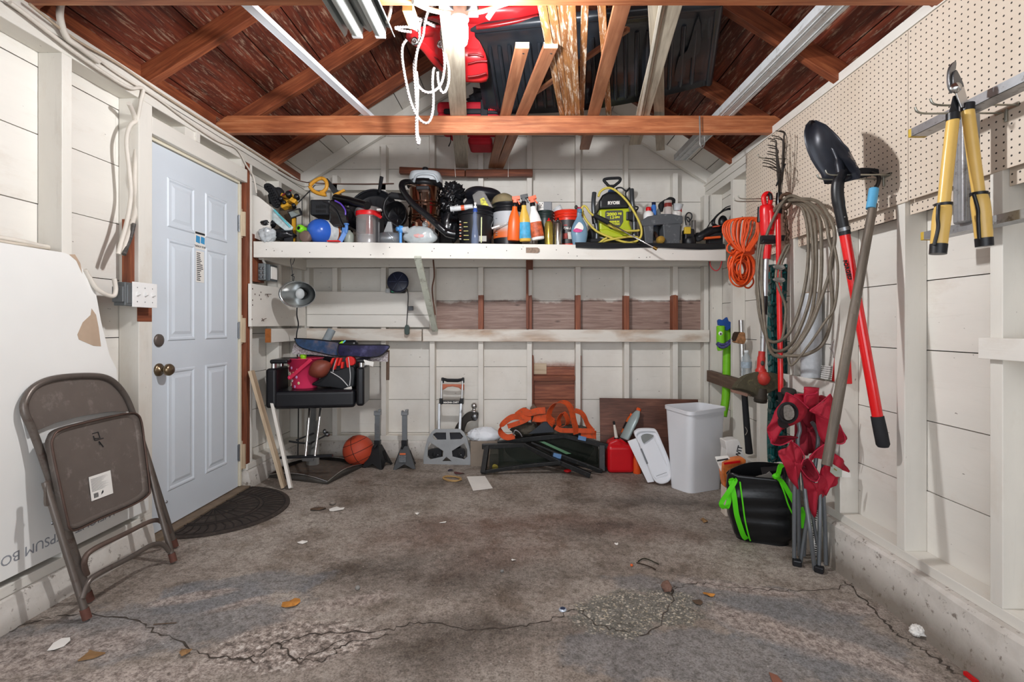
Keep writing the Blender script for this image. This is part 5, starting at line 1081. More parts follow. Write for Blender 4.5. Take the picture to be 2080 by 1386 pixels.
for i in range(25):
    a = -math.pi/2 + math.pi*(i+.5)/25; mb.tube(crom([mp(a, .64, .011), mp(a+.03, .78, .012), mp(a-.02, .93, .011)], 3), .003, 5)
O('relief', mb, pm('#2c2623', .9, var=.3), t)
# --- leaning planks
def lean(name, lab, cat, tp, bt, w, th, m, up=V((0, 1, 0))):
    return O(name, MB().beam(bt, tp, w, th, up), m, None, lab, cat, bev=.002)
b_ = PF(577, 993); lean('plank', 'raw pine plank leaning beside the salon chair', 'plank', V((-1.79, 3.26, .83)), b_+V((0, 0, .012)), .07, .02, PALE, V((1, .2, 0)))
b_ = PF(588, 998); lean('plank', 'thin white strip leaning behind the raw pine plank', 'plank', V((-1.795, 3.47, .76)), b_+V((0, .02, .012)), .045, .02, PAINT, V((1, .2, 0)))
# --- salon chair
VIN = pm('#14151a', .3, var=.15, bump=.15, bsc=25); VIN2 = pm('#101115', .28, var=.2)
t = T('salon_chair', 'black vinyl salon chair on a square metal base', 'chair', V((-1.45, 3.8, 0)))
CRZ = Matrix.Rotation(math.radians(9), 3, 'Z'); CPV = V((Q(z6, 590, 530, 3.45).x, 3.45, 0))
def rz(mb):
    mb.v = [CPV + CRZ @ (p - CPV) for p in mb.v]; return mb
def cush(name, x0, x1, y0, y1, z0, z1, r=.03, m=VIN): return O(name, rz(MB().box(x0, x1, y0, y1, z0, z1)), m, t, bev=r, seg=4)
q0, q1 = Q(z6, 272, 530, 3.45), Q(z6, 903, 676, 3.45)
cush('seat', q0.x, q1.x, 3.45, 3.89, q1.z, q0.z, .025)
for i, (xa, xb) in enumerate(((222, 305), (912, 976))):
    a, b = Q(z6, xa, 348, 3.45), Q(z6, xb, 664, 3.45); ar = cush('armrest', a.x, b.x, 3.44, 3.72, b.z, a.z, .02)
    a2, b2 = Q(z6, (243, 905)[i], 278, 3.44), Q(z6, (380, 1000)[i], 312, 3.44); O('arm_pad', rz(MB().box(a2.x, b2.x, 3.45, 3.72, b2.z, a2.z)), VIN2, ar, bev=.012, seg=3)
    for y in (3.5, 3.66): O('chrome_post', rz(MB().tube([V(((a.x+b.x)/2, y, a.z-.01)), V(((a.x+b.x)/2, y, b2.z+.005))], .018, 14)), CHROME, ar)
q0 = Q(z6, 360, 122, 3.95); cush('backrest', -1.64, -1.24, 3.89, 3.97, H-.30, q0.z, .03)
cb = PF(652, 938); cb.y = 3.78
O('column', MB().lathe([(.052, FZ(cb.x)+.01), (.045, .05), (.045, .40), (.03, .40), (.03, .56)], V((cb.x, cb.y, 0)), n=28), pm('#a9a9a6', .3, .6, var=.1), t)
bp_ = [PF(547, 971), PF(665, 985), PF(738, 949), PF(628, 934)]; bp_[3] = bp_[0] + bp_[2] - bp_[1]
for p in bp_: p.z = FZ(p.x)
RST = pm('#6b6058', .55, .5, var=.3, sc=20, dirt='#8a6336')
mb = MB(); cc_ = sum(bp_, V())/4
mb.prism([p.lerp(cc_, .02)+V((0, 0, .002)) for p in bp_], (0, 0, .022)); O('base_plate', mb, RST, t)
for i in range(4):
    a, b = bp_[i], bp_[(i+1) % 4]; mid = (a+b)/2; pts = [a.lerp(b, k/12) + V((0, 0, .022 + .03*math.sin(math.pi*k/12))) for k in range(13)]
    O('base_rim', MB().grid([[p+V((0, 0, -.02-.03*math.sin(math.pi*k/12)+.001)) for k, p in enumerate(pts)], pts, [p.lerp(cc_, .03) for p in pts]], True), pm('#5d5a56', .3, .8, var=.2), t); O('chrome_edge', MB().tube(pts, .004, 6), CHROME, t)
for xa, xb in ((551, 517), (640, 592)): O('footrest_strut', MB().tube([Q(z6, xa, 660, 3.58), Q(z6, (xa+xb)/2, 870, 3.5), Q(z6, xb, 1058, 3.42)], .009, 10), CHROME, t)
O('footrest_bar', MB().beam(Q(z6, 315, 1068, 3.42), Q(z6, 735, 1052, 3.44), .03, .016), BLACKP, t, bev=.003); O('footrest_plate', MB().pxp([z6(480, 1072), z6(582, 1070), z6(578, 1100), z6(490, 1100)], 3.425, .012), STEEL, t, bev=.002)
O('pump_lever', MB().tube(crom([Q(z6, 385, 938, 3.62), Q(z6, 470, 950, 3.62), Q(z6, 550, 956, 3.64), Q(z6, 570, 948, 3.66)], 5), .007, 8).tube([Q(z6, 440, 930, 3.64), Q(z6, 585, 872, 3.7)], .006, 8).tube([Q(z6, 565, 950, 3.66), Q(z6, 705, 878, 3.74)], .006, 8), BLACKM, t); O('lever_knob', MB().ell(Q(z6, 692, 880, 3.74), .02, .02, .02).ell(Q(z6, 672, 860, 3.74), .015, .015, .02), STEEL, t)
SEAT = Q(z6, 0, 530, 3.45).z
# --- on the chair
PNK = pm('#ea3d68', .35, var=.05); 
t = T('toy_pail', 'pink plastic pail with flower decorations on the salon chair', 'bucket', V((Q(z6, 515, 0, 3.62).x, 3.62, SEAT)))
c = V((Q(z6, 512, 0, 3.62).x, 3.62, SEAT+.001)); k = 3.62/FX/3.96; hz = Q(z6, 0, 265, 3.62).z - c.z
O('wall', MB().lathe([(92*k, 0), (98*k, .01), (126*k, hz-.04), (130*k, hz-.04), (138*k, hz-.004), (145*k, hz-.004), (145*k, hz), (134*k, hz), (122*k, hz-.05)], c, n=44), PNK, t)
O('handle', MB().beam(Q(z6, 388, 432, 3.50), Q(z6, 565, 278, 3.50), .012, .026), pm('#d12a50', .35), t, bev=.004); O('handle_pivot', MB().ell(Q(z6, 390, 425, 3.505), .014, .014, .016), PNK, t)
rg = random.Random(12)
for i, (x, y) in enumerate(((420, 320), (455, 338), (508, 358), (470, 380), (430, 385), (495, 410), (450, 438), (510, 458), (432, 470), (475, 486), (545, 330), (412, 440))):
    p = Q(z6, x, y, 3.62); r_ = 99*k + (p.z-c.z)/(hz)*(31*k) ; dx = p.x - c.x; dx = max(-r_*.95, min(r_*.95, dx)); p.y = 3.62 - math.sqrt(r_*r_-dx*dx) - .002
    mb = MB(); nrm = V((dx/r_, -math.sqrt(1-(dx/r_)**2), 0)); f1, f2, f3 = frame(nrm)
    if i % 2: mb.lathe([(.011, 0), (.009, .001), (0, .0015)], p, nrm, n=10, sx=.8)
    else:
        for a in range(6): d_ = f2*math.cos(a*1.047)+f3*math.sin(a*1.047); mb.beam(p, p + d_*.013, .004, .004, nrm)
    O('flower', mb, pm(('#e6d9c0', '#d9a8d8', '#e8e4df', '#d8cf9a')[i % 4], .5), t)
O('drink_bottle', MB().lathe([(.022, 0), (.022, .022), (.018, .025), (0, .025)], Q(z6, 500, 262, 3.66), n=20).tube([Q(z6, 500, 262, 3.66), Q(z6, 500, 480, 3.66)], .02, 12), pm('#9be21c', .4), None, 'bottle with lime green cap standing in the pink pail', 'bottle')
rot = Matrix.Rotation(math.radians(-28), 3, 'Y')
t = T('football', 'brown leather football resting on the pink pail and bag', 'ball', Q(z6, 632, 420, 3.52))
fb = MB(); c = Q(z6, 632, 355, 3.53); n_, m_ = 28, 20; rows = []
for i in range(m_+1):
    s_ = -1 + 2*i/m_; r_ = .066*(1-abs(s_)**1.75)**.8 if abs(s_) < 1 else 0
    rows.append([c + rot @ V((s_*.088, r_*math.cos(2*math.pi*j/n_), r_*math.sin(2*math.pi*j/n_))) for j in range(n_)])
fb.grid(rows, True, True); O('leather', fb, pm('#7d3d2e', .45, var=.12, bump=.3, bsc=180), t)
t = T('backpack', 'black and red sports bag slumped on the salon chair', 'bag', V((Q(z6, 740, 0, 3.62).x, 3.62, SEAT)))
dB = 3.56
O('lower_body', MB().prism(crom(QL(z6, [(560, 480), (640, 430), (700, 365), (760, 370), (820, 350), (905, 340), (905, 470), (890, 505), (820, 520), (720, 505), (640, 500)], dB), 3, True), (0, .2, 0), True), pm('#202225', .55, var=.25, bump=.5, bsc=12), t, bev=.02, seg=3)
O('upper_body', MB().prism(crom(QL(z6, [(695, 375), (715, 300), (745, 262), (800, 258), (870, 255), (905, 280), (915, 345), (905, 365), (800, 372)], dB+.02), 3, True), (0, .14, 0), True), pm('#24262a', .6, var=.2), t, bev=.02, seg=3)
for pts in (((738, 268), (702, 352)), ((772, 266), (742, 362)), ((800, 268), (780, 330)), ((812, 300), (806, 352)), ((845, 275), (858, 345))): O('red_stripe', MB().prism(QL(z6, [(pts[0][0]-9, pts[0][1]), (pts[0][0]+9, pts[0][1]), (pts[1][0]+9, pts[1][1]), (pts[1][0]-9, pts[1][1])], dB-.006), (0, .03, 0)), pm('#e02a22', .5), t, bev=.003)
O('red_cap', MB().prism(crom(QL(z6, [(838, 275), (860, 256), (895, 262), (912, 290), (905, 322), (870, 325)], dB-.004), 3, True), (0, .03, 0)), pm('#d62422', .5), t, bev=.006)
for pts in (((720, 380), (800, 430), (860, 495)), ((862, 262), (872, 340), (878, 420), (872, 490)), ((765, 280), (745, 340), (738, 380))): O('piping', MB().tube(crom(QL(z6, pts, dB-.003), 6), .0035, 6), pm('#c9c9c9', .5), t)
O('loose_strap', MB().prism(QL(z6, [(815, 520), (850, 505), (885, 495), (890, 515), (870, 528), (840, 522)], dB-.02), (0, .006, 0)), pm('#d6d2cb', .6), t)
def brd(name, lab, pts, d0, m, edge, th=.018):
    t = T(name, lab, 'board', Q(z6, *pts[-1], d0)); O('deck', MB().prism(crom(QL(z6, pts, d0), 4, True), (0, th, 0)), m, t, bev=.003); O('edge_band', MB().tube(crom([p + V((0, -.001, 0)) for p in QL(z6, pts, d0)], 4, True), .004, 6, True), edge, t); return t
B1M = NT('blue_glossy_board'); v_ = B1M.co(); B1M.fin(B1M.ramp(B1M.noise(v_, 6, 6, .6), (.35, '#0e1420'), (.5, '#1d3f66'), (.72, '#7d6a62')), .15)
B2M = NT('purple_glossy_board'); v_ = B2M.co(); B2M.fin(B2M.ramp(B2M.noise(v_, 9, 6, .7), (.35, '#0d0d1c'), (.55, '#23204a'), (.8, '#5a5a86')), .12)
SLV = NT('silver_flake_board'); v_ = SLV.co('Object', (6, 20, 20)); SLV.fin(SLV.ramp(SLV.noise(v_, 14, 5, .8), (.4, '#5d3038'), (.5, '#b5aeb0'), (.65, '#e8e4e4')), .35, .2)
brd('board', 'blue and brown glossy board lying across the salon chair arms', [(432, 118), (445, 110), (600, 118), (775, 140), (782, 150), (782, 248), (600, 218), (500, 192), (450, 160)], 3.60, B1M.m, BLACKP)
brd('board', 'dark purple glossy board overlapping the blue one', [(785, 158), (820, 160), (1000, 162), (1180, 165), (1172, 205), (1120, 248), (1050, 262), (900, 255), (785, 245)], 3.58, B2M.m, BLACKP)
O('board', MB().prism(QL(z6, [(410, 205), (425, 150), (790, 200), (1180, 220), (1178, 298), (1000, 290), (780, 262), (560, 240), (412, 236)], 3.63), (0, .012, 0)), SLV.m, None, 'silver-edged board under the two glossy boards', 'board')
O('foam_tube', MB().tube([Q(z6, 672, 150, 3.66), Q(z6, 728, 42, 3.7)], .030, 22), pm('#848c90', .7, var=.15, bump=.4), None, 'grey foam tube sticking up behind the glossy boards', 'tube', bev=.006)
t = T('toy_fish', 'lime green and blue scrap tucked above the purple board', 'toy', Q(z6, 810, 150, 3.6)); O('body', MB().prism(QL(z6, [(785, 150), (805, 133), (822, 130), (815, 150)], 3.575), (0, .012, 0)), pm('#9adf1e', .5), t, bev=.002); O('tail', MB().beam(Q(z6, 818, 146, 3.58), Q(z6, 838, 126, 3.58), .008, .008), pm('#59b8d8', .4), t)
O('paper', MB().prism(QL(z6, [(985, 285), (1020, 295), (1065, 305), (1060, 338), (1030, 325), (1000, 322)], 3.5), (0, .003, .004)), PAPER, None, 'white paper tag hanging by the salon chair arm', 'paper')
b_ = Q(z6, 1180, 440, 3.9); O('batten', MB().beam(Q(z6, 1178, 445, 3.66), Q(z6, 1180, 205, 3.66), .02, .018, V((0, 1, 0))), DARKW, None, 'thin dark batten hanging from the end of the glossy boards', 'batten')
# --- basketball, jack stands
c = PF(728, 942); r = 30.5*3.86/FX; c = V((c.x, 3.86, FZ(c.x) + r)); c.x = (728-CX)*3.86/FX
t = T('basketball', 'orange basketball on the floor by the jack stands', 'ball', V((c.x, c.y, c.z-r)))
O('skin', MB().ell(c, r, r, r, n=36, m=24), pm('#b8452a', .55, var=.08, bump=.4, bsc=220), t)
f = frame(V((.25, -.8, .55)), V((0, 0, 1))); f0, f1, f2 = f
def ringp(a, b, off=0.0, rr=1.0): return [c + (a*math.cos(x) + b*math.sin(x)) * (r*rr) + a.cross(b)*off for x in [2*math.pi*i/60 for i in range(60)]]
g1, g2, g3 = V((.92, 0, .38)), V((0, -1, 0)), V((-.38, 0, .92)); sm = pm('#231a18', .7); mb = MB()
mb.tube(ringp(g1, g2), .0022, 6, True); mb.tube(ringp(g3, g2), .0022, 6, True)
for s_ in (-1, 1): mb.tube([c + (g1*math.cos(x)*.80 + g2*math.sin(x)*.80*1.0) * r + g3*(s_*r*.6) for x in [2*math.pi*i/60 for i in range(60)]], .0022, 6, True)
O('seam', mb, sm, t)
def jack(lab, px, py, turn):
    b = PF(px, py); k = b.y/FX; t = T('jack_stand', lab, 'jack stand', b); bx = V((b.x, b.y, FZ(b.x)))
    w = .092; hh = 0.165; R_ = Matrix.Rotation(turn, 3, 'Z')
    for i in range(4):
        a0, a1 = math.pi/4 + i*math.pi/2, math.pi/4 + (i+1)*math.pi/2; am = (a0+a1)/2
        def q(a, rr, z): return bx + R_ @ V((math.cos(a)*rr, math.sin(a)*rr, 0)) + V((0, 0, z))
        A, B, Cc, D = q(a0, w*1.3, 0), q(a1, w*1.3, 0), q(a1, .034, hh), q(a0, .034, hh); mid = (A+B)/2
        pts = [A, A.lerp(B, .12), mid.lerp((Cc+D)/2, .22), A.lerp(B, .88), B, Cc, D]
        nin = (bx + V((0, 0, .08)) - (A+B+Cc+D)/4).normalized()
        hole = i in (0, 2, 3) and i == (3 if turn > 0 else 3)
        O('leg_panel', MB().prism(pts, nin*.004), pm('#1b1c1e', .4, .0, var=.1), t, bev=.001)
        O('cutout', MB().prism([x - nin*.001 for x in ((A*.3+B*.7).lerp(Cc, .22), (A*.45+B*.55).lerp(D, .3), (D+Cc)/2*.72+(A+B)/2*.28, (Cc*.72+B*.28))], -nin*.001), pm('#0b0b0c', .8), t) if i % 2 else None
    O('collar', MB().box(bx.x-.022, bx.x+.022, bx.y-.022, bx.y+.022, hh-.005, hh+.07), BLACKP, t, bev=.003)
    top = H + (662-832)*b.y/FX
    O('ratchet_post', MB().box(bx.x-.019, bx.x+.019, bx.y-.012, bx.y+.012, hh+.05, top-.03), pm('#7f8488', .35, .6), t, bev=.002)
    if turn <= 0:
        for i in range(10): O('ratchet_tooth', MB().box(bx.x-.02, bx.x+.02, bx.y-.016, bx.y-.011, hh+.085+.012*i, hh+.0905+.012*i), STEEL, t)
    O('saddle', MB().box(bx.x-.024, bx.x+.026, bx.y-.02, bx.y+.02, top-.045, top-.018).box(bx.x+.006, bx.x+.026, bx.y-.02, bx.y+.02, top-.018, top).box(bx.x-.024, bx.x-.012, bx.y-.02, bx.y+.02, top-.018, top-.008), pm('#8b8f93', .35, .6), t, bev=.003)
    O('pawl_lever', MB().tube([bx + V((.0, -.03, hh+.01)), bx + V((-.012, -.05, hh-.012))], .008, 8), BLACKM, t)
    return t, bx
jack('black jack stand with ratchet teeth next to the basketball', 767, 947, -.25)
jt, bx = jack('black jack stand with an orange warning sticker, by the hand truck', 822, 948, .2)
O('warning_sticker', MB().beam(bx + V((-.0, -.062, .12)), bx + V((0, -.066, .108)), .045, .002, V((0, 1, 0))), pm('#d0632f', .5), jt); O('warning_sticker', MB().beam(bx + V((-.0, -.067, .105)), bx + V((0, -.082, .055)), .055, .002, V((0, 1, 0))), pm('#5a5d60', .6, var=.5, sc=80), jt)
# --- hand truck
t = T('hand_truck', 'folded aluminium hand truck with black grip standing against the wall', 'hand truck', PF(908, 944))
dH = 3.95; PLT = pm('#a3a6a8', .4, .35, var=.1)
outer = [(190, 1062), (188, 1000), (205, 900), (228, 810), (262, 755), (300, 720), (540, 718), (578, 750), (610, 810), (632, 900), (645, 1000), (643, 1064)]
def slab7(name, pts, d0, th, m, bv=.002, cr=0): return O(name, MB().prism(crom(QL(z7, pts, d0), cr, True) if cr else QL(z7, pts, d0), (0, th, 0)), m, t, bev=bv)
op = [[(285, 765), (310, 752), (405, 752), (408, 820), (300, 822), (280, 800)], [(440, 752), (540, 752), (572, 790), (552, 815), (448, 820)], [(250, 845), (380, 930), (375, 985), (255, 1010), (230, 985), (232, 890)], [(588, 850), (608, 900), (610, 985), (580, 1010), (470, 985), (462, 930)], [(370, 1028), (410, 985), (462, 1028)]]
po = QL(z7, outer, dH)
bm_ = MB(); bm_.prism(po, (0, .016, 0)); plate = O('toe_plate', bm_, PLT, t)
cut = MB()
for o_ in op: cut.prism([p + V((0, -.03, 0)) for p in QL(z7, o_, dH)], (0, .08, 0))
co_ = O('toe_plate_cut', cut, PLT, t); co_.location = plate.location
md = plate.modifiers.new('cut', 'BOOLEAN'); md.object = co_; md.operation = 'DIFFERENCE'; md.solver = 'EXACT'
bpy.context.view_layer.update(); ev = plate.evaluated_get(bpy.context.evaluated_depsgraph_get()); nm = bpy.data.meshes.new_from_object(ev)
plate.modifiers.clear(); plate.data = nm; bpy.data.objects.remove(co_)
m2_ = plate.modifiers.new('bevel', 'BEVEL'); m2_.width = .003; m2_.segments = 2; m2_.limit_method = 'ANGLE'
for x in (308, 530): 
    O('wheel', MB().lathe([(.028, -.015), (.036, -.012), (.036, .012), (.028, .015), (0, .016)], Q(z7, x, 955, dH+.05), V((1 if x < 400 else -1, -.35, 0)), n=24), BLACKM, t); O('wheel_cover', MB().prism(crom(QL(z7, [(x-70, 920), (x+40, 905), (x+58, 960), (x+30, 1000), (x-60, 995)], dH+.022), 3, True), (0, .02, 0)), BLACKP, t, bev=.004); O('axle_bolt', MB().lathe([(.008, 0), (.006, .006), (0, .007)], Q(z7, x+20, 968, dH+.02), V((0, -1, 0)), n=12), STEEL, t)
slab7('black_bracket', [(280, 770), (310, 755), (540, 755), (560, 800), (500, 825), (330, 825)], dH+.02, .02, pm('#23252c', .4))
for x0, x1 in ((342, 362), (556, 540)):
    O('lower_rail', MB().beam(Q(z7, x0 if x0 < 400 else 552, 470, dH+.04), Q(z7, 340 if x0 < 400 else 538, 735, dH+.02), .022, .02, V((0, 1, 0))), ALU, t, bev=.004); O('upper_rail', MB().tube([Q(z7, 368 if x0 < 400 else 566, 245, dH+.08), Q(z7, 360 if x0 < 400 else 558, 450, dH+.045)], .0085, 12), pm('#d5d7d8', .3, .85), t)
    O('clamp', MB().pxp([z7(340 if x0 < 400 else 538, 425), z7(372 if x0 < 400 else 572, 425), z7(372 if x0 < 400 else 572, 482), z7(340 if x0 < 400 else 538, 482)], dH+.03, .04), BLACKP, t, bev=.004)
cbx = slab7('cross_bar', [(372, 445), (540, 448), (540, 480), (372, 478)], dH+.032, .03, BLACKP); text('lettering', 'MAGNA CART', .019, Q(z7, 455, 463, dH+.031), (1, 0, .01), (0, 0, 1), PAPER, t, bold=.0008)
slab7('orange_yoke', [(355, 288), (580, 290), (580, 345), (552, 345), (530, 322), (470, 310), (420, 315), (385, 340), (355, 342)], dH+.066, .025, pm('#b5674c', .4, .3), .004)
O('grip', MB().tube([Q(z7, 385, 240, dH+.085), Q(z7, 420, 250, dH+.085), Q(z7, 520, 252, dH+.085), Q(z7, 560, 244, dH+.085)], [.012, .014, .014, .012], 12), BLACKM, t)
for x in (372, 568): O('grip_end', MB().pxp([z7(x-12, 224), z7(x+12, 226), z7(x+12, 278), z7(x-12, 276)], dH+.07, .03), BLACKP, t, bev=.005)
# --- ball hitch
t = T('trailer_hitch', 'chrome ball hitch on a black shank leaning behind the hand truck', 'trailer hitch', Q(z7, 590, 760, 4.04))
O('shank', MB().prism(crom(QL(z7, [(470, 800), (500, 690), (560, 610), (600, 570), (660, 548), (712, 560), (712, 612), (690, 640), (650, 640), (610, 660), (585, 720), (560, 800)], 4.02), 3, True), (0, .05, 0)), pm('#3b3733', .35, .7, var=.3), t, bev=.008)
O('shank_foot', MB().beam(Q(z7, 515, 790, 4.045), V((Q(z7, 515, 0, 4.045).x, 4.045, FZ(-.5)+.0)), .05, .04, V((0, 1, 0))), BLACKP, t)
O('ball', MB().lathe([(.014, -.05), (.03, -.046), (.03, -.035), (.018, -.03), (.016, -.02)] + [(.0265*math.sin(a), .005 - .0265*math.cos(a)) for a in [.6+.25*i for i in range(11)]], Q(z7, 677, 500, 4.04), n=28), CHROME, t)
O('nut', MB().lathe([(.03, 0), (.03, .015), (0, .015)], Q(z7, 683, 600, 4.02), V((0, -1, 0)), n=6), STEEL, t)
# --- box and bag
q0, q1 = Q(z7, 640, 838, 3.93), Q(z7, 910, 838, 3.93); O('cardboard_box', MB().box(q0.x, q1.x, 3.93, 4.08, FZ(-.3)-.005, q0.z), pm('#8b7f72', .8, var=.1), None, 'grey-brown cardboard box under the white plastic bag', 'box', bev=.004)
O('plastic_bag', MB().blob(Q(z7, 775, 780, 4.0), .135, .065, .066, .12, 5, 51, zmin=q0.z).blob(Q(z7, 690, 775, 3.98), .06, .05, .05, .2, 5, 53, zmin=q0.z), pm('#e3e7ec', .35, var=.05, bump=.3, bsc=20), None, 'white plastic bag on the cardboard box behind the black frames', 'plastic bag')
# --- black metal frames
FRB = pm('#0e0f10', .45, 0, var=.25, dirt='#35342f', sc=14)
def bars(lab, lst):
    p0 = Q(z7, *lst[0][0][0][:2], lst[0][0][0][2]); t = T('window_sash', lab, 'metal frame', V((p0.x, p0.y, FZ(p0.x))))
    for pts, w in lst:
        P3 = [Q(z7, x, y, d) for x, y, d in pts]
        for p in P3: p.z = max(p.z, FZ(p.x) + w/2 + .001)
        for a, b in zip(P3[:-1], P3[1:]): O('bar', MB().beam(a - (b-a).normalized()*w*.3, b + (b-a).normalized()*w*.3, w, w), FRB, t, bev=.003)
    return t
f1 = bars('low black metal frame with bent bars lying nearest on the floor', [([(800, 890, 3.80), (765, 1130, 3.70)], .036), ([(765, 885, 3.80), (1160, 872, 3.84), (1480, 1030, 3.76), (1780, 1155, 3.70)], .036), ([(775, 1128, 3.70), (1170, 1072, 3.74), (1500, 1038, 3.74)], .026), ([(1230, 850, 3.83), (1480, 955, 3.80), (1890, 1110, 3.74)], .016)])
O('glass_pane', MB().prism(QL(z7, [(830, 905), (1150, 895), (1450, 1030), (1180, 1060), (820, 1115)], 3.80), (0, .006, .0)), pm('#2a302a', .06, var=.3, alpha=.5), f1); O('brass_disc', MB().prism(crom(QL(z7, [(850, 1075), (870, 1055), (905, 1075), (900, 1130), (860, 1125)], 3.745), 3, True), (0, .006, 0)), pm('#a89a4a', .25, .8), f1)
f2 = bars('taller black metal frame leaning behind the low one under the orange straps', [([(915, 855, 3.88), (1210, 812, 3.92), (1540, 778, 3.94), (1950, 880, 3.90)], .038), ([(1905, 890, 3.90), (1905, 1140, 3.86)], .046), ([(1430, 955, 3.84), (1895, 1125, 3.84)], .03), ([(940, 865, 3.9), (940, 1010, 3.98)], .03)])
O('glass_pane', MB().prism(QL(z7, [(1250, 830), (1540, 800), (1870, 890), (1870, 1090), (1450, 960)], 3.93), (0, .006, 0)), pm('#232823', .06, var=.3, alpha=.6), f2); O('green_strip', MB().prism(QL(z7, [(1300, 838), (1350, 838), (1610, 955), (1560, 960)], 3.925), (0, .004, 0)), pm('#5f8a68', .4), f2)
for x, y in ((1710, 800), (1470, 968)): O('blue_tape', MB().beam(Q(z7, x-35, y-6, 3.80 if y > 900 else 3.905), Q(z7, x+40, y+10, 3.80 if y > 900 else 3.9), .04, .032), pm('#5f87b5', .5), f2)
O('red_cap', MB().blob(PF(1153, 960, .012), .03, .02, .012, .1, 3, 61), REDP, None, 'small red object on the floor beneath the black frames', 'cap')
O('metal_plate', MB().prism(crom(QL(z7, [(1195, 768), (1260, 720), (1330, 660), (1392, 605), (1420, 660), (1445, 748)], 3.89), 1, True), (0, .012, .0)), pm('#363a40', .4, .4, var=.12), None, 'dark triangular metal plate lying on the black frames', 'plate', bev=.002)
t = T('straps_support', 'dusty dark sheet of carpet heaped on the frames under the straps', 'carpet', V((Q(z7, 1400, 0, 4.0).x, 4.0, FZ(0)))); t.name = 'carpet_scrap'; ROOT['carpet_scrap'] = ROOT['straps_support']
O('fold', MB().blob(Q(z7, 1180, 720, 4.0), .12, .07, .05, .3, 5, 71).blob(Q(z7, 1560, 730, 4.0), .22, .08, .045, .2, 5, 72), pm('#4a453c', .95, var=.3, bump=.7), t); O('base_pile', MB().blob(Q(z7, 1400, 900, 4.02), .34, .06, .18, .15, 4, 73, zmin=FZ(0)), pm('#2d2a26', .95, var=.3), t)
# orange straps
STR = pm('#c44a1b', .7, var=.2, sc=18, dirt='#7d4a34', bump=.3, bsc=120)
t = T('tow_strap', 'wide orange tow strap looped in tall arches on the black frames', 'strap', Q(z7, 1560, 800, 3.9))
def zs(pts): return [Q(z7, x, y, d) for x, y, d in pts]
zq = lambda x, y: ((x*(1/7.7)+1000-820)*4.727, (y*(1/7.7)+790-720)*4.727)     # from the closer look at the straps
def qs(pts): return [Q(z7, *zq(x, y), d) for x, y, d in pts]
O('arch', strap(MB(), qs([(960, 560, 3.90), (890, 470, 3.88), (900, 350, 3.88), (980, 240, 3.88), (1090, 205, 3.88), (1180, 240, 3.87), (1240, 340, 3.86), (1270, 480, 3.85), (1300, 600, 3.85), (1310, 710, 3.85)]), .058, (.75, .66, .2)), STR, t)
O('loop', strap(MB(), qs([(1290, 340, 3.93), (1380, 370, 3.93), (1440, 440, 3.92), (1490, 560, 3.92), (1560, 650, 3.92)]), .05, (.6, .7, .4)), STR, t)
O('loop', strap(MB(), qs([(1050, 590, 3.92), (1040, 480, 3.91), (1110, 380, 3.9), (1180, 480, 3.9), (1160, 560, 3.9), (1060, 600, 3.9)]), .05, (.7, .7, .1)), STR, t)
O('fold', strap(MB(), qs([(985, 600, 3.86), (1060, 645, 3.86), (1200, 655, 3.87), (1400, 655, 3.87), (1600, 660, 3.88)]), .036, (0, .25, 1)), STR, t)
O('tail', strap(MB(), qs([(1385, 700, 3.89), (1500, 710, 3.89), (1610, 720, 3.9), (1615, 740, 3.93)]), .062, (0, .1, 1)), STR, t)
t = T('tow_strap', 'second orange strap with black print, bent toward the white bag', 'strap', Q(z7, 1000, 780, 3.85))
O('bend', strap(MB(), qs([(600, 420, 3.93), (480, 440, 3.92), (330, 440, 3.9), (220, 500, 3.88), (130, 600, 3.86), (140, 700, 3.85), (230, 760, 3.84), (350, 740, 3.84)]), .05, (.25, .6, .75)), STR, t)
O('upper_fold', strap(MB(), qs([(370, 420, 3.96), (480, 350, 3.95), (580, 380, 3.93), (700, 350, 3.92), (830, 340, 3.92)]), .055, (.1, .5, .86)), STR, t); O('mid_fold', strap(MB(), qs([(640, 460, 3.92), (740, 470, 3.9), (860, 460, 3.89), (960, 520, 3.9)]), .06, (.2, .6, .8)), STR, t); O('lower_fold', strap(MB(), qs([(240, 590, 3.87), (340, 560, 3.88), (480, 510, 3.9), (590, 450, 3.92)]), .04, (.2, .6, .8)), STR, t)
O('steel_ring', MB().tube(crom(qs([(330, 720, 3.83), (360, 650, 3.83), (430, 690, 3.83), (465, 750, 3.83)]), 6), .006, 8), STEEL, t)
pr = MB()
for i in range(9):
    a = Q(z7, *zq(130+26*i, 640+14*i), 3.826+.0); pr.box(a.x-.006, a.x+.006, a.y, a.y+.002, a.z-.009, a.z+.009)
O('wood_block', MB().pxp([z7(1215, 525), z7(1245, 480), z7(1285, 520), z7(1275, 700), z7(1225, 700)], 4.0, .05), DARKW, None, 'pointed dark wood offcut sticking up behind the orange straps', 'wood block')
O('wood_block', MB().pxp([z7(1140, 520), z7(1180, 515), z7(1185, 700), z7(1140, 700)], 4.04, .04), DARKW, None, 'square dark wood offcut behind the bent orange strap', 'wood block')
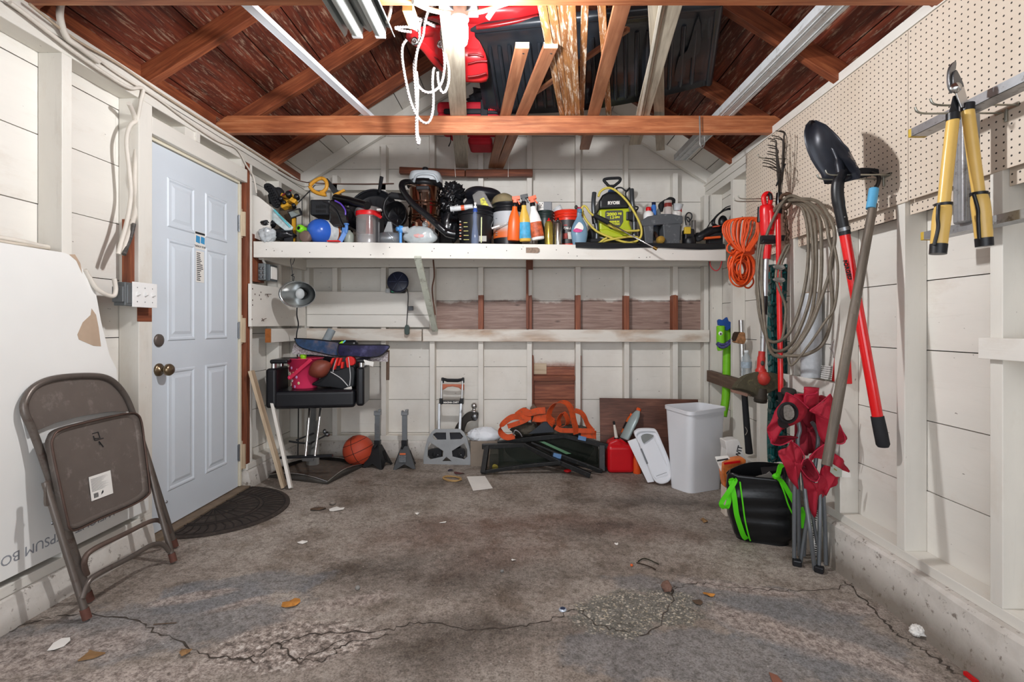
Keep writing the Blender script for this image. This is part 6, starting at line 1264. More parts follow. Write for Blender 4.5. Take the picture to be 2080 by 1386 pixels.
# --- right part of the back wall
q0, q1 = P(1218, 809, 4.06), P(1418, 812, 4.06)
O('panel', MB().prism([P(1218, 809, 4.08), P(1418, 812, 4.08), V((q1.x, 4.0, FZ(1.4)+.0)), V((q0.x, 4.0, FZ(.6)+.0))], (0, .012, 0)), WALNUT, None, 'brown wood-grain panel leaning on the back wall', 'panel', bev=.001)
t = T('gas_can', 'red plastic gas can with white spout', 'gas can', PF(1262, 963)); RC = pm('#c8101c', .3, var=.05)
dG = PF(1262, 963).y; g0, g1 = Q(z8, 390, 760, dG), Q(z8, 668, 1062, dG)
O('can_body', MB().box(g0.x, g1.x, dG, dG+.15, FZ(g0.x)+.0, g0.z), RC, t, bev=.028, seg=4)
O('shoulder', MB().prism(QL(z8, [(392, 790), (400, 725), (480, 690), (510, 690), (545, 740), (640, 760), (664, 800)], dG+.02), (0, .11, 0)), RC, t, bev=.02, seg=3)
O('handle', MB().tube(crom([Q(z8, 500, 690, dG+.06), Q(z8, 560, 730, dG+.06), Q(z8, 600, 780, dG+.06)], 5), .014, 10), RC, t)
O('spout', MB().tube([Q(z8, 480, 690, dG+.06), Q(z8, 468, 610, dG+.06), Q(z8, 455, 530, dG+.06)], [.014, .012, .008], 12), pm('#ddd6cc', .4), t); O('spout_collar', MB().lathe([(.022, 0), (.022, .02), (.016, .022)], Q(z8, 483, 700, dG+.06), n=16), BLACKP, t); O('spout_tip', MB().tube([Q(z8, 456, 535, dG+.06), Q(z8, 451, 500, dG+.06)], .009, 10), BLACKP, t)
def tilt_bottle(lab, a, b, d0, d1, prof, m, cap, capm, lm=None, sx=.5):
    A, B = Q(z8, *a, d0), Q(z8, *b, d1); ax = B-A; L = ax.length; t = T('bottle', lab, 'bottle', A)
    O('body', MB().lathe([(r_, z_*L) for r_, z_ in prof], A, ax, n=28, sx=1, sy=sx), m, t)
    O('cap', MB().lathe([(r_, z_*L) for r_, z_ in cap], A, ax, n=18), capm, t)
    if lm: O('label', MB().lathe([(prof[1][0]*1.01, .2*L), (prof[1][0]*1.01, .55*L)], A, ax, n=28, sx=1, sy=sx*1.02), lm, t)
tilt_bottle('silver-grey oil bottle with orange cap leaning on the brown panel', (560, 690), (720, 365), 3.93, 4.0, [(.04, 0), (.05, .03), (.05, .6), (.042, .78), (.02, .93)], pm('#a3b3b3', .35, .2), [(.02, .92), (.02, 1.0), (0, 1.0)], OR2)
tilt_bottle('slim orange and black bottle behind the silver oil bottle', (545, 625), (640, 420), 4.0, 4.03, [(.022, 0), (.026, .03), (.026, .75), (.014, .9)], pm('#d9601f', .4, var=.2), [(.012, .9), (.012, 1.0), (0, 1.0)], OR2, BLACKP)
t = T('stand_block', 'low dark block behind the gas can, under the silver oil bottle', 'block', V((.75, 3.98, FZ(.75)))); t.name = 'support_block'; ROOT['support_block'] = ROOT['stand_block']; O('side', MB().box(.62, .9, 3.985, 4.0, FZ(.75), .09), BLACKM, t); O('side', MB().box(.62, .9, 3.9, 3.985, FZ(.75), .012), BLACKM, t)  # added block, gives the oil bottle something to rest on
b_ = PF(1295, 963); tb = T('bottle', 'orange bottle squeezed between the gas can and white lid', 'bottle', b_); O('body', MB().lathe([(.03, 0), (.034, .01), (.034, .11), (.02, .15), (.014, .155)], V((b_.x, b_.y+.02, FZ(b_.x))), n=20), OR2, tb); O('cap', MB().lathe([(.016, .15), (.016, .175), (0, .176)], V((b_.x, b_.y+.02, FZ(b_.x))), n=16), OR2, tb)
# trash lid
WP = pm('#e4e6ea', .3, var=.02, sc=4)
t = T('bin_lid', 'white plastic bin lid standing on edge beside the bin', 'lid', PF(1330, 982))
def LQ(x, y, o=0.0):   # leaning plane
    k = (1150 - y)/570; return Q(z8, x, y, 3.56 + .14*k - o)
lo = crom([LQ(*p) for p in ((672, 640), (690, 598), (740, 580), (860, 580), (905, 600), (960, 720), (1040, 920), (1060, 1060), (1040, 1130), (980, 1160), (920, 1155), (870, 1110), (800, 940), (730, 760))], 4, True)
lc = sum(lo, V())/len(lo); li = lambda k, o: [p.lerp(lc, k) + V((0, -o, 0)) for p in lo]
mb = MB().grid([li(0, -.03), li(0, .0), li(.03, .006), li(.10, .006), li(.14, -.012)], True, True); mb.add(li(.14, -.012), [list(range(len(lo)))]); mb.add(li(0, -.03), [list(range(len(lo)))])
O('rim', mb, WP, t)
O('swing_flap', MB().prism([LQ(*p, -.035) for p in ((598, 712), (690, 680), (880, 1140), (810, 1150))], (0, .012, 0)), WP, t, bev=.003)
O('handle_slot', MB().prism([LQ(*p, .008) for p in ((730, 790), (748, 788), (815, 945), (798, 955))], (0, .002, 0)), pm('#6f7276', .5), t)
O('ridge', MB().tube([LQ(880, 680, .012), LQ(1010, 960, .012)], .003, 6), WP, t); O('ridge', MB().tube([LQ(900, 1080, .012), LQ(1010, 1040, .012)], .002, 6), pm('#9da0a4', .4), t)
O('opening', MB().prism(crom([LQ(*p, .004) for p in ((740, 660), (790, 632), (850, 640), (870, 660), (790, 720), (765, 730))], 3, True), (0, .003, 0)), pm('#7f827f', .5), t)
# white bin
def rr4(cs, r, n=6):
    out = []
    for i in range(4):
        p, a, b = cs[i], cs[i-1], cs[(i+1) % 4]; p1 = p + (a-p).normalized()*r; p2 = p + (b-p).normalized()*r
        for k in range(n+1):
            s_ = k/n; out.append(p1*(1-s_)**2 + p*2*s_*(1-s_) + p2*s_**2)
    return out
F, L_, Rr_ = PF(1402, 1004), PF(1358, 989), PF(1468, 993); base4 = [F, Rr_, L_+Rr_-F, L_]
zt_ = .545; top4 = [PZ(1402, 838, zt_), PZ(1480, 827, zt_), None, PZ(1345, 822, zt_)]; top4[2] = PZ(1423, 817, zt_)
for p in base4: p.z = FZ(p.x)
sh = sum(top4, V())/4; top_in = [p.lerp(sh, .05) + V((0, 0, -.025)) for p in top4]
mb = MB(); lv = lambda a, b, k: [p.lerp(q, k) for p, q in zip(a, b)]
bc4 = [p.lerp(sum(base4, V())/4, .06) for p in base4]
rows = [rr4(base4, .05)] + [rr4(lv(base4, top_in, k), .055) for k in (.3, .6, 1.0)] + [rr4([p + V((0, 0, -.025)) for p in top4], .06), rr4(top4, .06), rr4([p.lerp(sh, .04) for p in top4], .055), rr4(lv(bc4, [p.lerp(sh, .07) for p in top4], .9), .05), rr4(lv(bc4, [p.lerp(sh, .07) for p in top4], .05), .045)]
mb.grid(rows, True, True); mb.add(rows[0], [list(range(len(rows[0])))]); mb.add(rows[-1], [list(range(len(rows[-1])))])
t = T('trash_bin', 'tall white plastic bin without a lid', 'bin', V((sh.x, sh.y, FZ(sh.x)))); o = O('bin_body', mb, WP, t)
o.modifiers.new('ws', 'EDGE_SPLIT').split_angle = .7
# paper sheet and scraps
def flat(name, lab, cat, pts, m, h=.0015, th=.001, **k):
    return O(name, MB().prism([PF(x, y, h) for x, y in pts], (0, 0, th)), m, None, lab, cat, **k)
flat('paper', 'white paper sheet lying on the floor in front of the black frames', 'paper', [(948, 969), (985, 968), (1001, 993), (961, 998)], PAPER, .002)
def scrap(lab, px, py, w, asp=.5, ang=0, m=PAPER, cat='scrap', name='paper_scrap', h=.006, sd=1):
    c = PF(px, py); k = c.y/FX; rg = random.Random(sd); n = 9; pts = []
    for i in range(n):
        a = 2*math.pi*i/n; r_ = w*k*.5*rg.uniform(.7, 1.1); x, y = math.cos(a)*r_, math.sin(a)*r_*asp*2; ca, sa_ = math.cos(ang), math.sin(ang)
        q = c + V((x*ca - y*sa_, x*sa_ + y*ca, 0)); q.z = FZ(q.x) + .002 + rg.uniform(0, h); pts.append(q)
    cen = sum(pts, V())/n + V((0, 0, h*.4)); mb = MB()
    vs = pts + [cen]; mb.add(vs, [(i, (i+1) % n, n) for i in range(n)])
    return O(name, mb, m, None, lab, cat, solid=.0012)
LEAF = pm('#8b6a45', .8, var=.25, sc=30); LEAF2 = pm('#b57a35', .8, var=.25, sc=30); DLEAF = pm('#574536', .85, var=.3)
scrap('torn white paper scrap near the end of the door mat', 683, 1036, 30, .4, .5, sd=2)
scrap('small square white paper scrap in the middle of the floor', 616, 1103, 22, .35, 0, sd=3)
O('feather', MB().prism([PF(x, y, .004) for x, y in ((96, 1325), (108, 1310), (125, 1300), (142, 1298), (143, 1304), (130, 1316), (110, 1323))], (0, 0, .0015)), PAPER, None, 'white leaf-shaped scrap near the folding chair leg', 'scrap')
flat('wood_chip', 'pointed brown wood chip at the bottom of the picture', 'wood chip', [(158, 1346), (178, 1330), (182, 1324), (192, 1328), (214, 1330), (190, 1340)], LEAF, .003, .004)
scrap('orange crumbly leaf near the pale scraped concrete', 592, 1230, 36, .4, .2, LEAF2, 'leaf', 'dry_leaf', .012, 5)
scrap('curled brown leaf by the big scraped patch', 376, 1330, 24, .5, .6, LEAF, 'leaf', 'dry_leaf', .012, 6)
scrap('curled dark leaf near the round end of the door mat', 645, 1036, 40, .25, .3, DLEAF, 'leaf', 'dry_leaf', .012, 7)
scrap('brown leaf with golden spots beside the gravelly patch', 1441, 1211, 28, .3, -.3, LEAF2, 'leaf', 'dry_leaf', .01, 8)
scrap('olive leaf with stem beside the gravelly patch', 1417, 1226, 24, .4, 0, DLEAF, 'leaf', 'dry_leaf', .01, 9)
scrap('tan crumpled leaf left of the black shopping bag', 1430, 1060, 16, .6, 0, LEAF, 'leaf', 'dry_leaf', .014, 10)
scrap('small white chip among the rust stains', 847, 1045, 10, .5, 0, sd=11); scrap('white fleck on the floor below the paper sheet', 1043, 1140, 10, .4, 0, sd=12); scrap('row of tiny white flecks among the rust stains', 900, 1063, 16, .2, .2, sd=13)
scrap('white fleck near the twigs', 1252, 1107, 10, .5, 0, sd=14)
O('crumpled_paper', MB().blob(PF(1863, 1293, .02), .026, .022, .019, .35, 5, 81, zmin=FZ(1.3)), PAPER, None, 'crumpled off-white lump against the right-hand footing', 'crumpled paper')
O('pebble', MB().blob(PF(1020, 1163, .006), .008, .008, .007, .2, 3, 3), pm('#7d7c78', .8), None, 'grey pebble in the middle of the floor', 'stone'); O('pebble', MB().blob(PF(727, 1198, .008), .010, .01, .009, .2, 3, 4), pm('#8d8b86', .8), None, 'grey pebble near the scraped patch', 'stone'); O('pebble', MB().blob(PF(676, 1026, .012), .02, .016, .012, .2, 3, 6), pm('#857b72', .85), None, 'flat stone beside the torn white scrap', 'stone')
c = PF(1143, 1240); t = T('crown_cork', 'blue and white bottle cap lying on the floor', 'bottle cap', c); c.z = FZ(c.x)+.001
O('crown', MB().lathe([(.0155, 0), (.0155, .002), (.013, .006), (0, .0065)], c, n=21), pm('#c9d3df', .3, .4), t); O('print', MB().lathe([(.0105, .0066), (0, .0069)], c, n=20), pm('#22324f', .4), t)
O('twig', MB().tube(crom([PF(1293, 1146, .006), PF(1315, 1153, .008), PF(1332, 1160, .006)], 4), .003, 6), pm('#33261c', .9), None, 'short dark twig on the floor', 'twig'); O('twig', MB().tube(crom([PF(1296, 1144, .006), PF(1310, 1139, .01), PF(1338, 1149, .006)], 4), .003, 6), pm('#2c2a1c', .9), None, 'forked greenish twig touching the dark twig', 'twig')
O('berry', MB().ell(PF(1283, 1151, .006), .007, .007, .006), pm('#d5622f', .5), None, 'tiny orange bead beside the twigs', 'bead')
O('stick', MB().tube([PF(312, 1271, .004), PF(358, 1268, .004)], .002, 6), DLEAF, None, 'thin stick on the grey floor patch', 'stick')
pts = [PF(918 + 20*math.cos(a*1.7)*(1+.15*math.sin(a*3.3)), 975 + 5*math.sin(a*1.7+.3), .005+.004*(i % 3)) for i, a in enumerate([.8*k for k in range(34)])]
O('twine', MB().tube(crom(pts, 4), .003, 6), pm('#b08e5c', .8), None, 'small heap of tan twine on the floor before the hand truck', 'twine')
scrap('dark red scrap near the twine heap', 932, 963, 22, .3, 0, pm('#5a3434', .8), 'scrap', 'rag', .01, 15); scrap('dark purple scrap near the twine heap', 915, 957, 14, .4, 0, pm('#3a3040', .8), 'scrap', 'rag', .01, 16)
O('reddish_stub', MB().beam(PF(1960, 1372, .008), PF(1985, 1392, .008), .012, .012), REDP, None, 'short red plastic strip at the lower corner', 'strip'); flat('tile_shard', 'reddish brown shard at the bottom edge of the floor', 'shard', [(1562, 1370), (1578, 1376), (1592, 1392), (1570, 1392)], pm('#8a5a48', .8), .003, .004)
O('stone', MB().blob(PF(1354, 1200, .018), .022, .03, .02, .25, 4, 91), pm('#7d5f52', .9, var=.3), None, 'rusty stone at the corner of the gravelly patch', 'stone')
# ---------------------------------------------------------------- tools along the pegboard side
zA, zB, zC, zD, zE, zF, zN, zR = zf(1380, 420, 3.85), zf(1420, 640, 3.85), zf(1420, 860, 4.0777), zf(1500, 230, 4.2), zf(1600, 480, 2.773), zf(1780, 60, 2.773), zf(1440, 640, 8.667), zf(1520, 780, 6.3)
# orange cord
ORC = pm('#e2531f', .45, var=.14, sc=30); rg = random.Random(21); mb = MB()
for i in range(22):
    k = i/21; d0 = 3.22 + .08*math.sin(i*2.1); jx, jy = rg.uniform(-9, 9), rg.uniform(-7, 7); i = i*14/21
    mb.tube(crom(QL(zA, [(475+3*i+jx*.5, 352+jy), (395+9*i+jx, 285), (345+15*i+jx, 190+jy), (370+14*i+jx, 118-12*math.sin(k*3)), (470+9*i, 96-10*math.sin(k*3.1)), (585+2*i, 105+jy), (610+rg.uniform(-8, 14), 160+6*i), (560+3*i, 270), (500+4*i+jx, 350)], d0), 5), .0058, 6)
for i in range(5): mb.tube(crom([Q(zA, 495+88*math.cos(a), 335+9*i+16*math.sin(a)-.12*88*math.cos(a), 3.26-.07*math.sin(a)) for a in [2*math.pi*j/10 for j in range(10)]], 3, True), .0058, 6, True)
for i in range(24):
    rx, ry, cx, cy = 28+rg.uniform(0, 75), 45+rg.uniform(0, 88), 492+rg.uniform(-14, 14), 478+rg.uniform(-18, 22); an = rg.uniform(-.35, .35)
    mb.tube(crom([Q(zA, cx+rx*math.cos(a)*math.cos(an)-ry*math.sin(a)*math.sin(an), cy+rx*math.cos(a)*math.sin(an)+ry*math.sin(a)*math.cos(an), 3.22+.05*math.sin(i*1.3)+.02*math.cos(a)) for a in [2*math.pi*j/9 for j in range(9)]], 4, True), .0058, 6, True)
mb.tube(crom(QL(zA, [(430, 270), (380, 300), (375, 345), (410, 365), (440, 340)], 3.2), 5), .0058, 6).tube(crom(QL(zA, [(560, 520), (580, 590), (545, 635), (510, 620), (530, 570)], 3.22), 5), .0058, 6)
O('extension_cord', mb, ORC, None, 'orange extension cord bundled and hanging at the shelf end', 'cord')
O('peg_hook', MB().tube(crom([V((XR-.005, 3.30, P(0, 447, 3.28).z)), V((1.47, 3.28, P(0, 447, 3.28).z)), V((1.45, 3.27, P(0, 440, 3.27).z))], 4), .004), HOOK, None, 'short hook holding the orange extension cord', 'hook')
# string trimmer
TR = pm('#d4131a', .3, var=.06); dT = 2.86
t = T('string_trimmer', 'red and grey string trimmer hanging head down from the pegboard', 'string trimmer', Q(zB, 500, 690, dT))
O('rear_grip', MB().tube(crom(QL(zD, [(225, 790), (215, 720), (235, 690), (262, 690), (275, 730), (262, 800)], dT), 5), .014, 12), TR, t); O('grip_pad', MB().tube(crom(QL(zD, [(278, 740), (272, 700), (250, 684)], dT-.012), 4), .010, 10), BLACKP, t)
O('motor_body', MB().tube(crom(QL(zD, [(240, 790), (238, 850), (242, 940), (245, 1045)], dT), 5), [.034, .038, .04, .041, .041, .041, .041, .041, .04, .04, .04, .039, .038, .037, .036, .034], 20), TR, t)
O('side_shell', MB().tube(crom(QL(zD, [(275, 820), (282, 900), (276, 1000)], dT-.03), 5), [.016]+[.02]*9+[.014], 14), TR, t); O('battery', MB().tube(QL(zD, [(185, 800), (180, 930)], dT+.01), .014, 10), BLACKP, t)
O('front_grip', MB().tube(QL(zA, [(640, 248), (830, 246)], dT-.03), .017, 14), BLACKM, t); O('grip_bracket', MB().beam(Q(zA, 640, 275, dT-.02), Q(zA, 770, 278, dT-.02), .04, .02), BLACKP, t, bev=.004)
O('shaft_collar', MB().tube(QL(zA, [(685, 300), (680, 410)], dT), [.026, .023], 18), TR, t)
for a, b in (((678, 405), (668, 705)), ((662, 840), (650, 1150))): O('shaft', MB().tube(QL(zA, [a, b], dT), .015, 16), ALU, t)
O('coupling', MB().tube(QL(zA, [(666, 700), (662, 770), (660, 845)], dT), [.018, .020, .018], 16), BLACKP, t)
O('head_neck', MB().tube(crom(QL(zB, [(492, 285), (487, 350), (482, 430), (490, 480)], dT), 5), [.019]*4+[.022]*6+[.03]*6, 18), pm('#b92a25', .4, dirt='#7d4a35'), t); O('button', MB().ell(Q(zB, 497, 378, dT-.024), .011, .006, .014), pm('#3f4038', .5), t)
O('head_cover', MB().ell(Q(zB, 505, 495, dT-.02), .036, .032, .042), pm('#b8352c', .5, dirt='#6b4a35', var=.15), t)
OLV = pm('#45402f', .75, var=.3, sc=25, dirt='#6f6a4a', bump=.4)
gp = crom(QL(zB, [(250, 580), (275, 530), (330, 480), (400, 456), (470, 455), (560, 470), (620, 510), (625, 560), (540, 600), (430, 645), (380, 615), (300, 590)], dT+.05), 4, True)
O('guard', MB().prism(gp, (0, -.07, .015)), OLV, t, bev=.008, seg=3); O('guard_lip', MB().prism(QL(zB, [(252, 583), (380, 618), (378, 640), (260, 606)], dT-.02), (0, .02, 0)), pm('#8a6a5c', .8, var=.2), t)
O('spool', MB().lathe([(.020, .0), (.034, .004), (.036, .03), (.030, .06), (.026, .085)], Q(zB, 478, 690, dT-.005), V((.1, 0, 1)), n=28), pm('#332c22', .7, var=.3), t)
for i in range(6): O('spool_rib', MB().lathe([(.0368-.0013*i, .012+.008*i), (.0372-.0013*i, .014+.008*i), (.0368-.0013*i, .016+.008*i)], Q(zB, 478, 690, dT-.005), V((.1, 0, 1)), n=28), pm('#1f1b16', .8), t)
O('rubber_disc', MB().lathe([(.036, 0), (.038, .006), (.034, .02), (.012, .024), (0, .024)], Q(zB, 700, 612, 2.62), V((.0, -.25, 1)), n=24), pm('#2e2c28', .8), None, 'round dark rubber cap behind the red rake handle', 'disc')
# rake
t = T('leaf_rake', 'wire leaf rake hanging tines up with long red handle', 'rake', P(1588, 822, 2.78)); dR = 2.80; TIN = pm('#3f3a36', .5, .7, var=.25)
tips = [(255, 215), (275, 235), (250, 270), (262, 292), (250, 325), (245, 345), (225, 380), (215, 400), (208, 420), (207, 448), (260, 455), (285, 190), (320, 150), (350, 148), (300, 210)]
for i, (x, y) in enumerate(tips):
    dd = dR + .10*math.sin(i*1.9); bx = 318 + 5.5*i
    O('tine', MB().tube(crom([Q(zD, 345+rg.uniform(-8, 12), 690, dR), Q(zD, bx*.5+175, 560, (dR+dd)/2), Q(zD, bx, y+75, dd), Q(zD, min(x+75, bx+4), y+22, dd), Q(zD, x+28, y+6, dd), Q(zD, x, y+2, dd-.02)], 4), .0029, 5), TIN, t)
O('brace_wire', MB().beam(Q(zD, 400, 432, dR-.03), Q(zD, 322, 622, dR-.03), .007, .007), BLACKM, t); O('spring_wire', MB().tube(crom(QL(zD, [(365, 690), (395, 400), (415, 260), (400, 170), (360, 150)], dR+.03), 5), .002, 5), TIN, t)
O('socket', MB().tube(QL(zD, [(348, 680), (346, 760), (345, 860)], dR), [.016, .019, .017], 14), BLACKG, t)
O('handle', MB().tube([Q(zA, 772, 55, dR), Q(zA, 780, 600, dR-.01), P(1586, 800, 2.77)], .0145, 14), pm('#d81a1c', .25, coat=.4), t); O('grip', MB().tube([P(1586, 796, 2.77), P(1588, 824, 2.77)], .0165, 14), BLACKM, t)
# chain
RCH = pm('#5a4436', .7, .5, var=.3, bump=.4)
t = T('chain', 'rusty hook and chain hanging beside the red rake handle', 'chain', Q(zD, 410, 1100, 2.72))
O('grab_hook', MB().tube(crom(QL(zD, [(358, 735), (370, 705), (405, 692), (440, 705), (450, 745), (430, 790), (400, 815), (380, 800)], 2.72), 5), [.009]*10+[.014]*12+[.009]*14, 12), RCH, t)
for i in range(9):
    c = Q(zD, 400+3*i-(i%3)*6, 845+30*i, 2.72); an = (i % 2)*math.pi/2
    O('link', MB().tube([c + V((math.cos(an)*.010*math.cos(a), math.sin(an)*.010*math.cos(a), .019*math.sin(a))) for a in [2*math.pi*j/12 for j in range(12)]], .0035, 7, True), RCH, t)
# grey cables
CBL = pm('#6e6558', .5, .15, var=.2, sc=30)
def cloop(lab, ps, d0, d1, r=.0085):
    m = len(ps); return O('cable', MB().tube(crom([Q(zA, x, y, d0 + (d1-d0)*i/(m-1)) for i, (x, y) in enumerate(ps)], 8), r, 9), CBL, None, lab, 'cable', 'grey cables hanging from the pegboard')
O('cable_coil', MB().tube(crom([Q(zA, x, y, d) for x, y, d in ((880, -30, 2.72), (960, 10, 2.66), (1005, 200, 2.62), (1000, 500, 2.60), (940, 800, 2.6), (850, 1000, 2.62), (740, 1060, 2.7), (670, 1000, 2.8), (620, 800, 2.9), (605, 500, 2.92), (640, 200, 2.9), (760, 0, 2.8), (890, -40, 2.7), (1000, 30, 2.6), (1040, 250, 2.56), (1045, 500, 2.55), (1010, 760, 2.55), (900, 1040, 2.56), (790, 1130, 2.65), (700, 1080, 2.75), (640, 850, 2.86), (615, 500, 2.9), (680, 150, 2.88), (800, -30, 2.75), (920, -50, 2.66), (1040, 60, 2.55), (1070, 300, 2.5), (1065, 600, 2.5), (1020, 880, 2.5), (880, 1130, 2.5), (760, 1170, 2.6), (690, 1060, 2.75), (650, 700, 2.85), (660, 300, 2.85), (820, -50, 2.72), (950, -60, 2.6), (1080, 60, 2.48), (1110, 280, 2.45), (1105, 600, 2.45), (1060, 830, 2.45), (940, 1050, 2.45), (820, 1170, 2.5), (760, 1160, 2.6))], 7), .0085, 9), CBL, None, 'coil of thick grey cable hanging from the pegboard hook', 'cable')
O('cable_coil', MB().tube(crom([Q(zA, x, y, d) for x, y, d in ((860, -50, 2.7), (1000, -40, 2.55), (1130, 80, 2.42), (1170, 250, 2.38), (1200, 420, 2.36), (1130, 660, 2.38), (1030, 920, 2.4), (900, 1120, 2.44), (820, 1160, 2.5))], 8), .0085, 9).tube(crom([Q(zA, x, y, d) for x, y, d in ((900, -60, 2.66), (1080, -40, 2.46), (1190, 120, 2.36), (1215, 260, 2.34), (1180, 460, 2.35), (1195, 800, 2.34), (1130, 1060, 2.35), (980, 1160, 2.4), (830, 1165, 2.48))], 8), .0085, 9).tube(crom([Q(zA, x, y, d) for x, y, d in ((1210, 300, 2.33), (1240, 500, 2.31), (1215, 780, 2.31), (1140, 900, 2.32), (1000, 1100, 2.36), (880, 1240, 2.4), (850, 1180, 2.44))], 8), .006, 8), CBL, None, 'outer loops of thinner grey cable reaching toward the shovel', 'cable')
t = T('cable_clamp', 'doubled grey rope end fixed with two steel clamps in front of the red handle', 'cable', Q(zA, 780, 620, 2.7))
O('rope_eye', MB().tube(crom(QL(zA, [(800, 620), (785, 540), (800, 440), (850, 330), (860, 300), (830, 320), (775, 440), (755, 540), (770, 620), (830, 780), (820, 950), (800, 1050)], 2.70), 6), .0075, 8), CBL, t)
for y in (470, 570): O('clamp', MB().tube(crom(QL(zA, [(735, y), (760, y-10), (800, y-8), (820, y+5), (800, y+16), (760, y+14), (738, y)], 2.69), 4), .005, 7).box(*(lambda q: (q.x-.03, q.x+.02, q.y-.012, q.y, q.z-.008, q.z+.008))(Q(zA, 780, y, 2.69))), CHROME, t)
# teal safety fence roll
TEA = pm('#0e5252', .3, var=.25, sc=20)
t = T('fence_roll', 'rolled teal plastic safety fence standing behind the trimmer', 'fence roll', P(1577, 940, 2.98))
for i in range(9):
    x = 1562 + 4.2*i; dd = 2.98 + .035*math.cos(i*1.57)
    O('strand', MB().tube(crom([P(x + 1.5*math.sin(j*1.4+i), 538 + 44.5*j, dd + .012*math.sin(j*2+i)) for j in range(10)], 4), .0125, 7, flat=.5), TEA, t)
for j in range(17):
    y = 546 + 24*j; pts = [P(1561 + 4.3*i, y + 3*math.sin(i*1.7+j), 2.965 + .045*math.cos(i*1.57)) for i in range(9)]
    O('web', MB().tube(crom(pts, 3), .016, 8, flat=.45), TEA, t)
for j, (x, y) in enumerate(((1597, 541), (1596, 556), (1595, 571))): O('tab', MB().beam(P(x-10, y, 2.93), P(x, y-3, 2.93), .012, .012), TEA, t, bev=.003)
# film roll, red pack, perforated sheet (on the white rail)
RT = H - .283
t = T('film_roll', 'tall translucent roll of plastic film standing on the white rail', 'film roll', V((1.59, 2.72, RT)))
O('film', MB().lathe([(.050, 0), (.052, .01), (.052, .45), (.050, .46)], V((1.585, 2.72, RT)), n=30), pm('#c4c9cd', .22, var=.1, sc=40, alpha=.9, bump=.3, bsc=120), t); O('core', MB().lathe([(.03, 0), (.03, .468)], V((1.585, 2.72, RT)), n=20), pm('#8d7a68', .7), t)
t = T('foam_brush_pack', 'red packet with white print standing on the rail before a stud', 'packet', V((1.585, 2.5, RT)))
O('pack', MB().prism([V((1.57, 2.52, RT)), V((1.57, 2.40, RT)), V((1.57, 2.41, RT+.12)), V((1.57, 2.45, RT+.20)), V((1.57, 2.49, RT+.16))], (.03, 0, 0)), pm('#cc1a20', .3, var=.1), t, bev=.004)
O('clear_top', MB().blob(V((1.58, 2.49, RT+.17)), .02, .035, .05, .3, 5, 3), pm('#d9d4d0', .15, alpha=.55), t); O('wood_stick', MB().tube([V((1.58, 2.46, RT+.15)), V((1.585, 2.44, RT+.36))], .006, 8), pm('#b58a5a', .6), t)
for i, (y0, y1) in enumerate(((2.425, .11), (2.45, .09), (2.475, .06))):
    O('print', MB().beam(V((1.5695, y0, RT+.02)), V((1.5695, y0+.006, RT+.02+y1)), .001, .010, V((0, 1, 0))), PAPER, t)
def perf_mat():
    t = NT('perforated_sheet'); p = t.pos(); sx = t.n('ShaderNodeSeparateXYZ'); t.l(p, sx.inputs[0]); ce = lambda q: t.m1('SUBTRACT', t.m1('FRACT', t.m1('MULTIPLY', q, 1/.011)), .5); a = ce(sx.outputs[1]); b = ce(sx.outputs[2]); h = t.ramp(t.m1('SQRT', t.m1('ADD', t.m1('MULTIPLY', a, a), t.m1('MULTIPLY', b, b))), (.30, 1.0), (.34, 0.0)); t.fin(t.mix(h, '#e4e2de', '#3f3a36'), .5); return t.m
PERF = perf_mat()
O('perforated_sheet', MB().prism([V((1.60, 2.66, RT)), V((1.60, 2.53, RT)), V((1.605, 2.53, RT+.075)), V((1.605, 2.66, RT+.07))], (.003, 0, 0)), PERF, None, 'small white perforated sheet on the rail beside the red packet', 'sheet')
# shovel
t = T('shovel', 'black-bladed shovel with red handle hung upside down on the pegboard', 'shovel', P(1790, 908, 2.04)); dS = 2.10
hw = [(610, 660, 62), (577, 745, 100), (562, 800, 150), (560, 850, 200), (568, 895, 260), (585, 935, 320), (620, 975, 400), (660, 1010, 465), (700, 1040, 520), (725, 1035, 575), (735, 860, 605)]
rows = []
for l, r_, y in hw:
    yl, yr = y, y - (r_-l)*.06 if y > 300 else y
    rows.append([Q(zD, l+(r_-l)*k/10, yl+(yr-yl)*k/10, dS + .09 - .17*k/10*min(1, (r_-l)/330) + .035*(4*(k/10)*(1-k/10)) - .01) for k in range(11)])
BLD = NT('shovel_blade'); v_ = BLD.co(); c_ = BLD.ramp(BLD.noise(v_, 9, 6), (.35, '#1b1d24'), (.7, '#2c2f38')); BLD.fin(BLD.mix(BLD.ramp(BLD.noise(v_, 5, 8, .7), (.60, 0.0), (.66, .8)), c_, '#a08f80'), .38, .3)
bl = O('blade', MB().grid(rows), BLD.m, t, solid=.004)
O('step_edge', MB().beam(Q(zD, 930, 505, dS-.02), Q(zD, 1225, 490, dS+.02), .05, .012), BLACKM, t, bev=.002) if 0 else None
O('spine', MB().tube(crom([Q(zD, 800, 280, dS+.012), Q(zD, 850, 400, dS), Q(zD, 872, 520, dS-.012)], 5), [.006]+[.012]*5+[.018]*5, 12), BLD.m, t)
O('socket', MB().tube(crom(QL(zD, [(885, 500), (850, 590), (845, 700), (870, 850), (898, 985)], dS-.01), 6), [.022]*6+[.024]*10+[.022]*9, 18), BLACKP, t); O('ferrule', MB().tube(QL(zD, [(896, 975), (903, 1005)], dS-.01), .0245, 18), STEEL, t); O('collar', MB().tube(QL(zD, [(902, 1003), (908, 1040)], dS-.01), .0225, 18), BLACKP, t); O('rivet', MB().lathe([(.004, 0), (0, .003)], Q(zD, 908, 885, dS-.034), V((0, -1, 0)), n=10), STEEL, t)
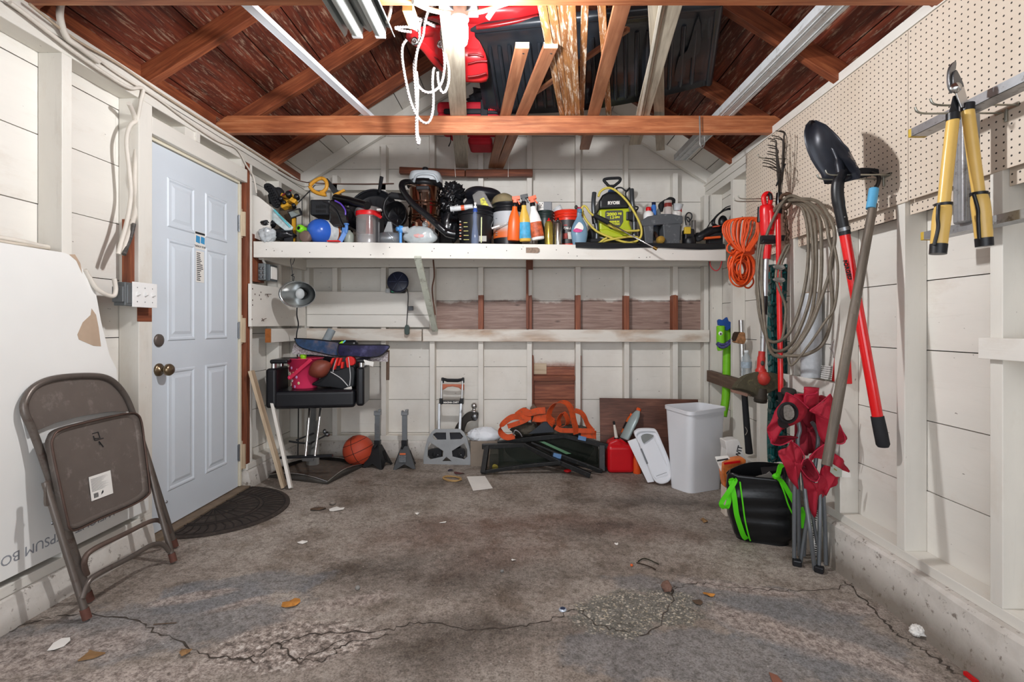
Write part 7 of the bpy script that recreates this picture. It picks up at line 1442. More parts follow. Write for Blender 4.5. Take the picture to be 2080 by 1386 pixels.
O('handle', MB().tube([Q(zD, 906, 1035, dS-.01), P(1783, 850, 2.05)], .0205, 18), pm('#d8161a', .2, coat=.5, var=.05), t); O('grip', MB().tube([P(1782, 846, 2.05), P(1788, 875, 2.045), P(1793.5, 903, 2.04), P(1794, 908, 2.04)], [.024, .025, .025, .02], 18), BLACKM, t)
t2_ = [Q(zD, 918, 1300, dS-.033), Q(zD, 940, 1375, dS-.033)]
text('lettering', 'FORGED', .022, (t2_[0]+t2_[1])/2, t2_[1]-t2_[0], V((1, 0, .25)), INK, t, th=.002, bold=.0006)
# hoe
t = T('garden_hoe', 'weathered wooden pole with blue tape hanging before the shovel', 'hoe', P(1676, 948, 2.0))
O('pole', MB().tube([P(1774, 415, 2.05), P(1733, 640, 1.985), P(1679, 946, 1.90)], [.0165, .018, .019], 16), woodm('weathered_pole', '#4a4036', '#6f6458', '#8d8274', gs=.8, scuff='#a89c8c', scuff_at=(.6, .7)), t)
O('blue_tape', MB().tube([P(1775, 384, 2.058), P(1769, 424, 2.047)], [.018, .0185], 16), pm('#58a5cf', .5, var=.1), t)
O('neck', MB().tube(crom([P(1775, 388, 2.057), P(1784, 372, 2.07), P(1784, 358, 2.10), P(1770, 352, 2.135)], 5), .008, 10), BLACKP, t); O('blade', MB().prism(crom([P(x, y, 2.145) for x, y in ((1722, 352), (1752, 342), (1792, 346), (1786, 352), (1752, 362), (1724, 362))], 3, True), (0, .004, .004)), BLACKM, t)
# loppers
YL = pm('#dcb562', .3, var=.06); dL = 1.50
t = T('loppers', 'yellow-handled loppers hanging on the pegboard hook', 'loppers', Q(zF, 600, 1225, dL))
O('hook_jaw', MB().prism(crom(QL(zF, [(440, 180), (452, 182), (450, 215), (436, 260), (432, 310), (440, 345), (430, 352), (412, 310), (410, 250), (420, 205)], dL+.006), 3, True), (0, .01, 0)), STEEL, t, bev=.002)
O('cutting_blade', MB().prism(crom(QL(zF, [(450, 225), (470, 255), (490, 300), (500, 345), (505, 400), (520, 430), (490, 440), (462, 390), (450, 345), (436, 300), (436, 255)], dL-.002), 3, True), (0, .006, 0)), pm('#6d6e70', .3, .85, var=.3), t, bev=.001)
O('blade_arm', MB().prism(QL(zF, [(440, 335), (495, 320), (525, 430), (480, 440)], dL-.006), (0, .005, 0)), CHROME, t, bev=.001); O('pivot_bolt', MB().lathe([(.016, 0), (.014, .008), (0, .012)], Q(zF, 445, 330, dL-.006), V((0, -1, 0)), n=18), CHROME, t)
O('dark_arm', MB().prism(QL(zF, [(440, 372), (462, 372), (466, 478), (415, 478)], dL+.004), (0, .006, 0)), BLACKP, t)
for pts, gr, en, sd in (([(432, 505), (405, 740), (378, 995)], [(378, 985), (366, 1080), (352, 1215)], [(352, 1210), (347, 1265)], -1), ([(515, 450), (545, 690), (577, 930)], [(577, 925), (592, 1030), (606, 1180)], [(606, 1175), (609, 1222)], 1)):
    O('handle_tube', MB().tube(QL(zF, pts, dL), [.016, .0165, .016], 16), YL, t); g0 = O('grip', MB().tube(crom(QL(zF, gr, dL), 4), [.019, .021, .023, .0235, .0235, .023, .022, .022, .021], 18, flat=1.0), YL, t)
    a, b = pts[0], pts[1]; O('ferrule', MB().tube([Q(zF, a[0]+sd*-0, a[1]-32, dL), Q(zF, a[0], a[1]+8, dL)], .0175, 16), BLACKP, t)
    O('grip_end', MB().tube(QL(zF, en, dL), [.0225, .022], 18), BLACKP, t); O('grip_ring', MB().tube([Q(zF, gr[0][0]-2*sd*0, gr[0][1]-6, dL), Q(zF, gr[0][0], gr[0][1]+10, dL)], .0225, 18), BLACKP, t)
    O('grip_inlay', MB().tube(crom([Q(zF, gr[0][0]-28, gr[0][1]+4, dL-.014), Q(zF, gr[1][0]-20, gr[1][1]-20, dL-.017), Q(zF, gr[1][0]-18, gr[1][1]+40, dL-.017), Q(zF, gr[2][0]-26, gr[2][1], dL-.012)], 5), .005, 8), BLACKP, t)
# aluminium ladder on its side
LAD = pm('#a8aaad', .4, .8, var=.15, dirt='#77756f', sc=16)
t = T('step_ladder', 'aluminium ladder hung sideways at the upper picture edge', 'ladder', V((1.45, 1.2, H+.3)))
for z, xx in ((.698, 1.43), (.325, 1.475)):
    O('rail', MB().box(xx-.028, xx-.024, .45, 1.79, H+z-.014, H+z+.014).box(xx-.028, xx+.03, .45, 1.79, H+z-.014, H+z-.011).box(xx-.028, xx+.03, .45, 1.79, H+z+.011, H+z+.014), LAD, t)
    O('end_cap', MB().box(xx-.029, xx+.031, 1.785, 1.80, H+z-.015, H+z+.015), pm('#c2a23a', .5, var=.2), t, bev=.002)
for y in (1.62, 1.30, .98): 
    rr_ = O('rung', MB().box(1.425, 1.475, y-.022, y+.022, H+.335, H+.69), LAD, t, bev=.006)
    for k in range(3): O('ridge', MB().box(1.424, 1.476, y-.0225+.012*k, y-.018+.012*k, H+.34, H+.685).box(1.43+.015*k, 1.434+.015*k, y-.0245, y-.0215, H+.34, H+.685), LAD, rr_)
# pool noodle horse
LIM = pm('#79c71d', .55, var=.06); BLF = pm('#21509c', .75, var=.2); dN = 3.80
t = T('pool_noodle', 'lime green foam pool noodle toy with horse head and blue mane', 'toy', P(1468, 850, 3.74))
O('noodle', MB().tube(crom([Q(zN, 290, 250, dN), Q(zN, 325, 420, dN), Q(zN, 318, 700, dN), P(1476, 760, 3.78), P(1474, 810, 3.77), P(1468, 846, 3.75)], 6), .030, 20), LIM, t)
O('muzzle', MB().tube(crom(QL(zN, [(205, 190), (208, 300), (205, 400), (208, 470), (200, 560), (215, 620)], dN-.05), 5), [.024]+[.031]*18+[.026]*6+[.02], 18), LIM, t)
def jag(pts): return MB().prism(QL(zN, pts, dN-.055), (0, .03, 0))
O('mane', jag([(165, 100), (190, 75), (255, 95), (325, 38), (350, 110), (410, 135), (385, 150), (385, 230), (330, 275), (280, 265), (255, 195), (175, 180)]), BLF, t, bev=.003); O('mane', MB().prism(QL(zN, [(385, 190), (505, 230), (440, 260), (490, 285), (450, 330), (470, 370), (440, 400), (465, 440), (440, 480), (455, 545), (410, 560), (395, 480)], dN-.02), (0, .03, 0)), BLF, t, bev=.003)
O('eye', MB().lathe([(.016, 0), (.013, .004), (0, .006)], Q(zN, 205, 325, dN-.082), V((0, -1, 0)), n=16), WHITE, t); O('pupil', MB().lathe([(.007, .005), (0, .008)], Q(zN, 203, 333, dN-.083), V((0, -1, 0)), n=12), INK, t)
BND = pm('#4a4a7a', .7, var=.9, sc=90); O('bridle', MB().tube(crom(QL(zN, [(140, 500), (185, 555), (250, 570), (320, 540), (400, 470)], dN-.085), 5), .011, 8).tube(crom(QL(zN, [(150, 490), (230, 520), (300, 505), (395, 430)], dN-.083), 5), .009, 8), BND, t)
# pipe and wood, water bottle, black mallet handle
t = T('mallet', 'chrome pipe with a splintered wood block standing in the back corner', 'tool', P(1505, 760, 3.5))
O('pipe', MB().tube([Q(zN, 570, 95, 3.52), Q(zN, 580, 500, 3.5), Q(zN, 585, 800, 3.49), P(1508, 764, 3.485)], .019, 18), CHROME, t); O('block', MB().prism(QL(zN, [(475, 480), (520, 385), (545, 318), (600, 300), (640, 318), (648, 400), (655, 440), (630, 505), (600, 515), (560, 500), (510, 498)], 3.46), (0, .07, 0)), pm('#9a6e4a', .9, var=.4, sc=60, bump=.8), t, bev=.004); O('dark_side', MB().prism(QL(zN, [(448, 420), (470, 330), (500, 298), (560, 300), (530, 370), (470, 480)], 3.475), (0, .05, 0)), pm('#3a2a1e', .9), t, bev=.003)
t = T('water_bottle', 'empty clear plastic water bottle standing on the dark rail', 'bottle', P(1515, 770, 3.40)); bw_ = P(1516, 770, 3.38); bw_.z = H-.38
O('body', MB().lathe([(.030, 0), (.034, .008), (.033, .03), (.035, .04), (.033, .055), (.035, .065), (.033, .08), (.035, .09), (.035, .135), (.028, .165), (.014, .19), (.013, .205)], bw_, n=26), pm('#c3cfd4', .08, alpha=.4), t); O('label', MB().lathe([(.0354, .093), (.0354, .133)], bw_, n=26), pm('#a5b4c0', .4, var=.35, sc=60), t); O('neck_ring', MB().lathe([(.015, .198), (.015, .212), (0, .213)], bw_, n=16), pm('#dfe4e6', .3), t)
t = T('sledgehammer', 'long black tool handle standing on the footing in the back corner', 'tool', P(1521, 922, 3.42)); O('handle', MB().tube([P(1512, 800, 3.40), P(1518, 880, 3.41), P(1522, 921, 3.42)], [.02, .022, .025], 14), BLACKM, t); O('worn_mark', MB().tube(crom([P(1514, 868, 3.385), P(1518, 876, 3.385), P(1514, 884, 3.385)], 4), .003, 6), pm('#8d8880', .6), t)
# paper bags behind the tote
t = T('paper_bag', 'crumpled white paper bag with black letters behind the tote bag', 'paper bag', PF(1490, 985)); dPb = 3.16
O('bag', MB().prism(crom(QL(zC, [(215, 150), (240, 146), (325, 136), (350, 200), (375, 270), (395, 340), (330, 420), (235, 420), (222, 300), (228, 220)], dPb), 2, True), (0, .09, 0)), pm('#dedcd8', .75, var=.1, bump=.6, bsc=14), t, bev=.012)
O('bag_base', MB().box(P(1478, 0, dPb).x, P(1512, 0, dPb).x, dPb+.01, dPb+.09, FZ(1.3), P(0, 960, dPb).z), pm('#d0c7bb', .75), t, bev=.008)
text('lettering', 'SWIT', .042, Q(zC, 328, 250, dPb-.002), (.25, 0, .97), (-.97, 0, .25), INK, t, bold=.001)
t = T('snack_bag', 'torn white and orange bag crumpled between the bin and tote', 'bag', PF(1470, 1000)); 
O('torn_flap', MB().prism(QL(zC, [(138, 295), (250, 285), (262, 300), (220, 330), (200, 420), (180, 400)], 3.02), (0, .02, .01)), PAPER, t, bev=.004); O('stripe', MB().beam(Q(zC, 150, 312, 3.005), Q(zC, 240, 296, 3.005), .004, .008), INK, t)
O('orange_side', MB().prism(crom(QL(zC, [(200, 330), (300, 300), (370, 290), (390, 330), (300, 400), (240, 460), (225, 540), (205, 480)], 3.0), 2, True), (0, .06, 0)), pm('#d9793a', .5, var=.35, sc=25, bump=.5, bsc=20), t, bev=.008); O('red_print', MB().beam(Q(zC, 205, 335, 2.99), Q(zC, 340, 318, 2.99), .008, .012), REDP, t)
O('bag_bottom', MB().box(P(1474, 0, 3.0).x, P(1500, 0, 3.0).x, 3.0, 3.08, FZ(1.25), P(0, 990, 3.0).z), pm('#d8cbbd', .7), t, bev=.008)
# tote bag
TOT = pm('#131416', .32, var=.2, bump=.8, bsc=9); GRS = pm('#55d40e', .55, var=.06)
t = T('tote_bag', 'black shopping bag with lime green straps and piping', 'bag', V((1.28, 2.72, FZ(1.28))))
bl4 = [PF(1500, 1100), PF(1612, 1115), None, None]; bl4[2] = bl4[1] + V((.06, .22, 0)); bl4[3] = bl4[0] + V((.04, .22, 0))
for p in bl4: p.z = FZ(p.x)
tp4 = [P(1477, 968, 2.66), P(1602, 972, 2.56), P(1604, 948, 2.80), P(1482, 950, 2.88)]
rows = []
for k in range(25):
    f = k/24; cs = [a.lerp(b, f) for a, b in zip(bl4, tp4)]; cen = sum(cs, V())/4; bul = 1 + .10*math.sin(math.pi*f) - .05*(f < .05)
    rg2 = rr4([cen + (p-cen)*bul for p in cs], .06, 5)
    rows.append([p + V((0, 0, .018*math.sin(j*.55)*(f > .95))) + V((mnoise.noise(p*8)*.014, (mnoise.noise(V((p.x*5, p.y*5, p.z*22))) + abs(mnoise.noise(p*11)))*.016, 0)) for j, p in enumerate(rg2)])
nn_ = len(rows[0]); inner = [[p + ((sum(r_, V())/nn_) - p)*.04 for p in r_] for r_ in (rows[24], rows[12], rows[2])]
mb = MB().grid(rows + inner, True, True); mb.add(rows[0], [list(range(nn_))]); mb.add(inner[-1], [list(range(nn_))]); O('shell', mb, TOT, t)
O('back_flap', MB().prism(crom([Q(zC, x, y, 2.84) for x, y in ((228, 420), (260, 385), (380, 335), (500, 322), (620, 330), (700, 345), (720, 400), (600, 440), (400, 450), (270, 450))], 3, True), (0, .006, 0)), TOT, t)
O('grey_insert', MB().prism([Q(zC, x, y, 2.70) for x, y in ((320, 485), (400, 462), (560, 420), (585, 400), (645, 470), (600, 497), (450, 490))], (0, .004, 0)), pm('#8d8a84', .6), t)
def gs(z, pts, w, wd=(1, 0, .1), d0=2.6): return strap(MB(), [Q(z, x, y, dd) for x, y, dd in pts], w, wd)
O('strap', gs(zC, [(262, 475, 2.62), (290, 600, 2.60), (310, 750, 2.60), (345, 870, 2.615), (370, 935, 2.635), (395, 960, 2.65)], .026), GRS, t)
O('strap', gs(zC, [(250, 480, 2.62), (300, 470, 2.615), (250, 560, 2.6), (195, 640, 2.6), (185, 680, 2.6), (225, 700, 2.61), (248, 640, 2.63), (250, 560, 2.64)], .024), GRS, t)
O('piping', gs(zC, [(338, 485, 2.62), (360, 650, 2.60), (380, 800, 2.60), (410, 930, 2.615), (425, 975, 2.635)], .007), GRS, t)
O('strap', gs(zC, [(695, 345, 2.60), (672, 360, 2.58), (655, 420, 2.56), (640, 440, 2.55), (690, 490, 2.54), (745, 580, 2.53), (790, 660, 2.53)], .024, (1, 0, -.4)), GRS, t); O('piping', gs(zC, [(650, 445, 2.55), (700, 560, 2.53), (740, 680, 2.53), (790, 780, 2.53)], .007), GRS, t); O('strap', gs(zC, [(840, 700, 2.55), (862, 780, 2.55), (870, 870, 2.55)], .03), GRS, t); O('knot', MB().blob(Q(zC, 640, 440, 2.545), .02, .016, .014, .2, 4, 3), GRS, t)
# folded camp chair
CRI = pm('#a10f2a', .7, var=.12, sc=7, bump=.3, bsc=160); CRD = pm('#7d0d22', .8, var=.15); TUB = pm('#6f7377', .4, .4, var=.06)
t = T('camp_chair', 'folded crimson camp chair with grey legs standing by the tote bag', 'chair', PF(1650, 1160))
def legt(pts, r=.0095): 
    o = O('leg', MB().tube(crom([Q(zC, x, y, d) for x, y, d in pts], 5), r, 12), TUB, t); return o
PFZ = lambda x, y: PF(*zC(x, y)).y
legt([(822, -10, 2.44), (835, 60, 2.43), (818, 130, 2.43), (815, 300, 2.42), (790, 560, 2.41), (788, 1150, PFZ(788, 1165))]); legt([(815, 240, 2.46), (825, 700, 2.48), (830, 1095, 2.5)])
legt([(845, 250, 2.42), (880, 600, 2.38), (920, 900, 2.33), (958, 1215, PFZ(958, 1220))]); legt([(935, -10, 2.46), (975, 60, 2.46), (985, 140, 2.45), (960, 360, 2.44), (920, 640, 2.42), (870, 950, 2.42), (838, 1150, PFZ(838, 1160))])
legt([(905, 560, 2.48), (945, 800, 2.46), (980, 1000, 2.44)], .008); legt([(1030, 330, 2.42), (1030, 600, 2.41), (1045, 900, 2.41), (1050, 1170, PFZ(1050, 1178))]); legt([(1000, 560, 2.40), (1000, 800, 2.37), (990, 1220, PFZ(995, 1228))]); legt([(880, 900, 2.47), (870, 1100, 2.48)], .008)
def foot(x0, y0, x1, y1):
    a, b = PF(*zC(x0, y0)), PF(*zC(x1, y1)); O('foot', MB().beam(V((a.x, a.y, FZ(a.x)+.016)), V((b.x, b.y, FZ(b.x)+.016)), .034, .03), BLACKP, t, bev=.006)
foot(772, 1175, 850, 1190); foot(955, 1225, 1035, 1250)
def cloth(pts, d0, dep, m=CRI, fold=.02, name='seat_fabric', nfold=5):
    q = crom(QL(zR, pts, d0), 3, True); cen = sum(q, V())/len(q); n_ = len(q); rows = []
    for j, k in enumerate((1.0, .78, .55, .3, .1)):
        rows.append([cen + (p-cen)*k + V((0, dep*(1-k) + fold*math.sin(i*2*math.pi*nfold/n_)*k, 0)) for i, p in enumerate(q)])
    mb = MB().grid(rows, True, True); mb.add(rows[-1], [list(range(n_))]); return O(name, mb, m, t, solid=.004)
HEM = pm('#b0183a', .65)
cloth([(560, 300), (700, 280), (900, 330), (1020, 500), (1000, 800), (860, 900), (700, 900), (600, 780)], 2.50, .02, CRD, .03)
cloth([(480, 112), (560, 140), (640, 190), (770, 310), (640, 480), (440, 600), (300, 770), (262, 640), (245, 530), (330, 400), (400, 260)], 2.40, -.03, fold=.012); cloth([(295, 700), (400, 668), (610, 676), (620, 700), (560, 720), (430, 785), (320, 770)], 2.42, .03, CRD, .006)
cloth([(590, 160), (720, 130), (800, 170), (900, 150), (1000, 170), (880, 260), (800, 330), (740, 300)], 2.44, .02, CRI, .02); 
O('rolled_hem', MB().tube(crom([Q(zR, x, y, d) for x, y, d in ((715, 70, 2.43), (790, 60, 2.44), (880, 95, 2.42), (850, 130, 2.40), (735, 150, 2.40), (725, 240, 2.41))], 6), .004, 8), HEM, t); O('back_fabric', MB().lathe([(.030, -.03), (.036, .0), (.033, .06), (.035, .075)], Q(zR, 800, 240, 2.43), V((.05, 0, 1)), n=20, sy=.6, caps=False), CRI, t, solid=.003)
cloth([(785, 352), (850, 300), (950, 220), (1050, 135), (1090, 190), (1085, 420), (1150, 480), (1230, 640), (1240, 710), (1200, 768), (1090, 755), (970, 760), (900, 600), (840, 370)], 2.38, -.035, fold=.012)
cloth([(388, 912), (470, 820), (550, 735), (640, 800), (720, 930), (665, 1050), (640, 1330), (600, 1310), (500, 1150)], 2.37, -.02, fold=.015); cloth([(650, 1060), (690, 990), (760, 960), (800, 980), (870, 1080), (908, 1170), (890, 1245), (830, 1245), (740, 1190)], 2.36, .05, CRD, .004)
cloth([(670, 1090), (760, 1210), (870, 1255), (960, 1080), (1010, 1200), (1000, 1400), (900, 1560), (820, 1700), (760, 1480), (700, 1330)], 2.39, -.02, CRI, .015, nfold=4); cloth([(780, 950), (840, 865), (980, 770), (965, 950), (850, 950), (800, 985)], 2.39, .01, CRI, .004); cloth([(1050, 885), (1150, 920), (1235, 1020), (1275, 1110), (1180, 1210), (1100, 1290), (1000, 1380), (960, 1400), (950, 1090)], 2.38, -.02, fold=.015)
for pts in (((665, 1060), (700, 980), (720, 930), (640, 800), (550, 740)), ((665, 1075), (760, 1200), (860, 1250), (905, 1215), (900, 1160), (800, 990), (780, 960), (850, 870), (980, 772)), ((300, 700), (300, 765), (420, 785), (560, 722)), ((1090, 755), (1200, 768), (1240, 700), (1150, 480)), ((480, 112), (640, 195), (770, 315)), ((785, 352), (950, 220), (1050, 130))):
    O('hem', MB().tube(crom(QL(zR, pts, 2.356), 6), .0028, 6), HEM, t)
O('cup_holder', MB().tube(crom([Q(zR, 505+118*math.cos(a), 372+122*math.sin(a), 2.345+.02*math.cos(a)) for a in [2*math.pi*j/14 for j in range(14)]], 3, True), .007, 8, True), BLACKM, t); O('mesh_net', MB().ell(Q(zR, 500, 375, 2.38), .028*1.5, .03, .045), pm('#26201f', .9, var=.4, sc=60), t); O('mesh_window', MB().prism(crom(QL(zR, [(460, 280), (520, 265), (580, 330), (585, 420), (530, 465), (465, 440)], 2.342), 3, True), (0, .003, 0)), pm('#8d8780', .8, var=.3, sc=120), t); O('mesh_net', MB().prism(crom(QL(zR, [(390, 450), (450, 470), (530, 540), (460, 570), (400, 540)], 2.355), 2, True), (0, .01, 0)), pm('#1f1719', .9), t)
O('care_tag', MB().prism(QL(zR, [(1060, 1060), (1085, 1030), (1200, 1100), (1195, 1195), (1120, 1190), (1050, 1130)], 2.33), (0, .003, 0)), pm('#a9b0a4', .6, var=.1), t); O('care_tag', MB().prism(QL(zR, [(1200, 1105), (1310, 1145), (1310, 1198), (1195, 1196)], 2.332), (0, .003, 0)), PAPER, t); O('print', MB().prism(QL(zR, [(1100, 1080), (1135, 1105), (1130, 1115), (1095, 1095)], 2.328), (0, .001, 0)), pm('#8a7a2a', .6), t)
O('mesh_sleeve', MB().tube(crom([Q(zC, 965, 600, 2.54), Q(zC, 965, 800, 2.53), V((Q(zC, 960, 1050, 2.52).x, 2.52, FZ(1.3)+.002))], 5), .022, 12), PERF, None, 'white mesh sleeve standing behind the camp chair legs', 'sleeve')
# ---------------------------------------------------------------- things up in the rafters
ZB = ZT + .107
def over(name, lab, p0, d0, p1, d1, w, th, m, z=ZB+.001, dz1=0.0, cat='board', group=None):
    """a board lying on top of the cross beams, from pixel column p0 at depth d0 to p1 at d1"""
    a = V(((p0-CX)*d0/FX, d0, z + th/2)); b = V(((p1-CX)*d1/FX, d1, z + th/2 + dz1))
    return O(name, MB().beam(a, b, w, th), m, None, lab, cat, group, bev=.002)
O('board', MB().beam(V((-.26, 1.70, ZB+.011)), V((-.50, 4.07, ZB+.011)), .1, .02), PRIME, None, 'wide pale primed board over the beams above the bulb', 'board', bev=.002)
over('board', 'brown board with pale sawn end, left one of a pair on the long beam', 1061, 2.316, 1000, 4.09, .064, .024, BROWNB)
t = over('board', 'brown board with pale sawn end and nail, right one of the pair', 1118.5, 2.316, 1014, 4.09, .066, .024, BROWNB)
for o_, px in ((C.objects['board.002'] if 'board.002' in C.objects else t, 1061), (t, 1118)): pass
END = pm('#d9c4a6', .7, var=.1)
for i, (px, w) in enumerate(((1061, .064), (1118.5, .066))):
    ob = [o for o in C.objects if o.get('label', '').startswith('brown board with pale sawn end')][i]
    x = (px-CX)*2.316/FX; O('sawn_end', MB().box(x-w/2+.0, x+w/2+.0, 2.306, 2.3135, ZB+.0005, ZB+.0255), END, ob); O('nail', MB().lathe([(.006, 0), (0, .003)], V((x+.005, 2.36, ZB+.001)), V((0, 0, -1)), n=10), CHROME, ob)
# peeling strips: laid side by side, closer together at the far beam
names = ('first', 'second', 'third', 'fourth')
for i, (a, wa, b) in enumerate(((1098, 20, 1142), (1119, 18, 1153), (1140, 17, 1163), (1159, 16, 1173.5))):
    d1 = 3.55; x0 = (a-CX)*1.72/FX*1.155; xm = (b-CX)*3.07/FX; x2 = (a-CX)*1.99/FX; sl = (xm-x2)/(3.07-1.99)
    O('strip', MB().beam(V((x2+sl*(1.70-1.99), 1.70, ZB+.038)), V((x2+sl*(3.13-1.99), 3.13, ZB+.012)), .041, .021, taper=.74), PEEL, None, '%s peeling wood strip from the door side in the bundle on the beams' % names[i], 'strip', 'peeling strips on the beams', bev=.002)
def o2(name, lab, xa, xb, de, w, th, m, ds=1.70, up=0.0):
    x2 = (xa-CX)*1.99/FX; xm = (xb-CX)*3.07/FX; sl = (xm-x2)/1.08
    return O(name, MB().beam(V((x2+sl*(ds-1.99), ds, ZB+.001+up+th/2)), V((x2+sl*(de-1.99), de, ZB+.001+up+th/2)), w, th), m, None, lab, 'board', bev=.002)
o2('strip', 'peeling strip set apart, crossing the bundle toward the back', 1189, 1181, 3.45, .032, .022, PEEL, up=.028)
o2('board', 'wide orange-brown board tilted across the beams', 1266, 1205, 3.65, .070, .022, BROWNB)
o2('strip', 'short peeling strip ending before the long beam', 1221, 1236, 3.12, .034, .02, PEEL, up=.023)
t = o2('moulding', 'wide pale grooved door moulding across the beams', 1367, 1305, 3.55, .082, .018, PRIME)
mt_ = O('groove', MB().beam(V(((1357-CX)*1.99/FX-.03, 1.99, ZB-.0005)), V(((1299-CX)*3.07/FX, 3.07, ZB-.0005)), .012, .003), pm('#d8d2c4', .5), t); O('groove', MB().beam(V(((1366-CX)*1.99/FX-.03, 1.99, ZB-.0005)), V(((1307-CX)*3.07/FX, 3.07, ZB-.0005)), .004, .003), DARKW, t)
o2('board', 'plain pale board behind the grooved moulding', 1331, 1339, 3.72, .062, .018, PRIME, up=.02)
O('stick', MB().beam(P(1088, 198, 3.02)+V((0, 0, .03)), P(1276, 72, 2.3)+V((0, 0, .03)), .022, .022), BROWNB, None, 'thin brown stick slanting behind the boards', 'stick', bev=.002)
O('stub', MB().beam(V((-.43, 1.845, ZT+.0)), V((-.43, 1.96, ZT-.0)), .04, .03), pm('#c99a62', .6, var=.15), None, 'short wood stub on the near beam beside the junction box', 'wood block', bev=.002)
# metal tracks
MET = pm('#e4e8ee', .4, .0, var=.03)
t = T('metal_track', 'thin white metal track lying across the beams on the door side', 'metal track', V((-1.0, 2.5, ZB)))
a, b = V((-1.165, 1.70, ZB+.001)), V((-.953, 3.12, ZB+.001))
O('web', MB().beam(a + V((0, 0, .002)), b + V((0, 0, .002)), .04, .003), MET, t); O('flange', MB().beam(a + V((.02, 0, .012)), b + V((.02, 0, .012)), .003, .024).beam(a + V((-.02, 0, .012)), b + V((-.02, 0, .012)), .003, .024), MET, t)
t = T('metal_track', 'wide grooved aluminium channel lying across the beams on the pegboard side', 'metal track', V((1.23, 2.7, ZB)))
GAL = pm('#c6c9cb', .4, .1, var=.08, dirt='#9a9a98')
a, b = V((1.285, 1.60, ZB+.002)), V((1.235, 3.88, ZB+.002))
O('web', MB().beam(a, b, .098, .003), GAL, t); O('flange', MB().beam(a + V((.048, 0, .02)), b + V((.048, 0, .02)), .003, .04).beam(a + V((-.048, 0, .02)), b + V((-.048, 0, .02)), .003, .04), GAL, t)
for k in (-.03, -.018, .022, .034): O('rib', MB().beam(a + V((k, 0, -.003)), b + V((k, 0, -.003)), .004, .004), GAL, t)
O('wire', MB().tube(crom([P(1421, 236, 3.03), P(1422, 270, 3.03), P(1422, 292, 3.03), P(1426, 300, 3.04), P(1431, 292, 3.05), P(1431, 278, 3.05)], 6), .0045, 8), pm('#8c8c8a', .4, .6), None, 'bent wire hanging over the long beam by the aluminium channel', 'wire')
# light fixture (off)
t = T('shop_light', 'unlit metal strip light with two tubes at the top edge', 'ceiling light', V((-.6, 1.6, ZT-.03)))
y0, y1, xc, zc_ = 1.15, 1.94, -.60, ZT - .045
rows = []
for y in (y0, y1):
    rows.append([V((xc + dx, y, zc_ + dz)) for dx, dz in ((-.098, -.012), (-.09, .0), (-.086, .02), (-.06, .03), (-.03, .03), (-.006, .012), (0, .008), (.006, .012), (.03, .03), (.06, .03), (.086, .02), (.09, 0), (.098, -.012))])
O('reflector', MB().grid(rows, False), pm('#a9aeac', .4, .5, var=.06), t, solid=.002)
TUBE = pm('#b3b8b4', .3, var=.05)
for dx in (-.045, .045): tb_ = O('tube', MB().tube([V((xc+dx, y0, zc_+.004)), V((xc+dx, y1-.02, zc_+.004))], .026, 18), TUBE, t); O('end_socket', MB().box(xc+dx-.02, xc+dx+.02, y1-.02, y1-.004, zc_-.022, zc_+.028), pm('#d9dada', .4), t, bev=.003)
O('hanger', MB().tube([V((xc-.05, 1.82, zc_+.03)), V((xc-.05, 1.82, ZT+.002))], .004).tube([V((xc+.05, 1.82, zc_+.03)), V((xc+.05, 1.82, ZT+.002))], .004), STEEL, t)
cable('thick white cable looping under the near beam into the junction box', [V((-.40, 1.80, ZT-.01)), P(870, 18, 1.86), P(900, 25, 1.87), P(926, 27, 1.88)], .009, pm('#e6e0d2', .5))
cable('white cable leaving the junction box along the near beam', [P(944, 27, 1.88), P(975, 24, 1.87), P(1020, 10, 1.86), P(1040, 4, 1.83), P(1080, -6, 1.83)], .008, pm('#e6e0d2', .5))
cable('short white cable dangling past the strip light', [P(795, -5, 1.84), P(795, 12, 1.87), P(790, 35, 1.88), P(786, 45, 1.87)], .006, pm('#cfc9bd', .5))
# rope
ROPE = NT('rope_twist'); v_ = ROPE.co('UV', (1, 1, 1)); wv = ROPE.n('ShaderNodeTexWave'); wv.bands_direction = 'DIAGONAL'; wv.inputs['Scale'].default_value = 46; ROPE.l(v_, wv.inputs['Vector']); ROPE.fin(ROPE.ramp(wv.outputs[0], (.2, '#8d8282'), (.6, '#c6bfbb')), .8); ROPE.bump(wv.outputs[0], .8, .004); ROPE = ROPE.m
zQ = zf(680, 0, 3.85)
def rope(pts, r=.0065): return MB().tube(crom([Q(zQ, x, y, d) for x, y, d in pts], 8), r, 8)
t = T('rope', 'white rope tangled and hanging from the red sled in front of the long beam', 'rope', Q(zQ, 650, 1130, 2.45))
O('strand', rope([(785, 40, 2.2), (735, 80, 2.22), (705, 180, 2.28), (690, 280, 2.33), (645, 400, 2.36), (630, 560, 2.4), (650, 660, 2.42), (700, 715, 2.43), (765, 718, 2.43), (830, 660, 2.42), (858, 540, 2.4), (855, 420, 2.36), (840, 330, 2.33), (835, 240, 2.3), (855, 160, 2.28)]), ROPE, t)
O('strand', rope([(665, 250, 2.35), (600, 215, 2.33), (530, 212, 2.32), (475, 218, 2.3), (520, 238, 2.32), (600, 250, 2.34)]), ROPE, t)
O('strand', rope([(562, 310, 2.35), (532, 360, 2.36), (528, 450, 2.38), (550, 600, 2.4), (590, 780, 2.43), (640, 900, 2.44), (690, 955, 2.45), (735, 955, 2.45), (765, 880, 2.44), (772, 760, 2.43), (765, 650, 2.42), (770, 560, 2.4), (778, 530, 2.4)]), ROPE, t)
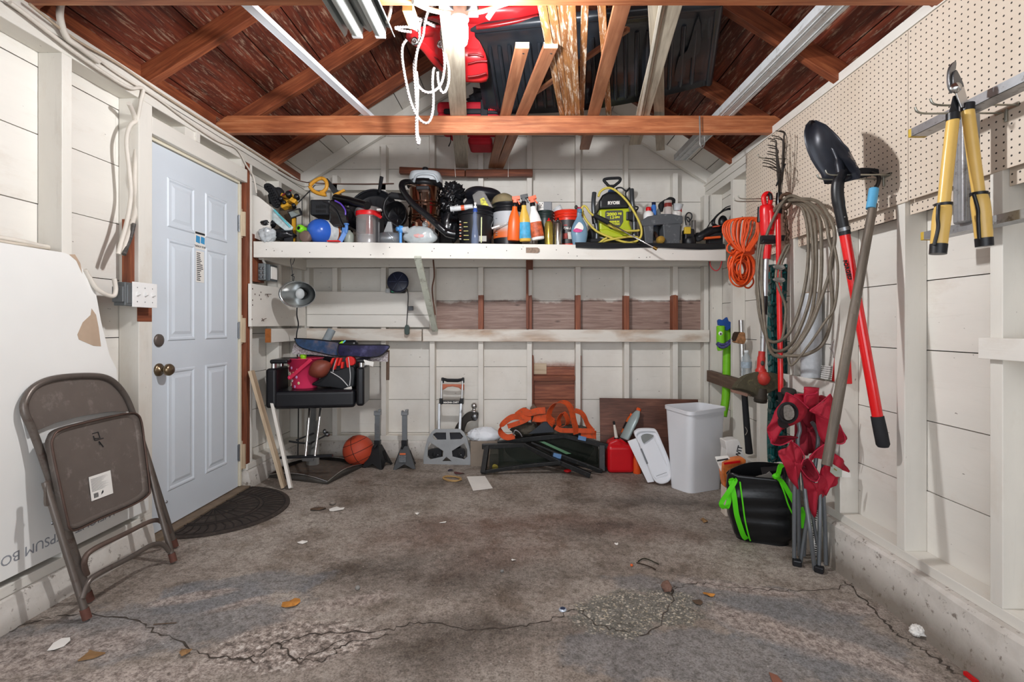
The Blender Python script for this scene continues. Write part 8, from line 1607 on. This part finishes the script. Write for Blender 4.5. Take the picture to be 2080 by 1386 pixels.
O('strand', rope([(700, 140, 2.3), (665, 200, 2.32), (662, 300, 2.35), (640, 420, 2.38), (620, 520, 2.4), (632, 700, 2.42), (640, 850, 2.44), (638, 1000, 2.45), (642, 1080, 2.45), (655, 1128, 2.45), (662, 1090, 2.45), (648, 1050, 2.45), (645, 900, 2.44), (650, 700, 2.42), (640, 560, 2.4)]), ROPE, t)
O('strand', rope([(805, 560, 2.4), (810, 640, 2.42), (835, 715, 2.43), (865, 715, 2.43), (890, 640, 2.42), (892, 540, 2.4), (870, 440, 2.37), (860, 350, 2.34)]), ROPE, t); O('knot', rope([(650, 145, 2.3), (700, 165, 2.3), (740, 185, 2.3), (785, 205, 2.3)], .008), ROPE, t); O('loose_end', rope([(1270, 30, 2.2), (1235, 85, 2.22), (1195, 145, 2.24)], .012), pm('#e5dde0', .8), t)
# red sled and black liner
SLD = pm('#d3262c', .3, var=.06, coat=.3)
t = T('sled', 'red plastic sled stored overhead behind the bulb', 'sled', V((-.2, 2.6, ZB+.1)))
def shell(z, pts, ds, m, name, dep=-.05, th=.006, nf=0.0):
    q = crom([Q(z, x, y, d) for (x, y), d in zip(pts, ds)], 3, True); cen = sum(q, V())/len(q)
    rows = [[cen + (p-cen)*k + V((0, dep*s_, 0)) for p in q] for k, s_ in ((1.0, 0), (.93, .3), (.85, .9), (.6, 1.0), (.3, 1.0))]
    mb = MB().grid(rows, True, True); mb.add(rows[-1], [list(range(len(q)))]); return O(name, mb, m, t, solid=th)
def dz(z, x, y):   # depth of the sloping underside: lower in the picture = farther back
    return 2.45 + .35*min(1, max(0, (y-20)/600))
pts = [(558, 290), (580, 240), (680, 215), (800, 200), (860, 215), (880, 330), (890, 560), (870, 580), (770, 500), (680, 390), (600, 340)]; shell(zQ, pts, [2.52 + .3*(y-200)/380 for x, y in pts], SLD, 'prow', -.03)
pts = [(700, 140), (800, 130), (900, 30), (1200, 25), (1570, 20), (1600, 130), (1400, 170), (1230, 200), (1110, 215), (1085, 300), (1110, 380), (1180, 450), (1195, 520), (1185, 635), (1030, 640), (900, 620), (870, 500), (860, 220)]; shell(zQ, pts, [2.56 + .3*(y)/640 for x, y in pts], SLD, 'hull', -.04)
for pts in (((700, 380), (780, 440), (870, 560)), ((1040, 430), (1100, 425), (1160, 440)), ((1040, 500), (1120, 480), (1190, 478)), ((1040, 600), (1120, 590), (1185, 570)), ((600, 260), (700, 245), (840, 240)), ((760, 420), (820, 435), (860, 425))): O('groove', MB().tube(crom([Q(zQ, x, y, 2.49 + .3*y/640) for x, y in pts], 6), .006, 6), pm('#7d1518', .4), t)
for x, y in ((625, 322), (828, 345)): O('grommet', MB().lathe([(.02, 0), (.016, .008), (.006, .008), (.005, .0)], Q(zQ, x, y, 2.50+.0*y), V((0, -1, -.3)), n=16), CHROME, t)
O('seat_edge', MB().tube(crom([Q(zQ, x, y, d) for x, y, d in ((1110, 214, 2.60), (1230, 200, 2.58), (1400, 170, 2.56), (1590, 128, 2.54))], 6), .012, 8), pm('#8d1a1e', .3), t)
LIN = pm('#262b31', .32, var=.2, coat=.2); zG = zf(1080, 0, 3.85)
t = T('bed_liner', 'big black ribbed plastic truck liner leaning in the rafters', 'liner', V((.45, 2.9, ZB+.1)))
tl, tr, br, bl_ = P(958, 55, 2.66), P(1462, 2, 2.30), P(1440, 166, 2.95), P(985, 225, 3.35)
nrm = (tr-tl).cross(bl_-tl).normalized()
if nrm.y > 0: nrm = -nrm
def ln(u, v, o=0.0): return tl.lerp(tr, u).lerp(bl_.lerp(br, u), v) + nrm*o + V((0, 0, -.06*math.sin(math.pi*u)*v))
rows = [[ln(i/30, j/12, .02*((abs(i/30-.5) > .47) or (j in (0, 12)))) for i in range(31)] for j in range(13)]
O('panel', MB().grid(rows), LIN, t, solid=.006)
for i in range(20): 
    u = .07 + .045*i; O('rib', MB().tube([ln(u, .2, .0), ln(u, .25, .010), ln(u+.004, .88, .010), ln(u+.004, .95, .0)], .0125, 8), LIN, t)
O('rolled_edge', MB().tube([ln(i/20, 0, .01) for i in range(21)], .026, 12), LIN, t); O('rolled_edge', MB().tube([ln(1, i/12, .01) for i in range(13)], .02, 12), LIN, t)
O('wheel_well', MB().prism(crom([ln(.93, .1, .012), ln(.95, .5, .012), ln(.90, .58, .012), ln(.90, .8, .012), ln(.86, .82, .012), ln(.87, .52, .012), ln(.90, .45, .012)], 3, True), nrm*.008), pm('#272c30', .35), t)
# life vests
LV = pm('#b3182a', .7, var=.15, bump=.3); LVB = pm('#1f2026', .7, var=.2)
t = T('life_vest', 'folded red and black life vest lying on the beam boards', 'life vest', V((-.38, 3.4, ZB)))
def bx(name, x0, y0, x1, y1, d, dep, m, r=.02):
    a, b = Q(zQ, x0, y0, d), Q(zQ, x1, y1, d); return O(name, MB().box(a.x, b.x, d, d+dep, b.z, a.z), m, t, bev=r, seg=4)
dv = 3.32
bx('lower_pad', 795, 870, 1285, 950, dv, .3, LV, .03); bx('upper_pad', 795, 785, 1285, 880, dv+.02, .28, LV, .03); bx('black_band', 850, 845, 1280, 888, dv-.012, .05, LVB, .012)
bx('buckle_strap', 1140, 775, 1195, 930, dv-.02, .03, LVB, .006); O('black_top', MB().blob(Q(zQ, 1170, 775, dv+.15), .11, .12, .05, .35, 5, 41), LVB, t)
for i in range(5): 
    q = Q(zQ, 1205+14*i, 850, dv-.022); O('print', MB().box(q.x-.004, q.x+.004, q.y, q.y+.002, q.z-.012, q.z+.012), REDP, t)
bx('hanging_flap', 1040, 1065, 1230, 1125, 3.60, .2, LV, .02); bx('hanging_flap', 905, 1060, 935, 1085, 3.60, .05, LV, .008); O('strap_end', MB().tube(crom([Q(zQ, x, y, 3.55) for x, y in ((905, 1060), (905, 1110), (890, 1145))], 5), .008, 8, flat=.4), LVB, t)
O('string', MB().tube(crom([Q(zQ, 935, 1200, 4.0), Q(zQ, 938, 1290, 4.0), Q(zQ, 945, 1386, 4.0)], 4), .002, 5).tube(crom([Q(zQ, 940, 1212, 4.0), Q(zQ, 985, 1220, 4.0), Q(zQ, 1045, 1205, 4.0), Q(zQ, 1050, 1190, 4.0), Q(zQ, 1110, 1205, 4.0), Q(zQ, 1190, 1195, 4.0)], 5), .0018, 5).tube([Q(zQ, 1358, 1240, 4.0), Q(zQ, 1356, 1386, 4.0)], .0018, 5), PAPER, None, 'thin white strings dangling before the back wall', 'string')
